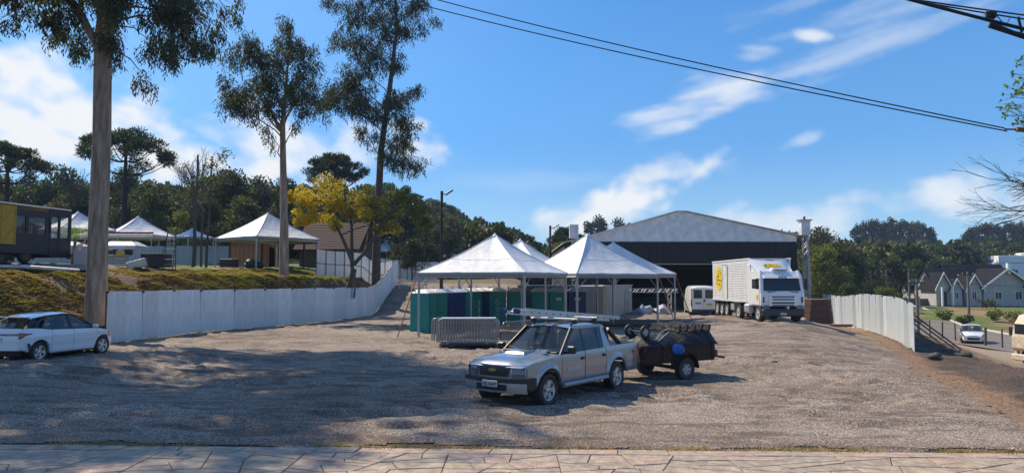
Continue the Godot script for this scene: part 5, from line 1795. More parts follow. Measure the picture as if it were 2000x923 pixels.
	for k in [[10.6, -58.6, "pale blue cloth bundle on the ground before the truss frame", Color(0.34, 0.40, 0.46)], [12.0, -58.4, "pale lilac cloth bundle lying next to the blue bundle", Color(0.40, 0.38, 0.44)]]:
		lump("cloth_bundle", k[2], "bundle", G(k[0], k[1]), V(0.7, 0.42, 0.5), cloth("bundle_%s" % k[0], k[3]))
	# ---- stacked crowd barriers on a dolly
	var q := thing("barrier_dolly", "low dolly with small dark wheels under the stacked barriers", "dolly", G(-1.75, -29.4), 0.05)
	obj("deck", bx(V(0, 0.17, -0.45), V(2.3, 0.08, 1.3), 0.02), black(), q)
	for x in [-0.95, 0.0, 0.95]:
		for z in [0.1, -1.0]:
			obj("caster", tb([V(x - 0.04, 0.075, z), V(x + 0.04, 0.075, z)], 0.075, 10), black("tyre_rubber"), q)
	var fm := mb()
	var pts := []
	for k in [[-1.2, 0.1], [-1.2, 0.85], [-1.12, 0.98], [-1.0, 1.0], [1.0, 1.0], [1.12, 0.98], [1.2, 0.85], [1.2, 0.1], [-1.2, 0.1]]:
		pts.append(V(k[0], k[1], 0))
	fm.tube(pts, 0.021, 6)
	var bm := mb()
	for i in 20:
		bm.tube([V(-1.09 + i * 0.1148, 0.1, 0), V(-1.09 + i * 0.1148, 0.99, 0)], 0.013, 5, false)
	var fmesh := fm.mesh()
	var bmesh := bm.mesh()
	for i in 9:
		var o := thing("crowd_barrier", "crowd barrier in front of the dolly stack, facing the camera" if i == 0 else "galvanised crowd barrier packed in the stack behind the front one", "barrier", G(-1.75 + rnd(-0.05, 0.05) - (0.32 if i > 5 else 0.0), -29.32 - i * 0.14, 0.19), 0.05 + rnd(-0.008, 0.008), "crowd barriers stacked on a dolly")
		obj("frame", fmesh, steel, o)
		obj("bars", bmesh, steel, o)
		for x in [-0.8, 0.8]:
			obj("foot", bx(V(x, 0.05, 0), V(0.06, 0.06, 0.06)), steel, o)
		if i in [2, 4, 7]:
			obj("hook", tb([V(1.2, 0.7, 0), V(1.32, 0.7, 0), V(1.32, 0.55, 0)], 0.014, 5), steel, o)
	var lone := thing("crowd_barrier", "crowd barrier standing askew at the right end of the stack", "barrier", G(0.35, -31.6, 0.0), 0.9, "crowd barriers stacked on a dolly")
	obj("frame", fmesh, steel, lone)
	obj("bars", bmesh, steel, lone)
	var cov := thing("top_board", "thin white board lying on top of the stacked barriers", "board", G(-1.75, -29.7, 1.225), 0.05)
	obj("board", bx(V(0, 0, 0), V(2.2, 0.025, 0.5), 0.008), M("sign_white"), cov)
	# ---- stacked brown crates by the truck, a plank and a rock
	var br := wood("crate_brown", Color(0.13, 0.065, 0.045))
	for i in 4:
		t = thing("wooden_crate", ["bottom", "second lowest", "third lowest", "topmost"][i] + " brown wooden crate of the stack right of the truck", "crate", G(21.6, -52.0, i * 0.46), 0.1 + i * 0.03, "crates stacked right of the truck")
		for k in 3:
			obj("slat", bx(V(0, 0.07 + k * 0.14, 0.55), V(1.7 - i * 0.06, 0.125, 0.03), 0.005), br, t)
			obj("slat", bx(V(0, 0.07 + k * 0.14, -0.55), V(1.7 - i * 0.06, 0.125, 0.03), 0.005), br, t)
			for s in [-1, 1]:
				obj("slat", bx(V(s * (0.83 - i * 0.03), 0.07 + k * 0.14, 0), V(0.03, 0.125, 1.05), 0.005), br, t)
		obj("lid", bx(V(0, 0.43, 0), V(1.74 - i * 0.06, 0.035, 1.16), 0.008), wood("pale_lid", Color(0.34, 0.30, 0.26)) if i == 3 else br, t)
	t = thing("timber_plank", "pale timber planks lying in front of the crate stack", "plank", G(21.9, -49.9), 0.06)
	for i in 3:
		obj("board", bx(V(rnd(-0.1, 0.1), 0.06 + i * 0.07, rnd(-0.1, 0.1)), V(2.6, 0.06, 0.2), 0.01), wood("pale_plank", Color(0.36, 0.24, 0.16)), t)
	for k in [[19.6, -51.2], [20.0, -50.5], [19.75, -50.9]]:
		var sk := lump("sand_bag", "tan sandbag against the crates by the truck's rear corner", "bag", G(k[0], k[1], 0.0 if k[0] != 19.75 else 0.24), V(0.3, 0.15, 0.2), cloth("sack_tan", Color(0.42, 0.33, 0.22)))
		sk.set_meta("group", "sandbags by the crates")
	# ---- small things
	t = thing("blue_cloth", "dark blue cloth hanging over the top of the curving fence", "cloth", V(-11.55, h(-11.4, -53.2) + 2.3, -53.2), yaw(0.1, -1.0))
	var g := []
	for i in 10:
		var row := PackedVector3Array()
		for j in 8:
			var f := i / 9.0
			row.append(V(-0.2 + j * 0.06 + 0.04 * sin(f * 5.0), 0.03 - f * 0.85 if i > 1 else 0.02 * i, 0.10 + 0.03 * sin(j * 2.0 + f * 4.0) if i > 1 else -0.06 + 0.1 * i))
		g.append(row)
	b2 = mb()
	b2.grid(g)
	obj("drape", b2, cloth("denim_blue", Color(0.03, 0.06, 0.14)), t)
	t = thing("pale_railing", "pale two rail barrier at the top of the gravel ramp", "railing", G(-9.0, -66.5), 0.1)
	for y in [0.4, 0.75]:
		obj("rail", bx(V(0, y, 0), V(2.6, 0.1, 0.05), 0.01), M("rail_pale", Color(0.5, 0.5, 0.49), 0.6), t)
	for x in [-1.2, 0.0, 1.2]:
		obj("post", bx(V(x, 0.42, -0.04), V(0.08, 0.86, 0.06), 0.01), M("rail_pale"), t)
	for k in [[8.4, -23.6, 0.12, "dark clod of earth on the gravel right of the trailer"], [18.4, -32.0, 0.3, "grey boulder at the foot of the galvanised fence end"], [20.6, -33.6, 0.26, "pale stone among the fence braces"]]:
		lump("rock", k[3], "rock", G(k[0], k[1]), V(k[2] * 1.5, k[2] * 0.7, k[2]), M("rock_dark", Color(0.07, 0.06, 0.055), 0.95))
	var sc := thing("paper_scrap", "white paper scrap on the gravel in front of the truck", "litter", G(15.9, -40.3, 0.05), 0.3)
	obj("sheet", bx(Vector3.ZERO, V(0.5, 0.03, 0.24), 0.008), M("sign_white"), sc)

func lump(nm: String, label: String, cat: String, at: Vector3, s: Vector3, m: Material) -> Node3D:
	var o := thing(nm, label, cat, at, rnd(0, 3.0))
	var g := []
	var e := rnd(0, 100)
	for i in 11:
		var row := PackedVector3Array()
		for j in 18:
			var p := PI * i / 10.0
			var a := TAU * j / 18.0
			var d := V(sin(p) * cos(a), -cos(p), sin(p) * sin(a))
			var r := 1.0 + 0.55 * nz.get_noise_3d(d.x * 16.0 + e, d.y * 16.0, d.z * 16.0)
			row.append(V(d.x * s.x * r, maxf(-0.02, (d.y + 0.75) * s.y * r), d.z * s.z * r))
		g.append(row)
	var b := mb()
	b.grid(g, true)
	obj("body", b, m, o)
	return o

func terrace_things():
	var blk := M("bus_black", Color(0.012, 0.013, 0.016), 0.45, 0.0, {"tex": noises["dull"], "scale": 0.5})
	var yel := M("bus_yellow", Color(0.42, 0.27, 0.01), 0.5, 0.0, {"tex": noises["dull"], "scale": 0.5})
	# ---- black bus, front to the right
	var P := G(-26.9, -38.7, 0.02)
	var t := thing("food_bus", "black converted bus with yellow hatch panel at the left edge", "bus", P, yaw(0.2, -0.98))
	t.scale = V(0.8, 1, 1)
	# side facing the camera is z = +1.2; openings left between pieces
	for s in [-1, 1]:
		for q in [[-2.0, 1.05, 7.5, 1.1], [-2.0, 2.65, 7.5, 0.35]]:
			obj("side_sheet", bx(V(q[0] + 2.0 - 1.75, q[1], s * 1.2), V(q[2], q[3], 0.06), 0.01), blk, t)
		for x in [-5.0, -1.5, 0.15, 1.75]:
			obj("side_pillar", bx(V(x, 2.05, s * 1.2), V(0.22 if x > -4 else 1.0, 0.92, 0.06)), blk, t)
		obj("window", bx(V(-0.67, 2.05, s * 1.18), V(1.42, 0.86, 0.02)), glass(), t)
		obj("window", bx(V(0.95, 2.05, s * 1.18), V(1.36, 0.86, 0.02)), glass(), t)
		obj("door_post", bx(V(2.78, 1.75, s * 1.2), V(0.16, 2.5, 0.08)), blk, t)
		obj("front_post", bx(V(3.7, 1.65, s * 1.2), V(0.22, 2.7, 0.08)), blk, t)
		obj("door_post", bx(V(2.0, 1.75, s * 1.2), V(0.14, 2.5, 0.08)), blk, t)
		obj("door_glass", bx(V(2.4, 2.05, s * 1.19), V(0.62, 1.1, 0.02)), M("clear_pane", Color(0.2, 0.25, 0.25), 0.03, 0.0, {"alpha": 0.15}), t)
		obj("door_glass", bx(V(3.22, 2.05, s * 1.19), V(0.72, 1.1, 0.02)), mats["clear_pane"], t)
		obj("door_base", bx(V(2.85, 0.9, s * 1.2), V(1.6, 1.05, 0.05)), blk, t)
		obj("head_rail", bx(V(2.85, 2.85, s * 1.2), V(1.9, 0.42, 0.07)), blk, t)
		wheel(t, V(0.25, 0.48, s * 1.0), 0.48, 0.28, M("rusty_rim", Color(0.16, 0.085, 0.05), 0.8), 8, s, 0.6)
		wheel(t, V(-4.2, 0.48, s * 1.0), 0.48, 0.28, M("rusty_rim"), 8, s, 0.6)
		obj("corner_light", bx(V(3.84, 0.9, s * 0.9), V(0.06, 0.25, 0.3), 0.02), lamp_glass(), t)
	obj("roof", bx(V(-1.0, 3.06, 0), V(9.6, 0.08, 2.5), 0.03), M("bus_roof", Color(0.55, 0.55, 0.55), 0.6), t)
	obj("floor", bx(V(-1.0, 0.7, 0), V(9.5, 0.1, 2.35)), blk, t)
	obj("front_sheet", bx(V(3.8, 0.95, 0), V(0.06, 1.1, 2.4), 0.02), blk, t)
	obj("windscreen", bx(V(3.8, 2.05, 0), V(0.02, 1.1, 2.3)), mats["clear_pane"], t)
	obj("front_brow", bx(V(3.8, 2.85, 0), V(0.06, 0.42, 2.4), 0.02), blk, t)
	obj("front_bumper", bx(V(3.95, 0.5, 0), V(0.14, 0.22, 2.4), 0.04), blk, t)
	var hp := obj("hatch_panel", bx(V(-2.65, 1.95, 1.30), V(3.6, 2.0, 0.05), 0.01), yel, t)
	var b := mb()
	for x in [-4.4, -3.2, -1.9, -0.9]:
		b.box(V(x, 1.95, 1.335), V(0.07, 1.98, 0.03))
	for y in [0.98, 1.95, 2.92]:
		b.box(V(-2.65, y, 1.337), V(3.6, 0.06, 0.03))
	for q in [[-1.4, 2.45, 0.75], [-1.4, 1.45, 0.75]]:
		b.box(V(q[0] + 0.0, q[1], 1.334), V(1.25, 0.06, 0.025), Basis(Vector3.BACK, q[2]))
	obj("panel_frame", b, yel, hp)
	obj("rear_sheet", bx(V(-5.75, 1.8, 0), V(0.06, 2.5, 2.4), 0.02), blk, t)
	obj("counter", bx(V(0.9, 1.2, 0), V(1.4, 0.8, 0.5), 0.02), mats["rail_pale"], t)
	# ---- person crouching by the bus steps
	person(G(-24.7, -41.4))
	# ---- low step, white planter box, palm
	t = thing("concrete_step", "low grey step slab in front of the black bus", "step", G(-24.2, -39.6), 0.15)
	obj("slab", bx(V(0, 0.16, 0), V(2.6, 0.32, 0.7), 0.03), M("step_grey_concrete", Color(0.30, 0.29, 0.27), 0.9), t)
	obj("tread", bx(V(0, 0.33, 0), V(2.66, 0.03, 0.76), 0.01), M("step_edge", Color(0.42, 0.41, 0.39), 0.8), t)
	t = thing("white_planter", "pale square planter box left of the thick trunk", "planter", G(-23.6, -40.4))
	obj("box", bx(V(0, 0.55, 0), V(0.95, 1.1, 0.7), 0.02), M("planter_pale", Color(0.46, 0.43, 0.42), 0.8), t)
	obj("rim", bx(V(0, 1.11, 0), V(1.0, 0.05, 0.75), 0.015), M("planter_pale"), t)
	t = thing("orange_crate", "orange plastic crate between the person and the planter", "crate", G(-24.3, -40.9))
	for k in 4:
		obj("slat", bx(V(0, 0.12 + k * 0.22, 0), V(0.55, 0.17, 0.5), 0.02), M("orange_plastic", Color(0.42, 0.08, 0.02), 0.6), t)
	t = thing("palm_plant", "bright green palm like plant behind the bus front", "plant", G(-29.4, -49.0))
	obj("stem", tb([V(0, 0, 0), V(0, 1.2, 0), V(0.05, 2.0, 0)], [0.12, 0.1, 0.08], 8), M("palm_stem", Color(0.16, 0.11, 0.06), 0.9), t)
	b = mb()
	for i in 22:
		var a := i * 2.4
		var up := rnd(0.3, 1.3)
		var prev := V(0.05, 2.0, 0)
		for k in 7:
			var d := V(cos(a) * cos(up), sin(up), sin(a) * cos(up))
			var nx := prev + d * 0.24
			for s in [-1, 1]:
				b.leaf(prev, (d + V(-sin(a), -0.3, cos(a)) * s).normalized(), d, rnd(0.3, 0.42), 0.045, Color(0.13, 0.26, 0.03).lerp(Color(0.22, 0.3, 0.05), rng.randf()))
			prev = nx
			up -= 0.22
	obj("fronds", b, M("frond_green", Color(1, 1, 1), 0.6, 0.0, {"vc": 1, "back": Color(0.8, 0.92, 0.4)}), t)
	t = thing("rolled_tarpaulin", "long white and blue rolled tarpaulin along the top of the bank", "tarpaulin", G(-24.6, -36.2, 0.13), 0.12)
	for i in 3:
		var tb2 := mb()
		tb2.tube([V(-6.0, 0.02 + 0.03 * i, i * 0.22), V(-2, 0.03, i * 0.22 + 0.05), V(0.6, 0.05, i * 0.22), V(2.6 + i * 0.3, -0.1, i * 0.2 + 0.1)], [0.1, 0.11, 0.1, 0.05], 8)
		obj("roll", tb2, cloth(["roll_white", "roll_blue", "roll_white"][i], [Color(0.66, 0.67, 0.7), Color(0.2, 0.34, 0.5), Color.WHITE][i]), t)
	# ---- stall awnings and furniture right of the trunk
	t = thing("stall_awning", "flat white awning with dark red edge over the stall", "awning", G(-33.0, -60.0))
	var aw := cloth("awning_white", Color(0.62, 0.62, 0.62))
	obj("top", bx(V(0, 2.6, 0), V(8.4, 0.3, 3.0), 0.05), aw, t)
	obj("red_edge", bx(V(0, 2.83, 1.5), V(8.42, 0.16, 0.05), 0.01), M("dark_red", Color(0.16, 0.015, 0.015), 0.6), t)
	for x in [-4.0, -1.3, 1.3, 4.0]:
		for z in [-1.4, 1.4]:
			obj("post", tb([V(x, 0, z), V(x, 2.5, z)], 0.035, 6), mats["tent_steel"], t)
	for k in [[-35.0, -56.5, 3.6, "round edged white awning over the serving counter"], [-30.2, -56.8, 2.8, "small white awning beside the step ladder"]]:
		t = thing("small_awning", k[3], "awning", G(k[0], k[1]))
		b = mb()
		var w: float = k[2] / 2
		b.hexa([V(-w, 1.75, -1), V(w, 1.75, -1), V(w, 1.75, 1), V(-w, 1.75, 1), V(-w * 0.6, 2.1, -0.5), V(w * 0.6, 2.1, -0.5), V(w * 0.6, 2.1, 0.5), V(-w * 0.6, 2.1, 0.5)])
		obj("top", b, aw, t)
		obj("skirt", bx(V(0, 1.62, 0.98), V(w * 2, 0.26, 0.03)), aw, t)
		for x in [-w + 0.1, w - 0.1]:
			obj("post", tb([V(x, 0, 0.9), V(x, 1.75, 0.9)], 0.03, 6), mats["tent_steel"], t)
	t = thing("serving_counter", "white serving counter under the awnings with dark shelves", "counter", G(-32.2, -57.5))
	obj("top", bx(V(0, 1.05, 0), V(4.2, 0.06, 0.8), 0.015), M("sign_white"), t)
	obj("front", bx(V(0, 0.52, 0.2), V(4.1, 1.0, 0.05)), M("planter_pale"), t)
	for x in [-1.9, -0.6, 0.7, 1.9]:
		obj("shelf_box", bx(V(x, 1.3, -0.1), V(0.6, 0.42, 0.4), 0.03), black("shelf_dark", 0.04), t)
	t = thing("black_bin", "wide black planter trough beside the step ladder", "trough", G(-22.9, -47.0))
	obj("trough", bx(V(0, 0.42, 0), V(1.7, 0.84, 0.7), 0.03), black("bin_black", 0.02), t)
	obj("lip", bx(V(0, 0.85, 0), V(1.78, 0.06, 0.78), 0.015), black("bin_black"), t)
	t = thing("steel_sink", "tipped steel sink unit lying on the bank edge", "sink", G(-22.9, -44.6), 0.3)
	b = mb()
	b.cbox(V(0, 0.3, 0), V(1.1, 0.5, 0.6), 0.04, Basis(Vector3.BACK, 0.3))
	obj("basin", b, sheet("sink_steel", Color(0.45, 0.45, 0.45), 0.35, 0.7), t)
	obj("drainer", bx(V(-0.8, 0.2, 0), V(0.8, 0.05, 0.55), 0.01), mats["sink_steel"], t)
	t = thing("yellow_chair", "small yellow folding chair right of the thick trunk", "chair", G(-24.9, -46.4), 0.5)
	var yc := M("chair_yellow", Color(0.55, 0.36, 0.01), 0.5)
	obj("seat", bx(V(0, 0.46, 0), V(0.5, 0.05, 0.45), 0.015), yc, t)
	obj("backrest", bx(V(0, 0.82, -0.24), V(0.5, 0.26, 0.04), 0.012), yc, t)
	for x in [-0.22, 0.22]:
		obj("leg", tb([V(x, 0, 0.25), V(x, 0.95, -0.26)], 0.014, 6), mats["tent_steel"], t)
		obj("leg", tb([V(x, 0, -0.25), V(x, 0.46, 0.2)], 0.014, 6), mats["tent_steel"], t)
	t = thing("step_ladder", "tall black step ladder standing at the top of the bank", "step ladder", G(-21.8, -46.7), 0.15)
	for s in [-1, 1]:
		obj("stile", tb([V(s * 0.36, 0, 0.3), V(s * 0.24, 2.6, 0)], 0.03, 6), black(), t)
		obj("rear_leg", tb([V(s * 0.42 - 0.6, 0, -0.9), V(s * 0.24, 2.55, -0.05)], 0.025, 6), black(), t)
	for i in 7:
		obj("tread", bx(V(0, 0.35 + i * 0.33, 0.3 - i * 0.038), V(0.66 - i * 0.03, 0.04, 0.13), 0.01), mats["rail_pale"] if i % 2 else mats["dull_grey"], t)
	obj("top_cap", bx(V(0, 2.62, -0.02), V(0.6, 0.06, 0.24), 0.02), black(), t)
	lump("covered_heap", "dark green tarpaulin covered heap in front of the pine cabin", "heap", G(-20.6, -58.2), V(0.75, 0.42, 0.5), cloth("heap_green", Color(0.02, 0.03, 0.022)))
	t = thing("log_pile", "dark stacked logs against the pine cabin wall", "logs", G(-26.6, -68.6), -0.44)
	for i in 9:
		obj("log", tb([V(-0.8 + rnd(-0.1, 0.1), 0.16 + 0.27 * int(i / 3), -0.3 + 0.3 * (i % 3)), V(0.8, 0.16 + 0.27 * int(i / 3), -0.3 + 0.3 * (i % 3))], 0.15, 8), wood("log_bark", Color(0.075, 0.045, 0.03)), t)

# a bending figure: one skin over a jointed skeleton
func person(at: Vector3):
	var o := thing("person", "person in pale T-shirt and dark shorts bending down beside the bus", "person", at, 0.9)
	var hip := V(0, 0.72, -0.06)
	var chest := V(0.10, 1.16, 0.10)
	var neck := V(0.17, 1.33, 0.19)
	var bones := []   # a, b, ra, rb, colour
	var shirt := Color(0.55, 0.57, 0.60)
	var short := Color(0.025, 0.028, 0.035)
	var skin := Color(0.36, 0.18, 0.11)
	bones.append([hip, V(0.05, 0.95, 0.02), 0.155, 0.14, short])
	bones.append([V(0.04, 0.92, 0.0), chest, 0.15, 0.17, shirt])
	bones.append([chest, neck, 0.14, 0.065, shirt])
	bones.append([neck, V(0.2, 1.40, 0.24), 0.055, 0.055, skin])
	bones.append([V(0.21, 1.45, 0.27), V(0.22, 1.52, 0.28), 0.095, 0.085, skin])
	for s in [-1.0, 1.0]:
		var knee := V(0.2, 0.46, 0.11 * s + 0.06)
		bones.append([hip + V(0, -0.02, 0.09 * s), knee, 0.095, 0.075, short])
		bones.append([knee, V(-0.05, 0.08, 0.12 * s + 0.02), 0.06, 0.04, skin])
		bones.append([V(-0.07, 0.04, 0.12 * s + 0.02), V(0.14, 0.035, 0.14 * s + 0.02), 0.045, 0.035, Color(0.05, 0.05, 0.05)])
		var sh := chest + V(0.03, 0.07, 0.19 * s)
		var el := sh + V(0.12, -0.25, 0.05 * s)
		bones.append([sh, el, 0.06, 0.048, shirt])
		bones.append([el, el + V(0.2, -0.16, -0.03 * s), 0.042, 0.03, skin])
		bones.append([el + V(0.2, -0.16, -0.03 * s), el + V(0.27, -0.21, -0.03 * s), 0.035, 0.03, skin])
	var cell := 0.022
	var lo := V(-0.3, -0.02, -0.36)
	var n := Vector3i(48, 76, 34)
	var f := PackedFloat32Array()
	f.resize(n.x * n.y * n.z)
	f.fill(9.0)
	var near := PackedByteArray()
	near.resize(f.size())
	for bi in bones.size():
		var k = bones[bi]
		var a: Vector3 = k[0]
		var d: Vector3 = k[1] - a
		var r := maxf(k[2], k[3]) + 0.1
		var p0 := ((a.min(k[1]) - Vector3.ONE * r - lo) / cell).floor()
		var p1 := ((a.max(k[1]) + Vector3.ONE * r - lo) / cell).ceil()
		for x in range(maxi(0, int(p0.x)), mini(n.x, int(p1.x))):
			for y in range(maxi(0, int(p0.y)), mini(n.y, int(p1.y))):
				for z in range(maxi(0, int(p0.z)), mini(n.z, int(p1.z))):
					var p := lo + V(x, y, z) * cell - a
					var u := clampf(p.dot(d) / d.length_squared(), 0.0, 1.0)
					var q := (p - d * u).length() - lerpf(k[2], k[3], u)
					var i := (x * n.y + y) * n.z + z
					if q < f[i]:
						near[i] = bi
					var hh := clampf(0.5 + 0.5 * (f[i] - q) / 0.03, 0.0, 1.0)
					f[i] = lerpf(f[i], q, hh) - 0.03 * hh * (1.0 - hh) if f[i] < 8.0 else q
	var b := mb()
	var id := {}
	for x in n.x - 1:
		for y in n.y - 1:
			for z in n.z - 1:
				var sum := Vector3.ZERO
				var cnt := 0
				var i0 := (x * n.y + y) * n.z + z
				var sg := 0
				for c in 8:
					if f[i0 + (c & 1) * n.y * n.z + ((c >> 1) & 1) * n.z + (c >> 2)] < 0.0:
						sg |= 1 << c
				if sg == 0 or sg == 255:
					continue
				for e in [[0, 1], [2, 3], [4, 5], [6, 7], [0, 2], [1, 3], [4, 6], [5, 7], [0, 4], [1, 5], [2, 6], [3, 7]]:
					if ((sg >> e[0]) & 1) != ((sg >> e[1]) & 1):
						var fa := f[i0 + (e[0] & 1) * n.y * n.z + ((e[0] >> 1) & 1) * n.z + (e[0] >> 2)]
						var fb := f[i0 + (e[1] & 1) * n.y * n.z + ((e[1] >> 1) & 1) * n.z + (e[1] >> 2)]
						var ka := V(e[0] & 1, (e[0] >> 1) & 1, e[0] >> 2)
						var kb := V(e[1] & 1, (e[1] >> 1) & 1, e[1] >> 2)
						sum += ka.lerp(kb, fa / (fa - fb))
						cnt += 1
				id[i0] = b.v.size()
				b.v.append(lo + (V(x, y, z) + sum / cnt) * cell)
				b.n.append(Vector3.ZERO)
				b.c.append(bones[near[i0]][4])
	for i0 in id:
		var st := [n.y * n.z, n.z, 1]
		for ax in 3:
			if i0 + st[ax] >= f.size() or (f[i0] < 0.0) == (f[i0 + st[ax]] < 0.0):
				continue
			var u: int = st[(ax + 1) % 3]
			var w: int = st[(ax + 2) % 3]
			if not (id.has(i0 - u) and id.has(i0 - w) and id.has(i0 - u - w)):
				continue
			var q := [id[i0], id[i0 - u], id[i0 - u - w], id[i0 - w]]
			if f[i0] >= 0.0:
				q.reverse()
			for tr in [[0, 2, 1], [0, 3, 2]]:
				var m: Vector3 = (b.v[q[tr[2]]] - b.v[q[tr[0]]]).cross(b.v[q[tr[1]]] - b.v[q[tr[0]]])
				for k in tr:
					b.ix.append(q[k])
					b.n[q[k]] += m
	for i in b.n.size():
		b.n[i] = b.n[i].normalized()
	# fingers and thumbs, nose and ears grow from the same skin
	b.col = skin
	for s in [-1.0, 1.0]:
		var hand: Vector3 = chest + V(0.03, 0.07, 0.19 * s) + V(0.39, -0.46, 0.02 * s)
		for k in 4:
			var r := hand + V(0.0, -0.005, (k - 1.5) * 0.019)
			b.tube([r, r + V(0.035, -0.03, 0), r + V(0.05 + 0.006 * (1.5 - absf(k - 1.5)), -0.065, 0)], [0.0095, 0.009, 0.007], 6)
		b.tube([hand + V(-0.03, 0, -0.03 * s), hand + V(0.01, -0.03, -0.05 * s), hand + V(0.035, -0.05, -0.045 * s)], [0.011, 0.01, 0.008], 6)
		b.tube([V(0.21, 1.47, 0.275) + V(0, 0.01, 0.085 * s), V(0.20, 1.51, 0.275) + V(0, 0, 0.098 * s)], [0.014, 0.018], 6)
	b.tube([V(0.30, 1.50, 0.275), V(0.325, 1.465, 0.275)], [0.012, 0.018], 6)
	obj("body", b, M("person_skin", Color(1, 1, 1), 0.8, 0.0, {"vc": 1}), o)
	var g := []
	for i in 6:
		var row := PackedVector3Array()
		for j in 12:
			var p := PI * 0.62 * i / 5.0
			var a := TAU * j / 12.0
			row.append(V(0.20, 1.51, 0.275) + V(sin(p) * cos(a) * 0.1 - 0.02 * sin(p), cos(p) * 0.105, sin(p) * sin(a) * 0.098))
		g.append(row)
	b = mb()
	b.grid(g, true)
	obj("hair", b, black("hair_dark", 0.02, 0.8), o)

# ------------------------------------------------------------------ trees
func tint(a: Color, b: Color) -> Color:
	return a.lerp(b, rng.randf())
func dirr() -> Vector3:
	var z := rnd(-1, 1)
	var a := rnd(0, TAU)
	return V(cos(a) * sqrt(1 - z * z), z, sin(a) * sqrt(1 - z * z))
func leafmat() -> StandardMaterial3D:
	return M("foliage", Color(1, 1, 1), 0.65, 0.0, {"vc": 1, "back": Color(0.85, 0.9, 0.5)})
func smooth_bark(nm: String, lin: Color) -> StandardMaterial3D:
	return M(nm, lin, 0.85, 0.0, {"tex": ntex("peeling", 512, 0.007, Color(0.55, 0.48, 0.42), Color(1, 1, 1), FastNoiseLite.TYPE_SIMPLEX_SMOOTH, 6), "nrm": ntex("barkn", 512, 0.03, Color.BLACK, Color.WHITE, FastNoiseLite.TYPE_SIMPLEX_SMOOTH, 4, 8.0), "bump": 0.5, "scale": Vector3(1.1, 0.16, 1.1), "world": false})
func bark(nm: String, lin: Color) -> StandardMaterial3D:
	return M(nm, lin, 0.9, 0.0, {"tex": ntex("bark", 512, 0.02, Color(0.55, 0.52, 0.5), Color(1, 1, 1), FastNoiseLite.TYPE_SIMPLEX_SMOOTH, 5), "nrm": ntex("barkn", 512, 0.03, Color.BLACK, Color.WHITE, FastNoiseLite.TYPE_SIMPLEX_SMOOTH, 4, 8.0), "scale": Vector3(1.4, 0.22, 1.4), "world": false})

# hanging sprays of narrow leaves filling a ball
func spray(b: Mb, c: Vector3, r: float, dens: float, ca: Color, cb: Color, leafl := 0.26):
	for i in int(dens * r * r * r * 5.0 + dens * r * 8.0):
		var d := dirr() * pow(rng.randf(), 0.45) * r
		d.y *= 0.85
		var p := c + d
		var out := V(d.x, 0, d.z).normalized() * 0.35
		var k := tint(ca, cb)
		var len := rnd(0.3, 0.85)
		for j in 9:
			var q := p + V(rnd(-0.16, 0.16), -len * j / 9.0, rnd(-0.16, 0.16)) + out * (0.3 * j / 9.0)
			var dr := (V(rnd(-0.6, 0.6), -1.0 + rnd(-0.2, 0.7), rnd(-0.6, 0.6)) + out * 0.5).normalized()
			var s := dr.cross(dirr()).normalized()
			b.leaf(q, dr, s, leafl * rnd(0.7, 1.25), leafl * rnd(0.09, 0.15), k * rnd(0.8, 1.15))
# tufts of rounder leaves filling a ball
func tuft(b: Mb, c: Vector3, r: float, nleaf: int, size: float, ca: Color, cb: Color, flat_ := 0.8):
	var k0 := tint(ca, cb)
	for i in nleaf:
		var d := dirr()
		var p := c + d * pow(rng.randf(), 0.35) * r * V(1, flat_, 1)
		var dr := (dirr() + d * 0.7 + V(0, -0.2, 0)).normalized()
		b.leaf(p, dr, dr.cross(dirr()).normalized(), size * rnd(0.7, 1.4), size * rnd(0.28, 0.5), k0.lerp(tint(ca, cb), 0.5) * rnd(0.75, 1.2))
func bend(a: Vector3, c: Vector3, n := 5, sag := 0.15, wob := 0.1) -> Array:
	var o := []
	var L := a.distance_to(c)
	for i in n + 1:
		var f := float(i) / n
		o.append(a.lerp(c, f) + V(rnd(-wob, wob) * L * 0.3, sin(f * PI) * sag * L, rnd(-wob, wob) * L * 0.3) * (1.0 if i > 0 and i < n else 0.0))
	return o
func radii(a: float, c: float, n: int) -> Array:
	var o := []
	for i in n + 1:
		o.append(lerpf(a, c, float(i) / n))
	return o

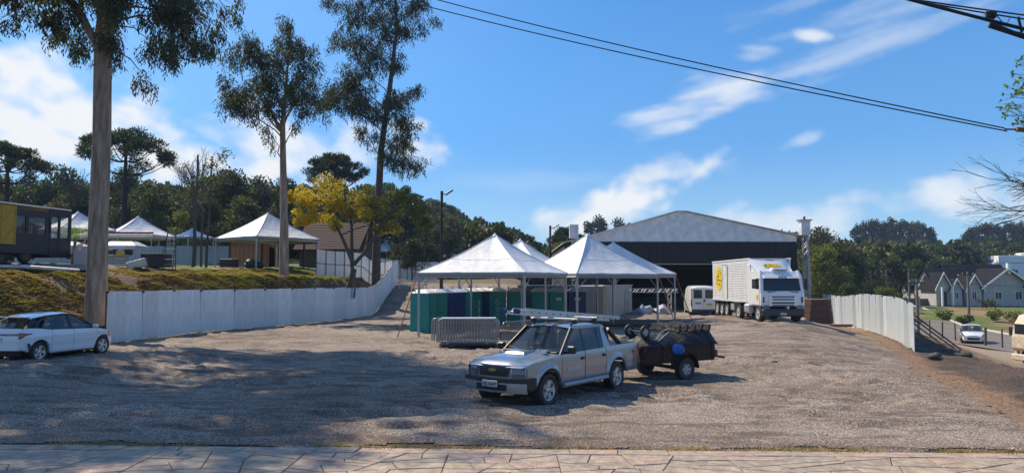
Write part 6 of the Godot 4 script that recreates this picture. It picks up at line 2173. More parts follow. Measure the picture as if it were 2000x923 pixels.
# trunk: points and radii in metres from the foot; cl: leaf balls [x, y, r]
func eucalypt(label: String, at: Vector3, tp: Array, tr: Array, cl: Array, spread: float, dens: float, bm: Material, leafl: float, ca: Color, cb: Color, forks := [], droop := false) -> Node3D:
	var t := thing("eucalyptus_tree", label, "tree", at, 0.0, "tall eucalyptus trees")
	obj("trunk", tb(tp, tr, 14), bm, t)
	var lb := mb()
	var fb := mb()
	for f in forks:
		lb.tube(bend(f[0], f[1], 6, 0.06, 0.12), radii(f[2], f[3], 6), 8)
	for c in cl:
		var p := V(c[0], c[1], rnd(-spread, spread))
		var y: float = maxf(p.y - rnd(0.8, 2.4) - absf(p.x) * 0.35, tp[-1].y * 0.42)
		if droop:
			y = minf(p.y + rnd(0.2, 2.6), tp[-1].y)
		var q: Vector3 = tp[0]
		for i in tp.size() - 1:
			if y >= tp[i].y and y <= tp[i + 1].y:
				q = tp[i].lerp(tp[i + 1], (y - tp[i].y) / (tp[i + 1].y - tp[i].y))
		if y > tp[-1].y:
			q = tp[-1]
		var r0 := 0.022 + 0.008 * q.distance_to(p)
		lb.tube(bend(q, p, 6, 0.22 if droop else 0.10, 0.16), radii(r0, 0.012, 6), 6, false)
		for k in 4:
			lb.tube(bend(p.lerp(q, 0.25), p + dirr() * c[2] * 0.85, 3, 0.1, 0.2), radii(0.016, 0.006, 3), 4, false)
		for k in 3:
			spray(fb, p.lerp(q, rnd(0.1, 0.55)) + dirr() * 0.3, rnd(0.3, 0.5), dens * 0.25, ca, cb, leafl)
		var n: int = 2 + int(c[2] * 4.5)
		for k in n:
			var e: Vector3 = p + dirr() * c[2] * rnd(0.2, 1.05) * V(1, 0.85, 1)
			spray(fb, e, c[2] * rnd(0.35, 0.8), dens * 0.30, ca, cb, leafl)
	obj("limbs", lb, bm, t)
	tag(obj("crown", fb, leafmat(), t), "", "", "", "stuff")
	return t

# broad tree crown from leaf tufts
func crown(seed_: int, H: float, R: float, nb: int, leaves: int, size: float, ca: Color, cb: Color, lift := 0.35) -> Mb:
	rng.seed = seed_
	var b := mb()
	for i in nb:
		var y := rnd(lift, 0.95)
		var w := sin(clampf((y - lift + 0.15) / (1.1 - lift), 0, 1) * PI) * 0.8 + 0.2
		var a := rnd(0, TAU)
		var d := sqrt(rng.randf()) * R * w * 0.85
		tuft(b, V(cos(a) * d, y * H, sin(a) * d), R * rnd(0.28, 0.46), leaves, size, ca, cb)
	return b
func trunk(H: float, r: float, R: float, nl: int) -> Mb:
	var b := mb()
	b.tube(bend(Vector3.ZERO, V(rnd(-0.4, 0.4), H * 0.8, rnd(-0.4, 0.4)), 6, 0.0, 0.03), radii(r, r * 0.3, 6), 8)
	for i in nl:
		var a := rnd(0, TAU)
		var y := rnd(0.3, 0.65)
		b.tube(bend(V(0, H * y, 0), V(cos(a) * R * 0.7, H * (y + 0.22), sin(a) * R * 0.7), 4, 0.05, 0.1), radii(r * 0.4, r * 0.1, 4), 5, false)
	return b
func twigs(b: Mb, p: Vector3, d: Vector3, L: float, r: float, lv: int, tips: Array, spread := 0.55, up := 0.1):
	var q := p + d * L
	var m := p.lerp(q, 0.5) + dirr() * L * 0.06
	b.tube([p, m, q], [r, r * 0.85, r * 0.7], 5 if lv > 2 else 3, false)
	if lv == 0:
		tips.append(q)
		return
	for i in (3 if lv > 1 else 2):
		var e := (d + dirr() * spread + V(0, up, 0)).normalized()
		twigs(b, q if i < 2 else m, e, L * rnd(0.62, 0.86), r * 0.66, lv - 1, tips, spread, up)

func araucaria(label: String, at: Vector3, H: float, R: float, sd: int, dense := false):
	rng.seed = sd
	var t := thing("araucaria_tree", label, "tree", at, 0.0, "umbrella crowned araucaria pines")
	var ca := Color(0.022, 0.036, 0.014)
	var cb := Color(0.055, 0.072, 0.030)
	obj("trunk", tb([Vector3.ZERO, V(0.1, H * 0.5, 0), V(0.05, H * 0.97, 0)], [0.42, 0.3, 0.14], 10), bark("pine_bark", Color(0.05, 0.04, 0.035)), t)
	var lb := mb()
	var fb := mb()
	for i in (30 if dense else 24):
		var a := i * 2.39996
		var tier := i % 3
		var rr: float = R * [0.95, 0.7, 0.35][tier] * rnd(0.75, 1.1)
		var y0: float = H * [0.70, 0.80, 0.90][tier]
		var e := V(cos(a) * rr, H * [0.84, 0.92, 0.98][tier] + rnd(-0.5, 0.4), sin(a) * rr)
		var pts := []
		for k in 6:
			var f := k / 5.0
			pts.append(V(0.05 + e.x * f, lerpf(y0, e.y, f * f * 0.8 + 0.2 * f) - sin(f * PI) * 0.4, e.z * f))
		lb.tube(pts, radii(0.09, 0.04, 5), 5, false)
		for k in 4:
			var c: Vector3 = e + V(rnd(-0.6, 0.6), rnd(-0.2, 0.4), rnd(-0.6, 0.6)) if k else e
			var r := rnd(0.5, 0.85) * R / 5.0
			for j in 110:
				var d := dirr()
				fb.leaf(c + d * r * pow(rng.randf(), 0.5) * V(1.15, 0.75, 1.15), (d + V(0, 0.2, 0)).normalized(), d.cross(dirr()).normalized(), rnd(0.3, 0.55), 0.06, tint(ca, cb))
	obj("limbs", lb, bark("pine_bark", Color.BLACK), t)
	tag(obj("crown", fb, leafmat(), t), "", "", "", "stuff")

func foot(at: Vector3) -> float:   # picture height of a point at this distance, for sizing trees
	return 549.0 - (at.y - 2.7) * 1428.0 / -at.z
func px(x: float, d: float) -> float:
	return (x - 1000.0) / 1428.0 * d

func trees():
	rng.seed = 21
	var eb := smooth_bark("eucalypt_bark", Color(0.47, 0.37, 0.29))
	var ed := bark("eucalypt_bark_dark", Color(0.15, 0.12, 0.098))
	var ga := Color(0.045, 0.060, 0.030)
	var gb := Color(0.100, 0.110, 0.060)
	# ---- thick eucalyptus at the left; leaf balls given in pixels of a 42 px/m elevation
	var at := G(-19.3, -34.0, -0.1)
	var cl := []
	for c in [[60, 30, 30], [110, 20, 40], [150, 60, 32], [60, 66, 22], [40, 92, 15], [130, 100, 26], [25, 66, 10], [155, 118, 14], [95, 60, 26], [240, 20, 36], [300, 10, 40], [350, 20, 36], [390, 50, 25], [300, 60, 38], [350, 80, 32], [250, 70, 30], [280, 105, 28], [340, 112, 20], [385, 96, 14], [258, 148, 15], [250, 172, 8], [440, 6, 14], [405, 10, 18], [320, 35, 32], [225, 105, 16]]:
		cl.append([(c[0] - 192.0) / 42.0, (foot(at) + 26.0 - c[1]) / 42.0, c[2] / 42.0])
	for i in 34:
		var a := rnd(-60, -540)
		cl.append([rnd(-4.8, 4.8) * (1.0 - absf(a + 260.0) / 700.0), (627.0 - a) / 42.0, rnd(1.1, 1.9)])
	eucalypt("thick bare trunked eucalyptus at the left behind the white hatchback", at, [V(0.1, 0, 0), V(0, 1.2, 0), V(-0.02, 5, 0), V(0.0, 9, 0), V(-0.1, 13.4, 0), V(0.1, 17, 0), V(0.3, 22, 0.2), V(0.2, 26, 0)], [0.56, 0.47, 0.42, 0.40, 0.38, 0.30, 0.18, 0.06], cl, 2.6, 11.0, eb, 0.25, ga, gb, [[V(-0.1, 12.9, 0), V(-3.2, 17.5, 0.6), 0.2, 0.08], [V(-0.05, 12.4, 0), V(-1.6, 18.4, -0.8), 0.17, 0.07], [V(0.0, 13.6, 0), V(3.4, 18.5, 0.5), 0.13, 0.05]], true)
	# ---- second and third eucalyptus behind the fence
	at = G(px(553, 52.5), -52.5, -0.1)
	cl = []
	for c in [[560, 92, 32], [500, 130, 40], [600, 140, 32], [455, 185, 36], [530, 170, 44], [590, 200, 38], [470, 235, 32], [440, 200, 24], [545, 225, 28], [612, 240, 20], [495, 105, 24], [515, 262, 12], [600, 105, 26], [558, 135, 36], [430, 170, 18], [570, 70, 20], [485, 160, 34], [615, 175, 20]]:
		cl.append([(c[0] - 562.0) / 27.2, (foot(at) + 22.0 - c[1]) / 27.2, c[2] / 27.2])
	eucalypt("slender pale trunked eucalyptus with rounded crown behind the curving fence", at, [V(0.05, 0, 0), V(0, 4, 0), V(-0.15, 8, 0), V(-0.25, 11.0, 0), V(-0.05, 14, 0), V(0.2, 17.6, 0)], [0.36, 0.29, 0.23, 0.19, 0.1, 0.03], cl, 2.0, 8.0, eb, 0.27, ga, Color(0.085, 0.088, 0.045), [[V(-0.22, 10.4, 0), V(-2.9, 14.2, 0.4), 0.12, 0.04], [V(-0.2, 11, 0), V(1.7, 14.5, -0.3), 0.1, 0.03]])
	at = G(px(734, 62.0), -62.0, -0.1)
	cl = []
	for c in [[700, 20, 38], [760, 10, 40], [820, 15, 30], [848, 40, 14], [690, 80, 38], [740, 60, 40], [790, 60, 30], [650, 20, 22], [640, 75, 18], [725, 120, 42], [690, 150, 34], [770, 130, 28], [800, 180, 20], [822, 195, 14], [660, 195, 40], [625, 190, 30], [700, 215, 32], [640, 215, 26], [760, 200, 34], [790, 240, 24], [740, 240, 30], [690, 262, 20], [770, 270, 28], [815, 265, 12], [780, 310, 28], [800, 345, 24], [762, 330, 20], [822, 330, 12], [740, 290, 20], [795, 288, 22], [655, 165, 26], [680, 182, 32], [730, -40, 44], [780, -50, 40], [690, -50, 36], [750, -110, 44], [720, -150, 34], [780, -130, 30]]:
		cl.append([(c[0] - 734.0) / 23.0, (foot(at) + 16.0 - c[1]) / 23.0, c[2] / 23.0])
	eucalypt("tall dark eucalyptus reaching out of the picture above the tiled shed", at, [V(0, 0, 0), V(0.05, 6, 0), V(0.3, 13, 0), V(1.1, 19, 0.2), V(1.6, 24, 0), V(1.2, 30, 0)], [0.40, 0.34, 0.27, 0.2, 0.13, 0.03], cl, 2.2, 7.0, ed, 0.27, Color(0.030, 0.042, 0.024), Color(0.080, 0.088, 0.048), [])
	# ---- two more beyond the left edge: their shade lies over the near gravel
	for k in [[-22.3, -29.6, 1.0, "eucalyptus outside the left edge shading the near gravel"], [-27.0, -27.0, 0.95, "further eucalyptus outside the left edge towards the road"]]:
		rng.seed = int(k[1] * -10)
		cl = []
		for i in 70:
			var y := rnd(14.5, 27.0)
			cl.append([rnd(-5.4, 5.4) * (1.0 - absf(y - 20.0) / 14.0), y * k[2], rnd(1.0, 1.8)])
		eucalypt(k[3], G(k[0], k[1], -0.1), [V(0, 0, 0), V(0.1, 7, 0), V(-0.1, 14, 0.1), V(0.1, 27 * k[2], 0)], [0.5, 0.42, 0.3, 0.05], cl, 4.6, 1.7, eb, 0.42, ga, gb)
	# ---- yellow flowering tree
	rng.seed = 31
	at = G(px(688, 57.0), -57.0, -0.05)
	var t := thing("flowering_tree", "bent tree with yellow blossom in front of the tiled shed", "tree", at)
	var lb := mb()
	var q := 25.05
	var fork := V(0.1, 2.7, 0)
	lb.tube([V(0, 0, 0), V(-0.15, 1.2, 0), V(0.1, 2.7, 0)], [0.34, 0.27, 0.24], 10)
	var arms := [[fork, V(-0.8, 4.2, 0.3), V(-1.9, 5.6, 0.2)], [fork, V(1.0, 3.4, 0), V(1.4, 4.8, -0.3), V(1.3, 6.4, 0)], [V(0.0, 2.2, 0), V(-0.2, 4.8, -0.4), V(-0.7, 6.8, 0)], [V(1.0, 3.4, 0), V(2.8, 5.4, 0.3), V(5.0, 6.2, 0.4)]]
	var dy := (foot(at) - 546.0) / q
	for a in arms:
		for i in a.size():
			a[i].y += dy * clampf((a[i].y - 2.0) / 4.0, 0.0, 1.0)
		lb.tube(a, radii(0.17, 0.06, a.size() - 1), 8)
	var fb := mb()
	for c in [[600, 372, 30], [640, 366, 34], [680, 384, 30], [620, 402, 30], [590, 400, 22], [660, 408, 34], [700, 418, 30], [760, 396, 30], [800, 402, 26], [822, 420, 20], [772, 428, 28], [742, 412, 26], [692, 398, 30], [590, 430, 14], [612, 420, 18], [650, 432, 18], [725, 385, 22], [785, 380, 20], [830, 436, 12], [740, 440, 20], [575, 385, 16]]:
		var p := V((c[0] - 688.0) / q, (foot(at) - c[1]) / q, rnd(-1.6, 1.6))
		var a = arms[rng.randi() % 4]
		lb.tube(bend(a[-1].lerp(a[-2], rng.randf()), p, 5, 0.05, 0.2), radii(0.06, 0.015, 5), 5, false)
		for k in 6:
			lb.tube(bend(p - V(0, 0.3, 0), p + dirr() * c[2] / q, 3, 0.0, 0.2), radii(0.018, 0.006, 3), 3, false)
		var warm := clampf((760.0 - c[0]) / 160.0, 0.0, 1.0)
		for k in 5:
			tuft(fb, p + dirr() * c[2] / q * 0.7, c[2] / q * 0.5, 130, 0.16, Color(0.14, 0.14, 0.025).lerp(Color(0.56, 0.36, 0.012), warm), Color(0.28, 0.24, 0.03).lerp(Color(0.70, 0.50, 0.02), warm), 0.7)
	obj("trunk", lb, ed, t)
	tag(obj("crown", fb, leafmat(), t), "", "", "", "stuff")
	# ---- araucarias and bare trees of the skyline
	araucaria("umbrella shaped araucaria just right of the thick trunk", G(px(237, 92), -92.0), 16.2, 5.6, 41)
	araucaria("umbrella shaped araucaria cut by the left edge", G(px(5, 92), -92.0), 14.6, 4.6, 42)
	araucaria("dense dark araucaria between the slender and the tall eucalyptus", G(px(652, 110), -110.0), 15.2, 4.0, 43, true)
	araucaria("small far araucaria behind the white wrapped tower", G(px(1108, 130), -130.0), 10.0, 3.6, 44)
	for k in [[378, 90.0, 13.0, "leafless grey tree with fan crown on the left skyline", 6], [150, 100.0, 12.4, "small leafless tree just left of the thick trunk on the skyline", 5], [1597, 92.0, 9.5, "sparse pale leafless tree right of the marquee tower", 5]]:
		rng.seed = int(k[0])
		t = thing("bare_tree", k[3], "tree", G(px(k[0], k[1]), -k[1]), 0.0, "leafless trees")
		var b := mb()
		var tips := []
		b.tube([V(0, -0.2, 0), V(0, k[2] * 0.42, 0)], [0.28, 0.2], 8, false)
		for i in 4:
			twigs(b, V(0, k[2] * rnd(0.3, 0.42), 0), (V(0, 1, 0) + dirr() * 0.5).normalized(), k[2] * 0.21, 0.12, k[4] - 1, tips, 0.55, 0.16)
		obj("branches", b, bark("grey_twigs", Color(0.11, 0.095, 0.085)), t)
	# ---- wood behind the terrace: single trees of five kinds
	var kinds := [["broad dark evergreen", Color(0.024, 0.038, 0.012), Color(0.060, 0.080, 0.026), 0.30], ["mid green bushy", Color(0.042, 0.062, 0.016), Color(0.105, 0.120, 0.034), 0.25], ["olive green loose", Color(0.060, 0.066, 0.018), Color(0.150, 0.140, 0.042), 0.3], ["dusky grey green", Color(0.042, 0.052, 0.028), Color(0.100, 0.110, 0.058), 0.35], ["fresh yellow green", Color(0.10, 0.12, 0.02), Color(0.22, 0.23, 0.04), 0.2]]
	var proto := []
	for i in kinds.size():
		var b := crown(60 + i, 10.0, 3.8, 30, 150, 0.34, kinds[i][1], kinds[i][2], kinds[i][3])
		rng.seed = 80 + i
		proto.append([b.mesh(), trunk(10.0, 0.24, 3.4, 6).mesh()])
	rng.seed = 77
	var sky := [[-80, 335], [60, 345], [150, 350], [215, 345], [300, 330], [345, 352], [420, 345], [450, 325], [500, 340], [560, 345], [610, 350], [700, 368], [780, 395], [850, 415], [930, 432]]
	var n := 0
	for row in 3:
		var x := -70.0 + row * 18.0
		while x < [860.0, 900.0, 930.0][row]:
			var d: float = [96.0, 106.0, 118.0][row] + rnd(-4, 4)
			var top: float = 2.7 + (549.0 - pl(sky, x) - rnd(-14, 18) + [44.0, 14.0, 0.0][row]  * -1.0) * d / 1428.0
			var gx := px(x, d)
			var gy := h(gx, -d)
			if x > 700.0 and row == 0:
				top -= 1.5
			wood_tree(proto, kinds, V(gx, gy, -d), maxf(4.0, top - gy), n, ["front", "middle", "rear"][row] + " row, " + ("above the black bus" if x < 90 else "left of the thick trunk" if x < 200 else "right of the thick trunk" if x < 310 else "near the fan shaped leafless tree" if x < 430 else "left of the slender eucalyptus" if x < 550 else "right of the slender eucalyptus" if x < 640 else "above the tiled shed" if x < 740 else "right of the tall dark eucalyptus" if x < 830 else "near the lamp pole"))
			n += 1
			x += rnd(38, 62) if row else rnd(46, 74)
	for k in [[377, 60.0, 0.17, "thickest of the three slim dark trunks right of the step ladder"], [392, 66.0, 0.11, "middle of the three slim dark trunks right of the step ladder"], [402, 61.0, 0.12, "rightmost of the three slim dark trunks right of the step ladder"]]:
		t = thing("slim_tree", k[3], "tree", G(px(k[0], k[1]), -k[1], -0.1), 0.0, "slim trees right of the step ladder")
		obj("trunk", tb(bend(Vector3.ZERO, V(rnd(-0.3, 0.3), 9.5, 0), 5, 0.0, 0.02), radii(k[2], k[2] * 0.5, 5), 8), ed, t)
		var tw := mb()
		var ends := []
		for i in 5:
			twigs(tw, V(0, rnd(4.5, 8.5), 0), (V(rnd(-1, 1), 0.7, rnd(-1, 1))).normalized(), 0.9, 0.03, 3, ends, 0.5, 0.1)
		obj("branches", tw, ed, t)
		var lv := mb()
		for p in ends:
			tuft(lv, p, 0.3, 5, 0.16, kinds[1][1], kinds[1][2])
		tag(obj("crown", lv, leafmat(), t), "", "", "", "stuff")
	# loose trees right of the marquee, behind the galvanised fence, and by the far tents
	for k in [[1585, 88, 500, 2], [1612, 84, 478, 4], [1640, 92, 492, 1], [1668, 96, 500, 3], [1600, 98, 470, 2], [1700, 102, 516, 1], [1745, 104, 520, 0], [1790, 118, 515, 1], [1830, 128, 512, 3]]:
		var gx := px(k[0], k[1])
		var gy := h(gx, -k[1])
		wood_tree(proto, kinds, V(gx, gy, -k[1]), 2.7 + (549.0 - k[2] + 14.0) * k[1] / 1428.0 - gy, n, "", k[3], ["loose olive tree close right of the marquee tower", "tall fresh green tree right of the marquee tower", "bushy tree above the far end of the galvanised fence", "grey green tree above the galvanised fence", "olive tree behind the pair right of the marquee tower", "bushy tree left of the utility poles", "dark tree among the utility poles", "bushy tree left of the gabled house", "grey green tree behind the gabled house's left gable"][[1585, 1612, 1640, 1668, 1600, 1700, 1745, 1790, 1830].find(k[0])])
		n += 1
	for k in [[805, 84, 470, 0, "dark bushy tree behind the studded fence near the lamp pole"], [898, 108, 470, 4, "yellow green tree behind the left slope of the front tent"], [1098, 112, 466, 4, "bright green bush left of the white wrapped tower"], [1730, 86, 553, 4, "bright yellow green shrub above the galvanised fence"], [1700, 88, 548, 3, "pinkish grey shrub above the galvanised fence"], [1655, 80, 555, 1, "low green shrub above the middle of the galvanised fence"]]:
		var gx := px(k[0], k[1])
		var gy := h(gx, -k[1])
		wood_tree(proto, kinds, V(gx, gy, -k[1]), 2.7 + (549.0 - k[2]) * k[1] / 1428.0 - gy, n, "", k[3], k[4])
		n += 1
	# ---- wooded hills
	rng.seed = 90
	for kind in 4:
		var b := crown(120 + kind, 8.0, 4.4, 16, 60, 0.75, kinds[kind][1], kinds[kind][2] * 0.9, 0.3)
		for side in 2:
			var tr := []
			var cs := []
			rng.seed = 200 + kind * 2 + side
			for i in 620:
				var r := rnd(118, 330) if side else rnd(112, 260)
				var az := rnd(0.34, 0.92) if side else rnd(-0.92, 0.14)
				if side and r < 150.0 and az > 0.5:
					continue
				var x := az * r
				if lotmask(x, -r) > 0.0:
					continue
				var s := rnd(0.75, 1.35) * (0.8 if side == 0 and az > -0.15 else 0.8 if side == 1 and r > 240.0 else 1.0)
				tr.append(Transform3D(Basis(Vector3.UP, rnd(0, TAU)).scaled(V(s, s * rnd(0.8, 1.2), s)), V(x, h(x, -r) - 1.5, -r)))
				var v := rnd(0.7, 1.25)
				cs.append(Color(v, v, v))
			multi("hillside_wood", b, tr, cs, leafmat(), self, ["dense wood covering the hill left of the marquee", "dense wood covering the hill behind the houses"][side] + [" in dark green", " in bushy green", " in olive green", " in grey green"][kind], "wood")
	# tall eucalyptus groves on the right skyline
	rng.seed = 95
	var gb2 := mb()
	for i in 20:
		var y := rnd(0.35, 1.0)
		tuft(gb2, V(rnd(-2.2, 2.2) * (1.15 - y * 0.6), y * 20.0, rnd(-2.2, 2.2)), rnd(1.3, 2.3), 90, 0.8, Color(0.014, 0.022, 0.014), Color(0.040, 0.050, 0.032), 1.1)
	var gm := gb2.mesh()
	var gt := trunk(20.0, 0.3, 2.0, 4).mesh()
	var i2 := 0
	for k in [[1676, 445], [1690, 440], [1704, 438], [1716, 437], [1728, 441], [1740, 434], [1752, 440], [1764, 438], [1778, 442], [1790, 441], [1800, 440], [1812, 444], [1822, 452], [1832, 468], [1888, 462], [1896, 452], [1906, 448], [1918, 444], [1930, 446], [1942, 443], [1954, 446], [1966, 442], [1978, 445], [1990, 442], [2004, 440], [1160, 432], [1175, 440], [1218, 436]]:
		var d := 300.0 + rnd(-12, 12)
		var far := V(px(k[0], d), h(px(k[0], d), -d), -d)
		var H: float = 2.7 + (549.0 - k[1]) * d / 1428.0 - far.y
		var lab: String = "tall eucalyptus of the " + ("left grove" if k[0] < 1840 else "right grove") + " on the far hilltop" if k[0] > 1500 else "dark far treetop just above the marquee's left roof slope"
		var o := thing("hilltop_tree", lab, "tree", far, rnd(0, TAU), "eucalyptus groves on the far hilltop" if k[0] > 1500 else "far treetops above the marquee roof")
		obj("trunk", gt, ed, o)
		tag(obj("crown", gm, leafmat(), o), "", "", "", "stuff")
		o.scale = V(H / 20.0 * rnd(0.9, 1.2), H / 20.0, H / 20.0)
		i2 += 1
	# ---- shrubs and young plants by the street
	rng.seed = 99
	for k in [[1925, 100, 612, 588, "loose grey green shrub in front of the gabled house"], [1842, 86, 612, 592, "young palm like shrub beside the street"], [1880, 82, 622, 604, "small leafy shrub at the foot of the street pole"], [1940, 84, 628, 606, "low dark hedge shrub right of the street pole"], [1975, 82, 628, 604, "bright green shrub near the dusty truck"]]:
		var gx := px(k[0], k[1])
		t = thing("street_shrub", k[4], "shrub", G(gx, -k[1]), rnd(0, 6), "shrubs along the street")
		var hh: float = (k[2] - k[3]) * k[1] / 1428.0
		var b := mb()
		for i in 8:
			tuft(b, V(rnd(-0.5, 0.5) * hh, rnd(0.3, 0.85) * hh, rnd(-0.5, 0.5) * hh), hh * 0.3, 60, 0.22, kinds[3][1] if k[0] < 1930 else kinds[4][1], kinds[4][2] if k[0] != 1925 else kinds[3][2])
		obj("stem", tb([Vector3.ZERO, V(0.05, hh * 0.6, 0)], [0.05, 0.02], 5), ed, t)
		tag(obj("crown", b, leafmat(), t), "", "", "", "stuff")
	# ---- roadside tree whose twigs reach in from the right
	rng.seed = 107
	t = thing("budding_tree", "nearly bare tree with fresh green buds reaching in at the right edge", "tree", G(11.9, -13.4))
	var b3 := mb()
	b3.tube([V(0, -0.1, 0), V(-0.1, 2, 0), V(-0.2, 4.5, 0), V(0.1, 8, 0)], [0.24, 0.2, 0.16, 0.08], 10)
	var tips2 := []
	for k in [[V(-0.15, 4.1, 0), V(-1.0, 0.08, -0.05), 1.15, 5], [V(-0.2, 4.5, 0), V(-1.0, 0.12, 0.1), 0.95, 5], [V(-0.2, 5.2, 0), V(-0.9, 0.2, 0.1), 0.85, 5], [V(-0.2, 5.8, 0), V(-0.8, 0.3, -0.1), 0.8, 4], [V(0, 5.0, 0), V(0.8, 0.5, 0.4), 1.0, 4], [V(0.1, 7.5, 0), V(0.0, 1, 0.1), 1.0, 4]]:
		twigs(b3, k[0], k[1].normalized(), k[2], 0.028, k[3], tips2, 0.4, 0.0)
	obj("branches", b3, ed, t)
	var bf := mb()
	for p in tips2:
		if p.y > 5.5:
			for i in 4:
				var d := dirr()
				bf.leaf(p, d, d.cross(dirr()).normalized(), rnd(0.05, 0.1), 0.02, tint(Color(0.08, 0.14, 0.02), Color(0.2, 0.28, 0.05)))
	tag(obj("buds", bf, leafmat(), t), "", "", "", "stuff")

func wood_tree(proto: Array, kinds: Array, at: Vector3, H: float, n: int, where: String, kind := -1, label := ""):
	if kind < 0:
		kind = [0, 1, 3, 2, 0, 3, 1, 4, 0, 2, 3][n % 11]
		if kind == 4 and H > 9.0:
			kind = 1
	var o := thing("woodland_tree", label if label else "%s%s woodland tree in the %s" % ["tall " if H > 10.5 else "low " if H < 8.5 else "", kinds[kind][0], where], "tree", at - V(0, 0.1, 0), rnd(0, TAU), "woodland trees")
	obj("trunk", proto[kind][1], mats["eucalypt_bark_dark"], o)
	tag(obj("crown", proto[kind][0], leafmat(), o), "", "", "", "stuff")
	var w := rnd(0.85, 1.25) * clampf(H / 12.0, 0.45, 1.3)
	o.scale = V(w, H / 10.4 * rnd(0.88, 1.1), w)

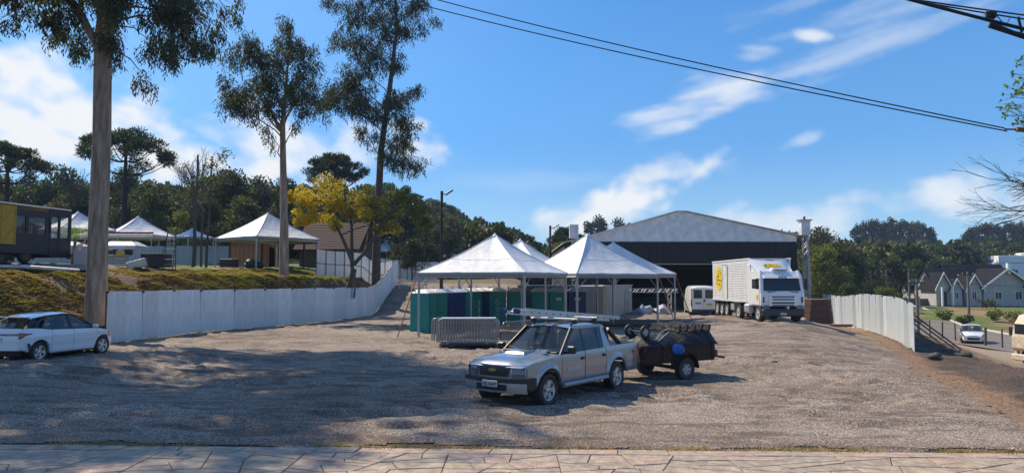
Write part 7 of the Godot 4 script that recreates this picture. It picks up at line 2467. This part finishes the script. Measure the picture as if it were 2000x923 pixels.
func poles():
	rng.seed = 120
	var wd := wood("pole_wood", Color(0.065, 0.052, 0.042))
	var cb := black("cable_black", 0.012, 0.7)
	# lamp posts
	for k in [[862, 64.0, 372, 8.0, "tall dark lamp pole with slanted floodlight left of the front tent"], [1075, 80.0, 440, 6.0, "smaller lamp pole with floodlight between the tent peaks"]]:
		var at := G(px(k[0], k[1]), -k[1])
		var top: float = 2.7 + (549.0 - k[2]) * k[1] / 1428.0 - at.y
		var t := thing("lamp_pole", k[4], "lamp post", at, 0.0, "floodlight poles")
		obj("pole", tb([V(0, -0.1, 0), V(0, top, 0)], [0.16, 0.12], 10), wd, t)
		obj("arm", tb([V(0, top - 0.25, 0), V(0.35, top - 0.3, 0)], 0.05, 6), wd, t)
		var b := mb()
		b.cbox(V(0.65, top - 0.12, 0), V(0.8, 0.14, 0.4), 0.03, Basis(Vector3.BACK, 0.6))
		obj("floodlight", b, M("flood_grey", Color(0.2, 0.2, 0.21), 0.5, 0.3), t)
		obj("switch_box", bx(V(0.12, top - 1.6, 0.1), V(0.16, 0.28, 0.14), 0.02), M("flood_grey"), t)
	# utility poles by the street
	for k in [[1701, 96.0, 530, "first slim utility pole from the left above the galvanised fence"], [1731, 100.0, 527, "second slim utility pole with street lamp arm above the galvanised fence"], [1775, 98.0, 524, "utility pole with transformer left of the gabled house"], [1790, 66.0, 544, "pale topped timber pole behind the end of the galvanised fence"], [1890, 84.0, 530, "thin utility pole in front of the gabled house"]]:
		var at := G(px(k[0], k[1]), -k[1])
		var top: float = 2.7 + (549.0 - k[2]) * k[1] / 1428.0 - at.y
		var t := thing("utility_pole", k[3], "utility pole", at, 0.0, "utility poles along the street")
		obj("pole", tb([V(0, -0.1, 0), V(0, top, 0)], [0.15, 0.11], 8), M("concrete_pole", Color(0.16, 0.15, 0.14), 0.9), t)
		obj("cross_arm", bx(V(0, top - 0.35, 0), V(1.5, 0.1, 0.1)), wd, t)
		for x in [-0.6, 0.0, 0.6]:
			obj("insulator", tb([V(x, top - 0.3, 0), V(x, top - 0.14, 0)], 0.04, 6), M("rail_pale"), t)
		if k[0] == 1775:
			obj("transformer", tb([V(0.35, top - 2.2, 0), V(0.35, top - 1.3, 0)], 0.3, 10), M("flood_grey"), t)
		if k[0] == 1731:
			obj("lamp_arm", tb([V(0, top, 0), V(0.9, top + 0.15, 0)], 0.035, 6), M("flood_grey"), t)
	# overhead cables
	var runs := [
		["twin black cable sagging across the whole sky, upper strand", V(-11.0, 13.6, -21.0), V(9.55, 5.66, -14.0), 0.35, 0.013],
		["twin black cable sagging across the whole sky, lower strand", V(-11.2, 13.3, -21.0), V(9.6, 5.60, -14.0), 0.37, 0.013],
		["thin lead from the cable splice into the budding tree", V(9.55, 5.64, -14.0), V(13.0, 5.5, -13.6), 0.02, 0.016],
		["thick black cable bundle crossing the top right corner", V(3.4, 7.6, -10.6), V(9.0, 5.55, -9.6), 0.06, 0.024],
		["upper thin cable of the top right corner group", V(3.8, 7.5, -11.2), V(11.0, 6.2, -10.6), 0.05, 0.012],
		["middle thin cable of the top right corner group", V(4.4, 7.55, -11.4), V(11.0, 6.15, -10.7), 0.08, 0.012],
		["highest thin cable of the top right corner group", V(6.2, 7.3, -11.0), V(11.0, 6.45, -10.6), 0.05, 0.01],
		["cable just under the highest one in the top right corner", V(7.0, 7.3, -11.0), V(11.0, 6.75, -10.6), 0.04, 0.01],
		["low wire strung between the far utility poles", V(49.0, 3.0, -98.0), V(68.0, 2.6, -84.0), 0.5, 0.02],
		["lower wire between the far pole and the house", V(52.2, 3.2, -97.0), V(84.0, 1.6, -90.0), 0.6, 0.02]]
	for r in runs:
		var t := thing("overhead_cable", r[0], "cable")
		var pts := []
		for i in 25:
			var f := i / 24.0
			pts.append(r[1].lerp(r[2], f) - V(0, sin(f * PI) * r[3], 0))
		t.position = r[1]
		for i in pts.size():
			pts[i] -= r[1]
		obj("strand", tb(pts, r[4], 6), cb, t)
	var t2 := thing("cable_clamp", "black spiked cable clamp on the thick cable in the top right corner", "clamp", V(6.95, 6.14, -9.95), -0.2)
	obj("body", tb([V(-0.28, 0.14, 0), V(0, 0.0, 0), V(0.3, -0.12, 0)], [0.05, 0.035, 0.05], 8), cb, t2)
	for i in 9:
		obj("helix_turn", tb([V(-0.26 + i * 0.06, 0.16 - i * 0.028, -0.03), V(-0.24 + i * 0.06, 0.06 - i * 0.024, 0.03)], 0.012, 5), cb, t2)
	obj("lever", tb([V(0.12, 0.0, 0), V(0.08, 0.22, 0)], 0.018, 6), cb, t2)
	t2 = thing("cable_tap", "small black tap connector hanging on the thin cable, top right corner", "connector", V(7.3, 6.75, -10.9), 0.0)
	obj("body", bx(V(0, 0, 0), V(0.16, 0.13, 0.1), 0.03), cb, t2)
	obj("tail", tb([V(0.08, 0.0, 0), V(0.22, -0.18, 0), V(0.3, -0.02, 0)], 0.008, 5), cb, t2)
	t2 = thing("cable_splice", "tan splice box where the twin cable meets the budding tree", "connector", V(9.85, 5.63, -13.97))
	obj("body", tb([V(-0.1, 0.0, 0), V(0.12, -0.01, 0)], 0.05, 8), M("splice_tan", Color(0.22, 0.14, 0.06), 0.7), t2)
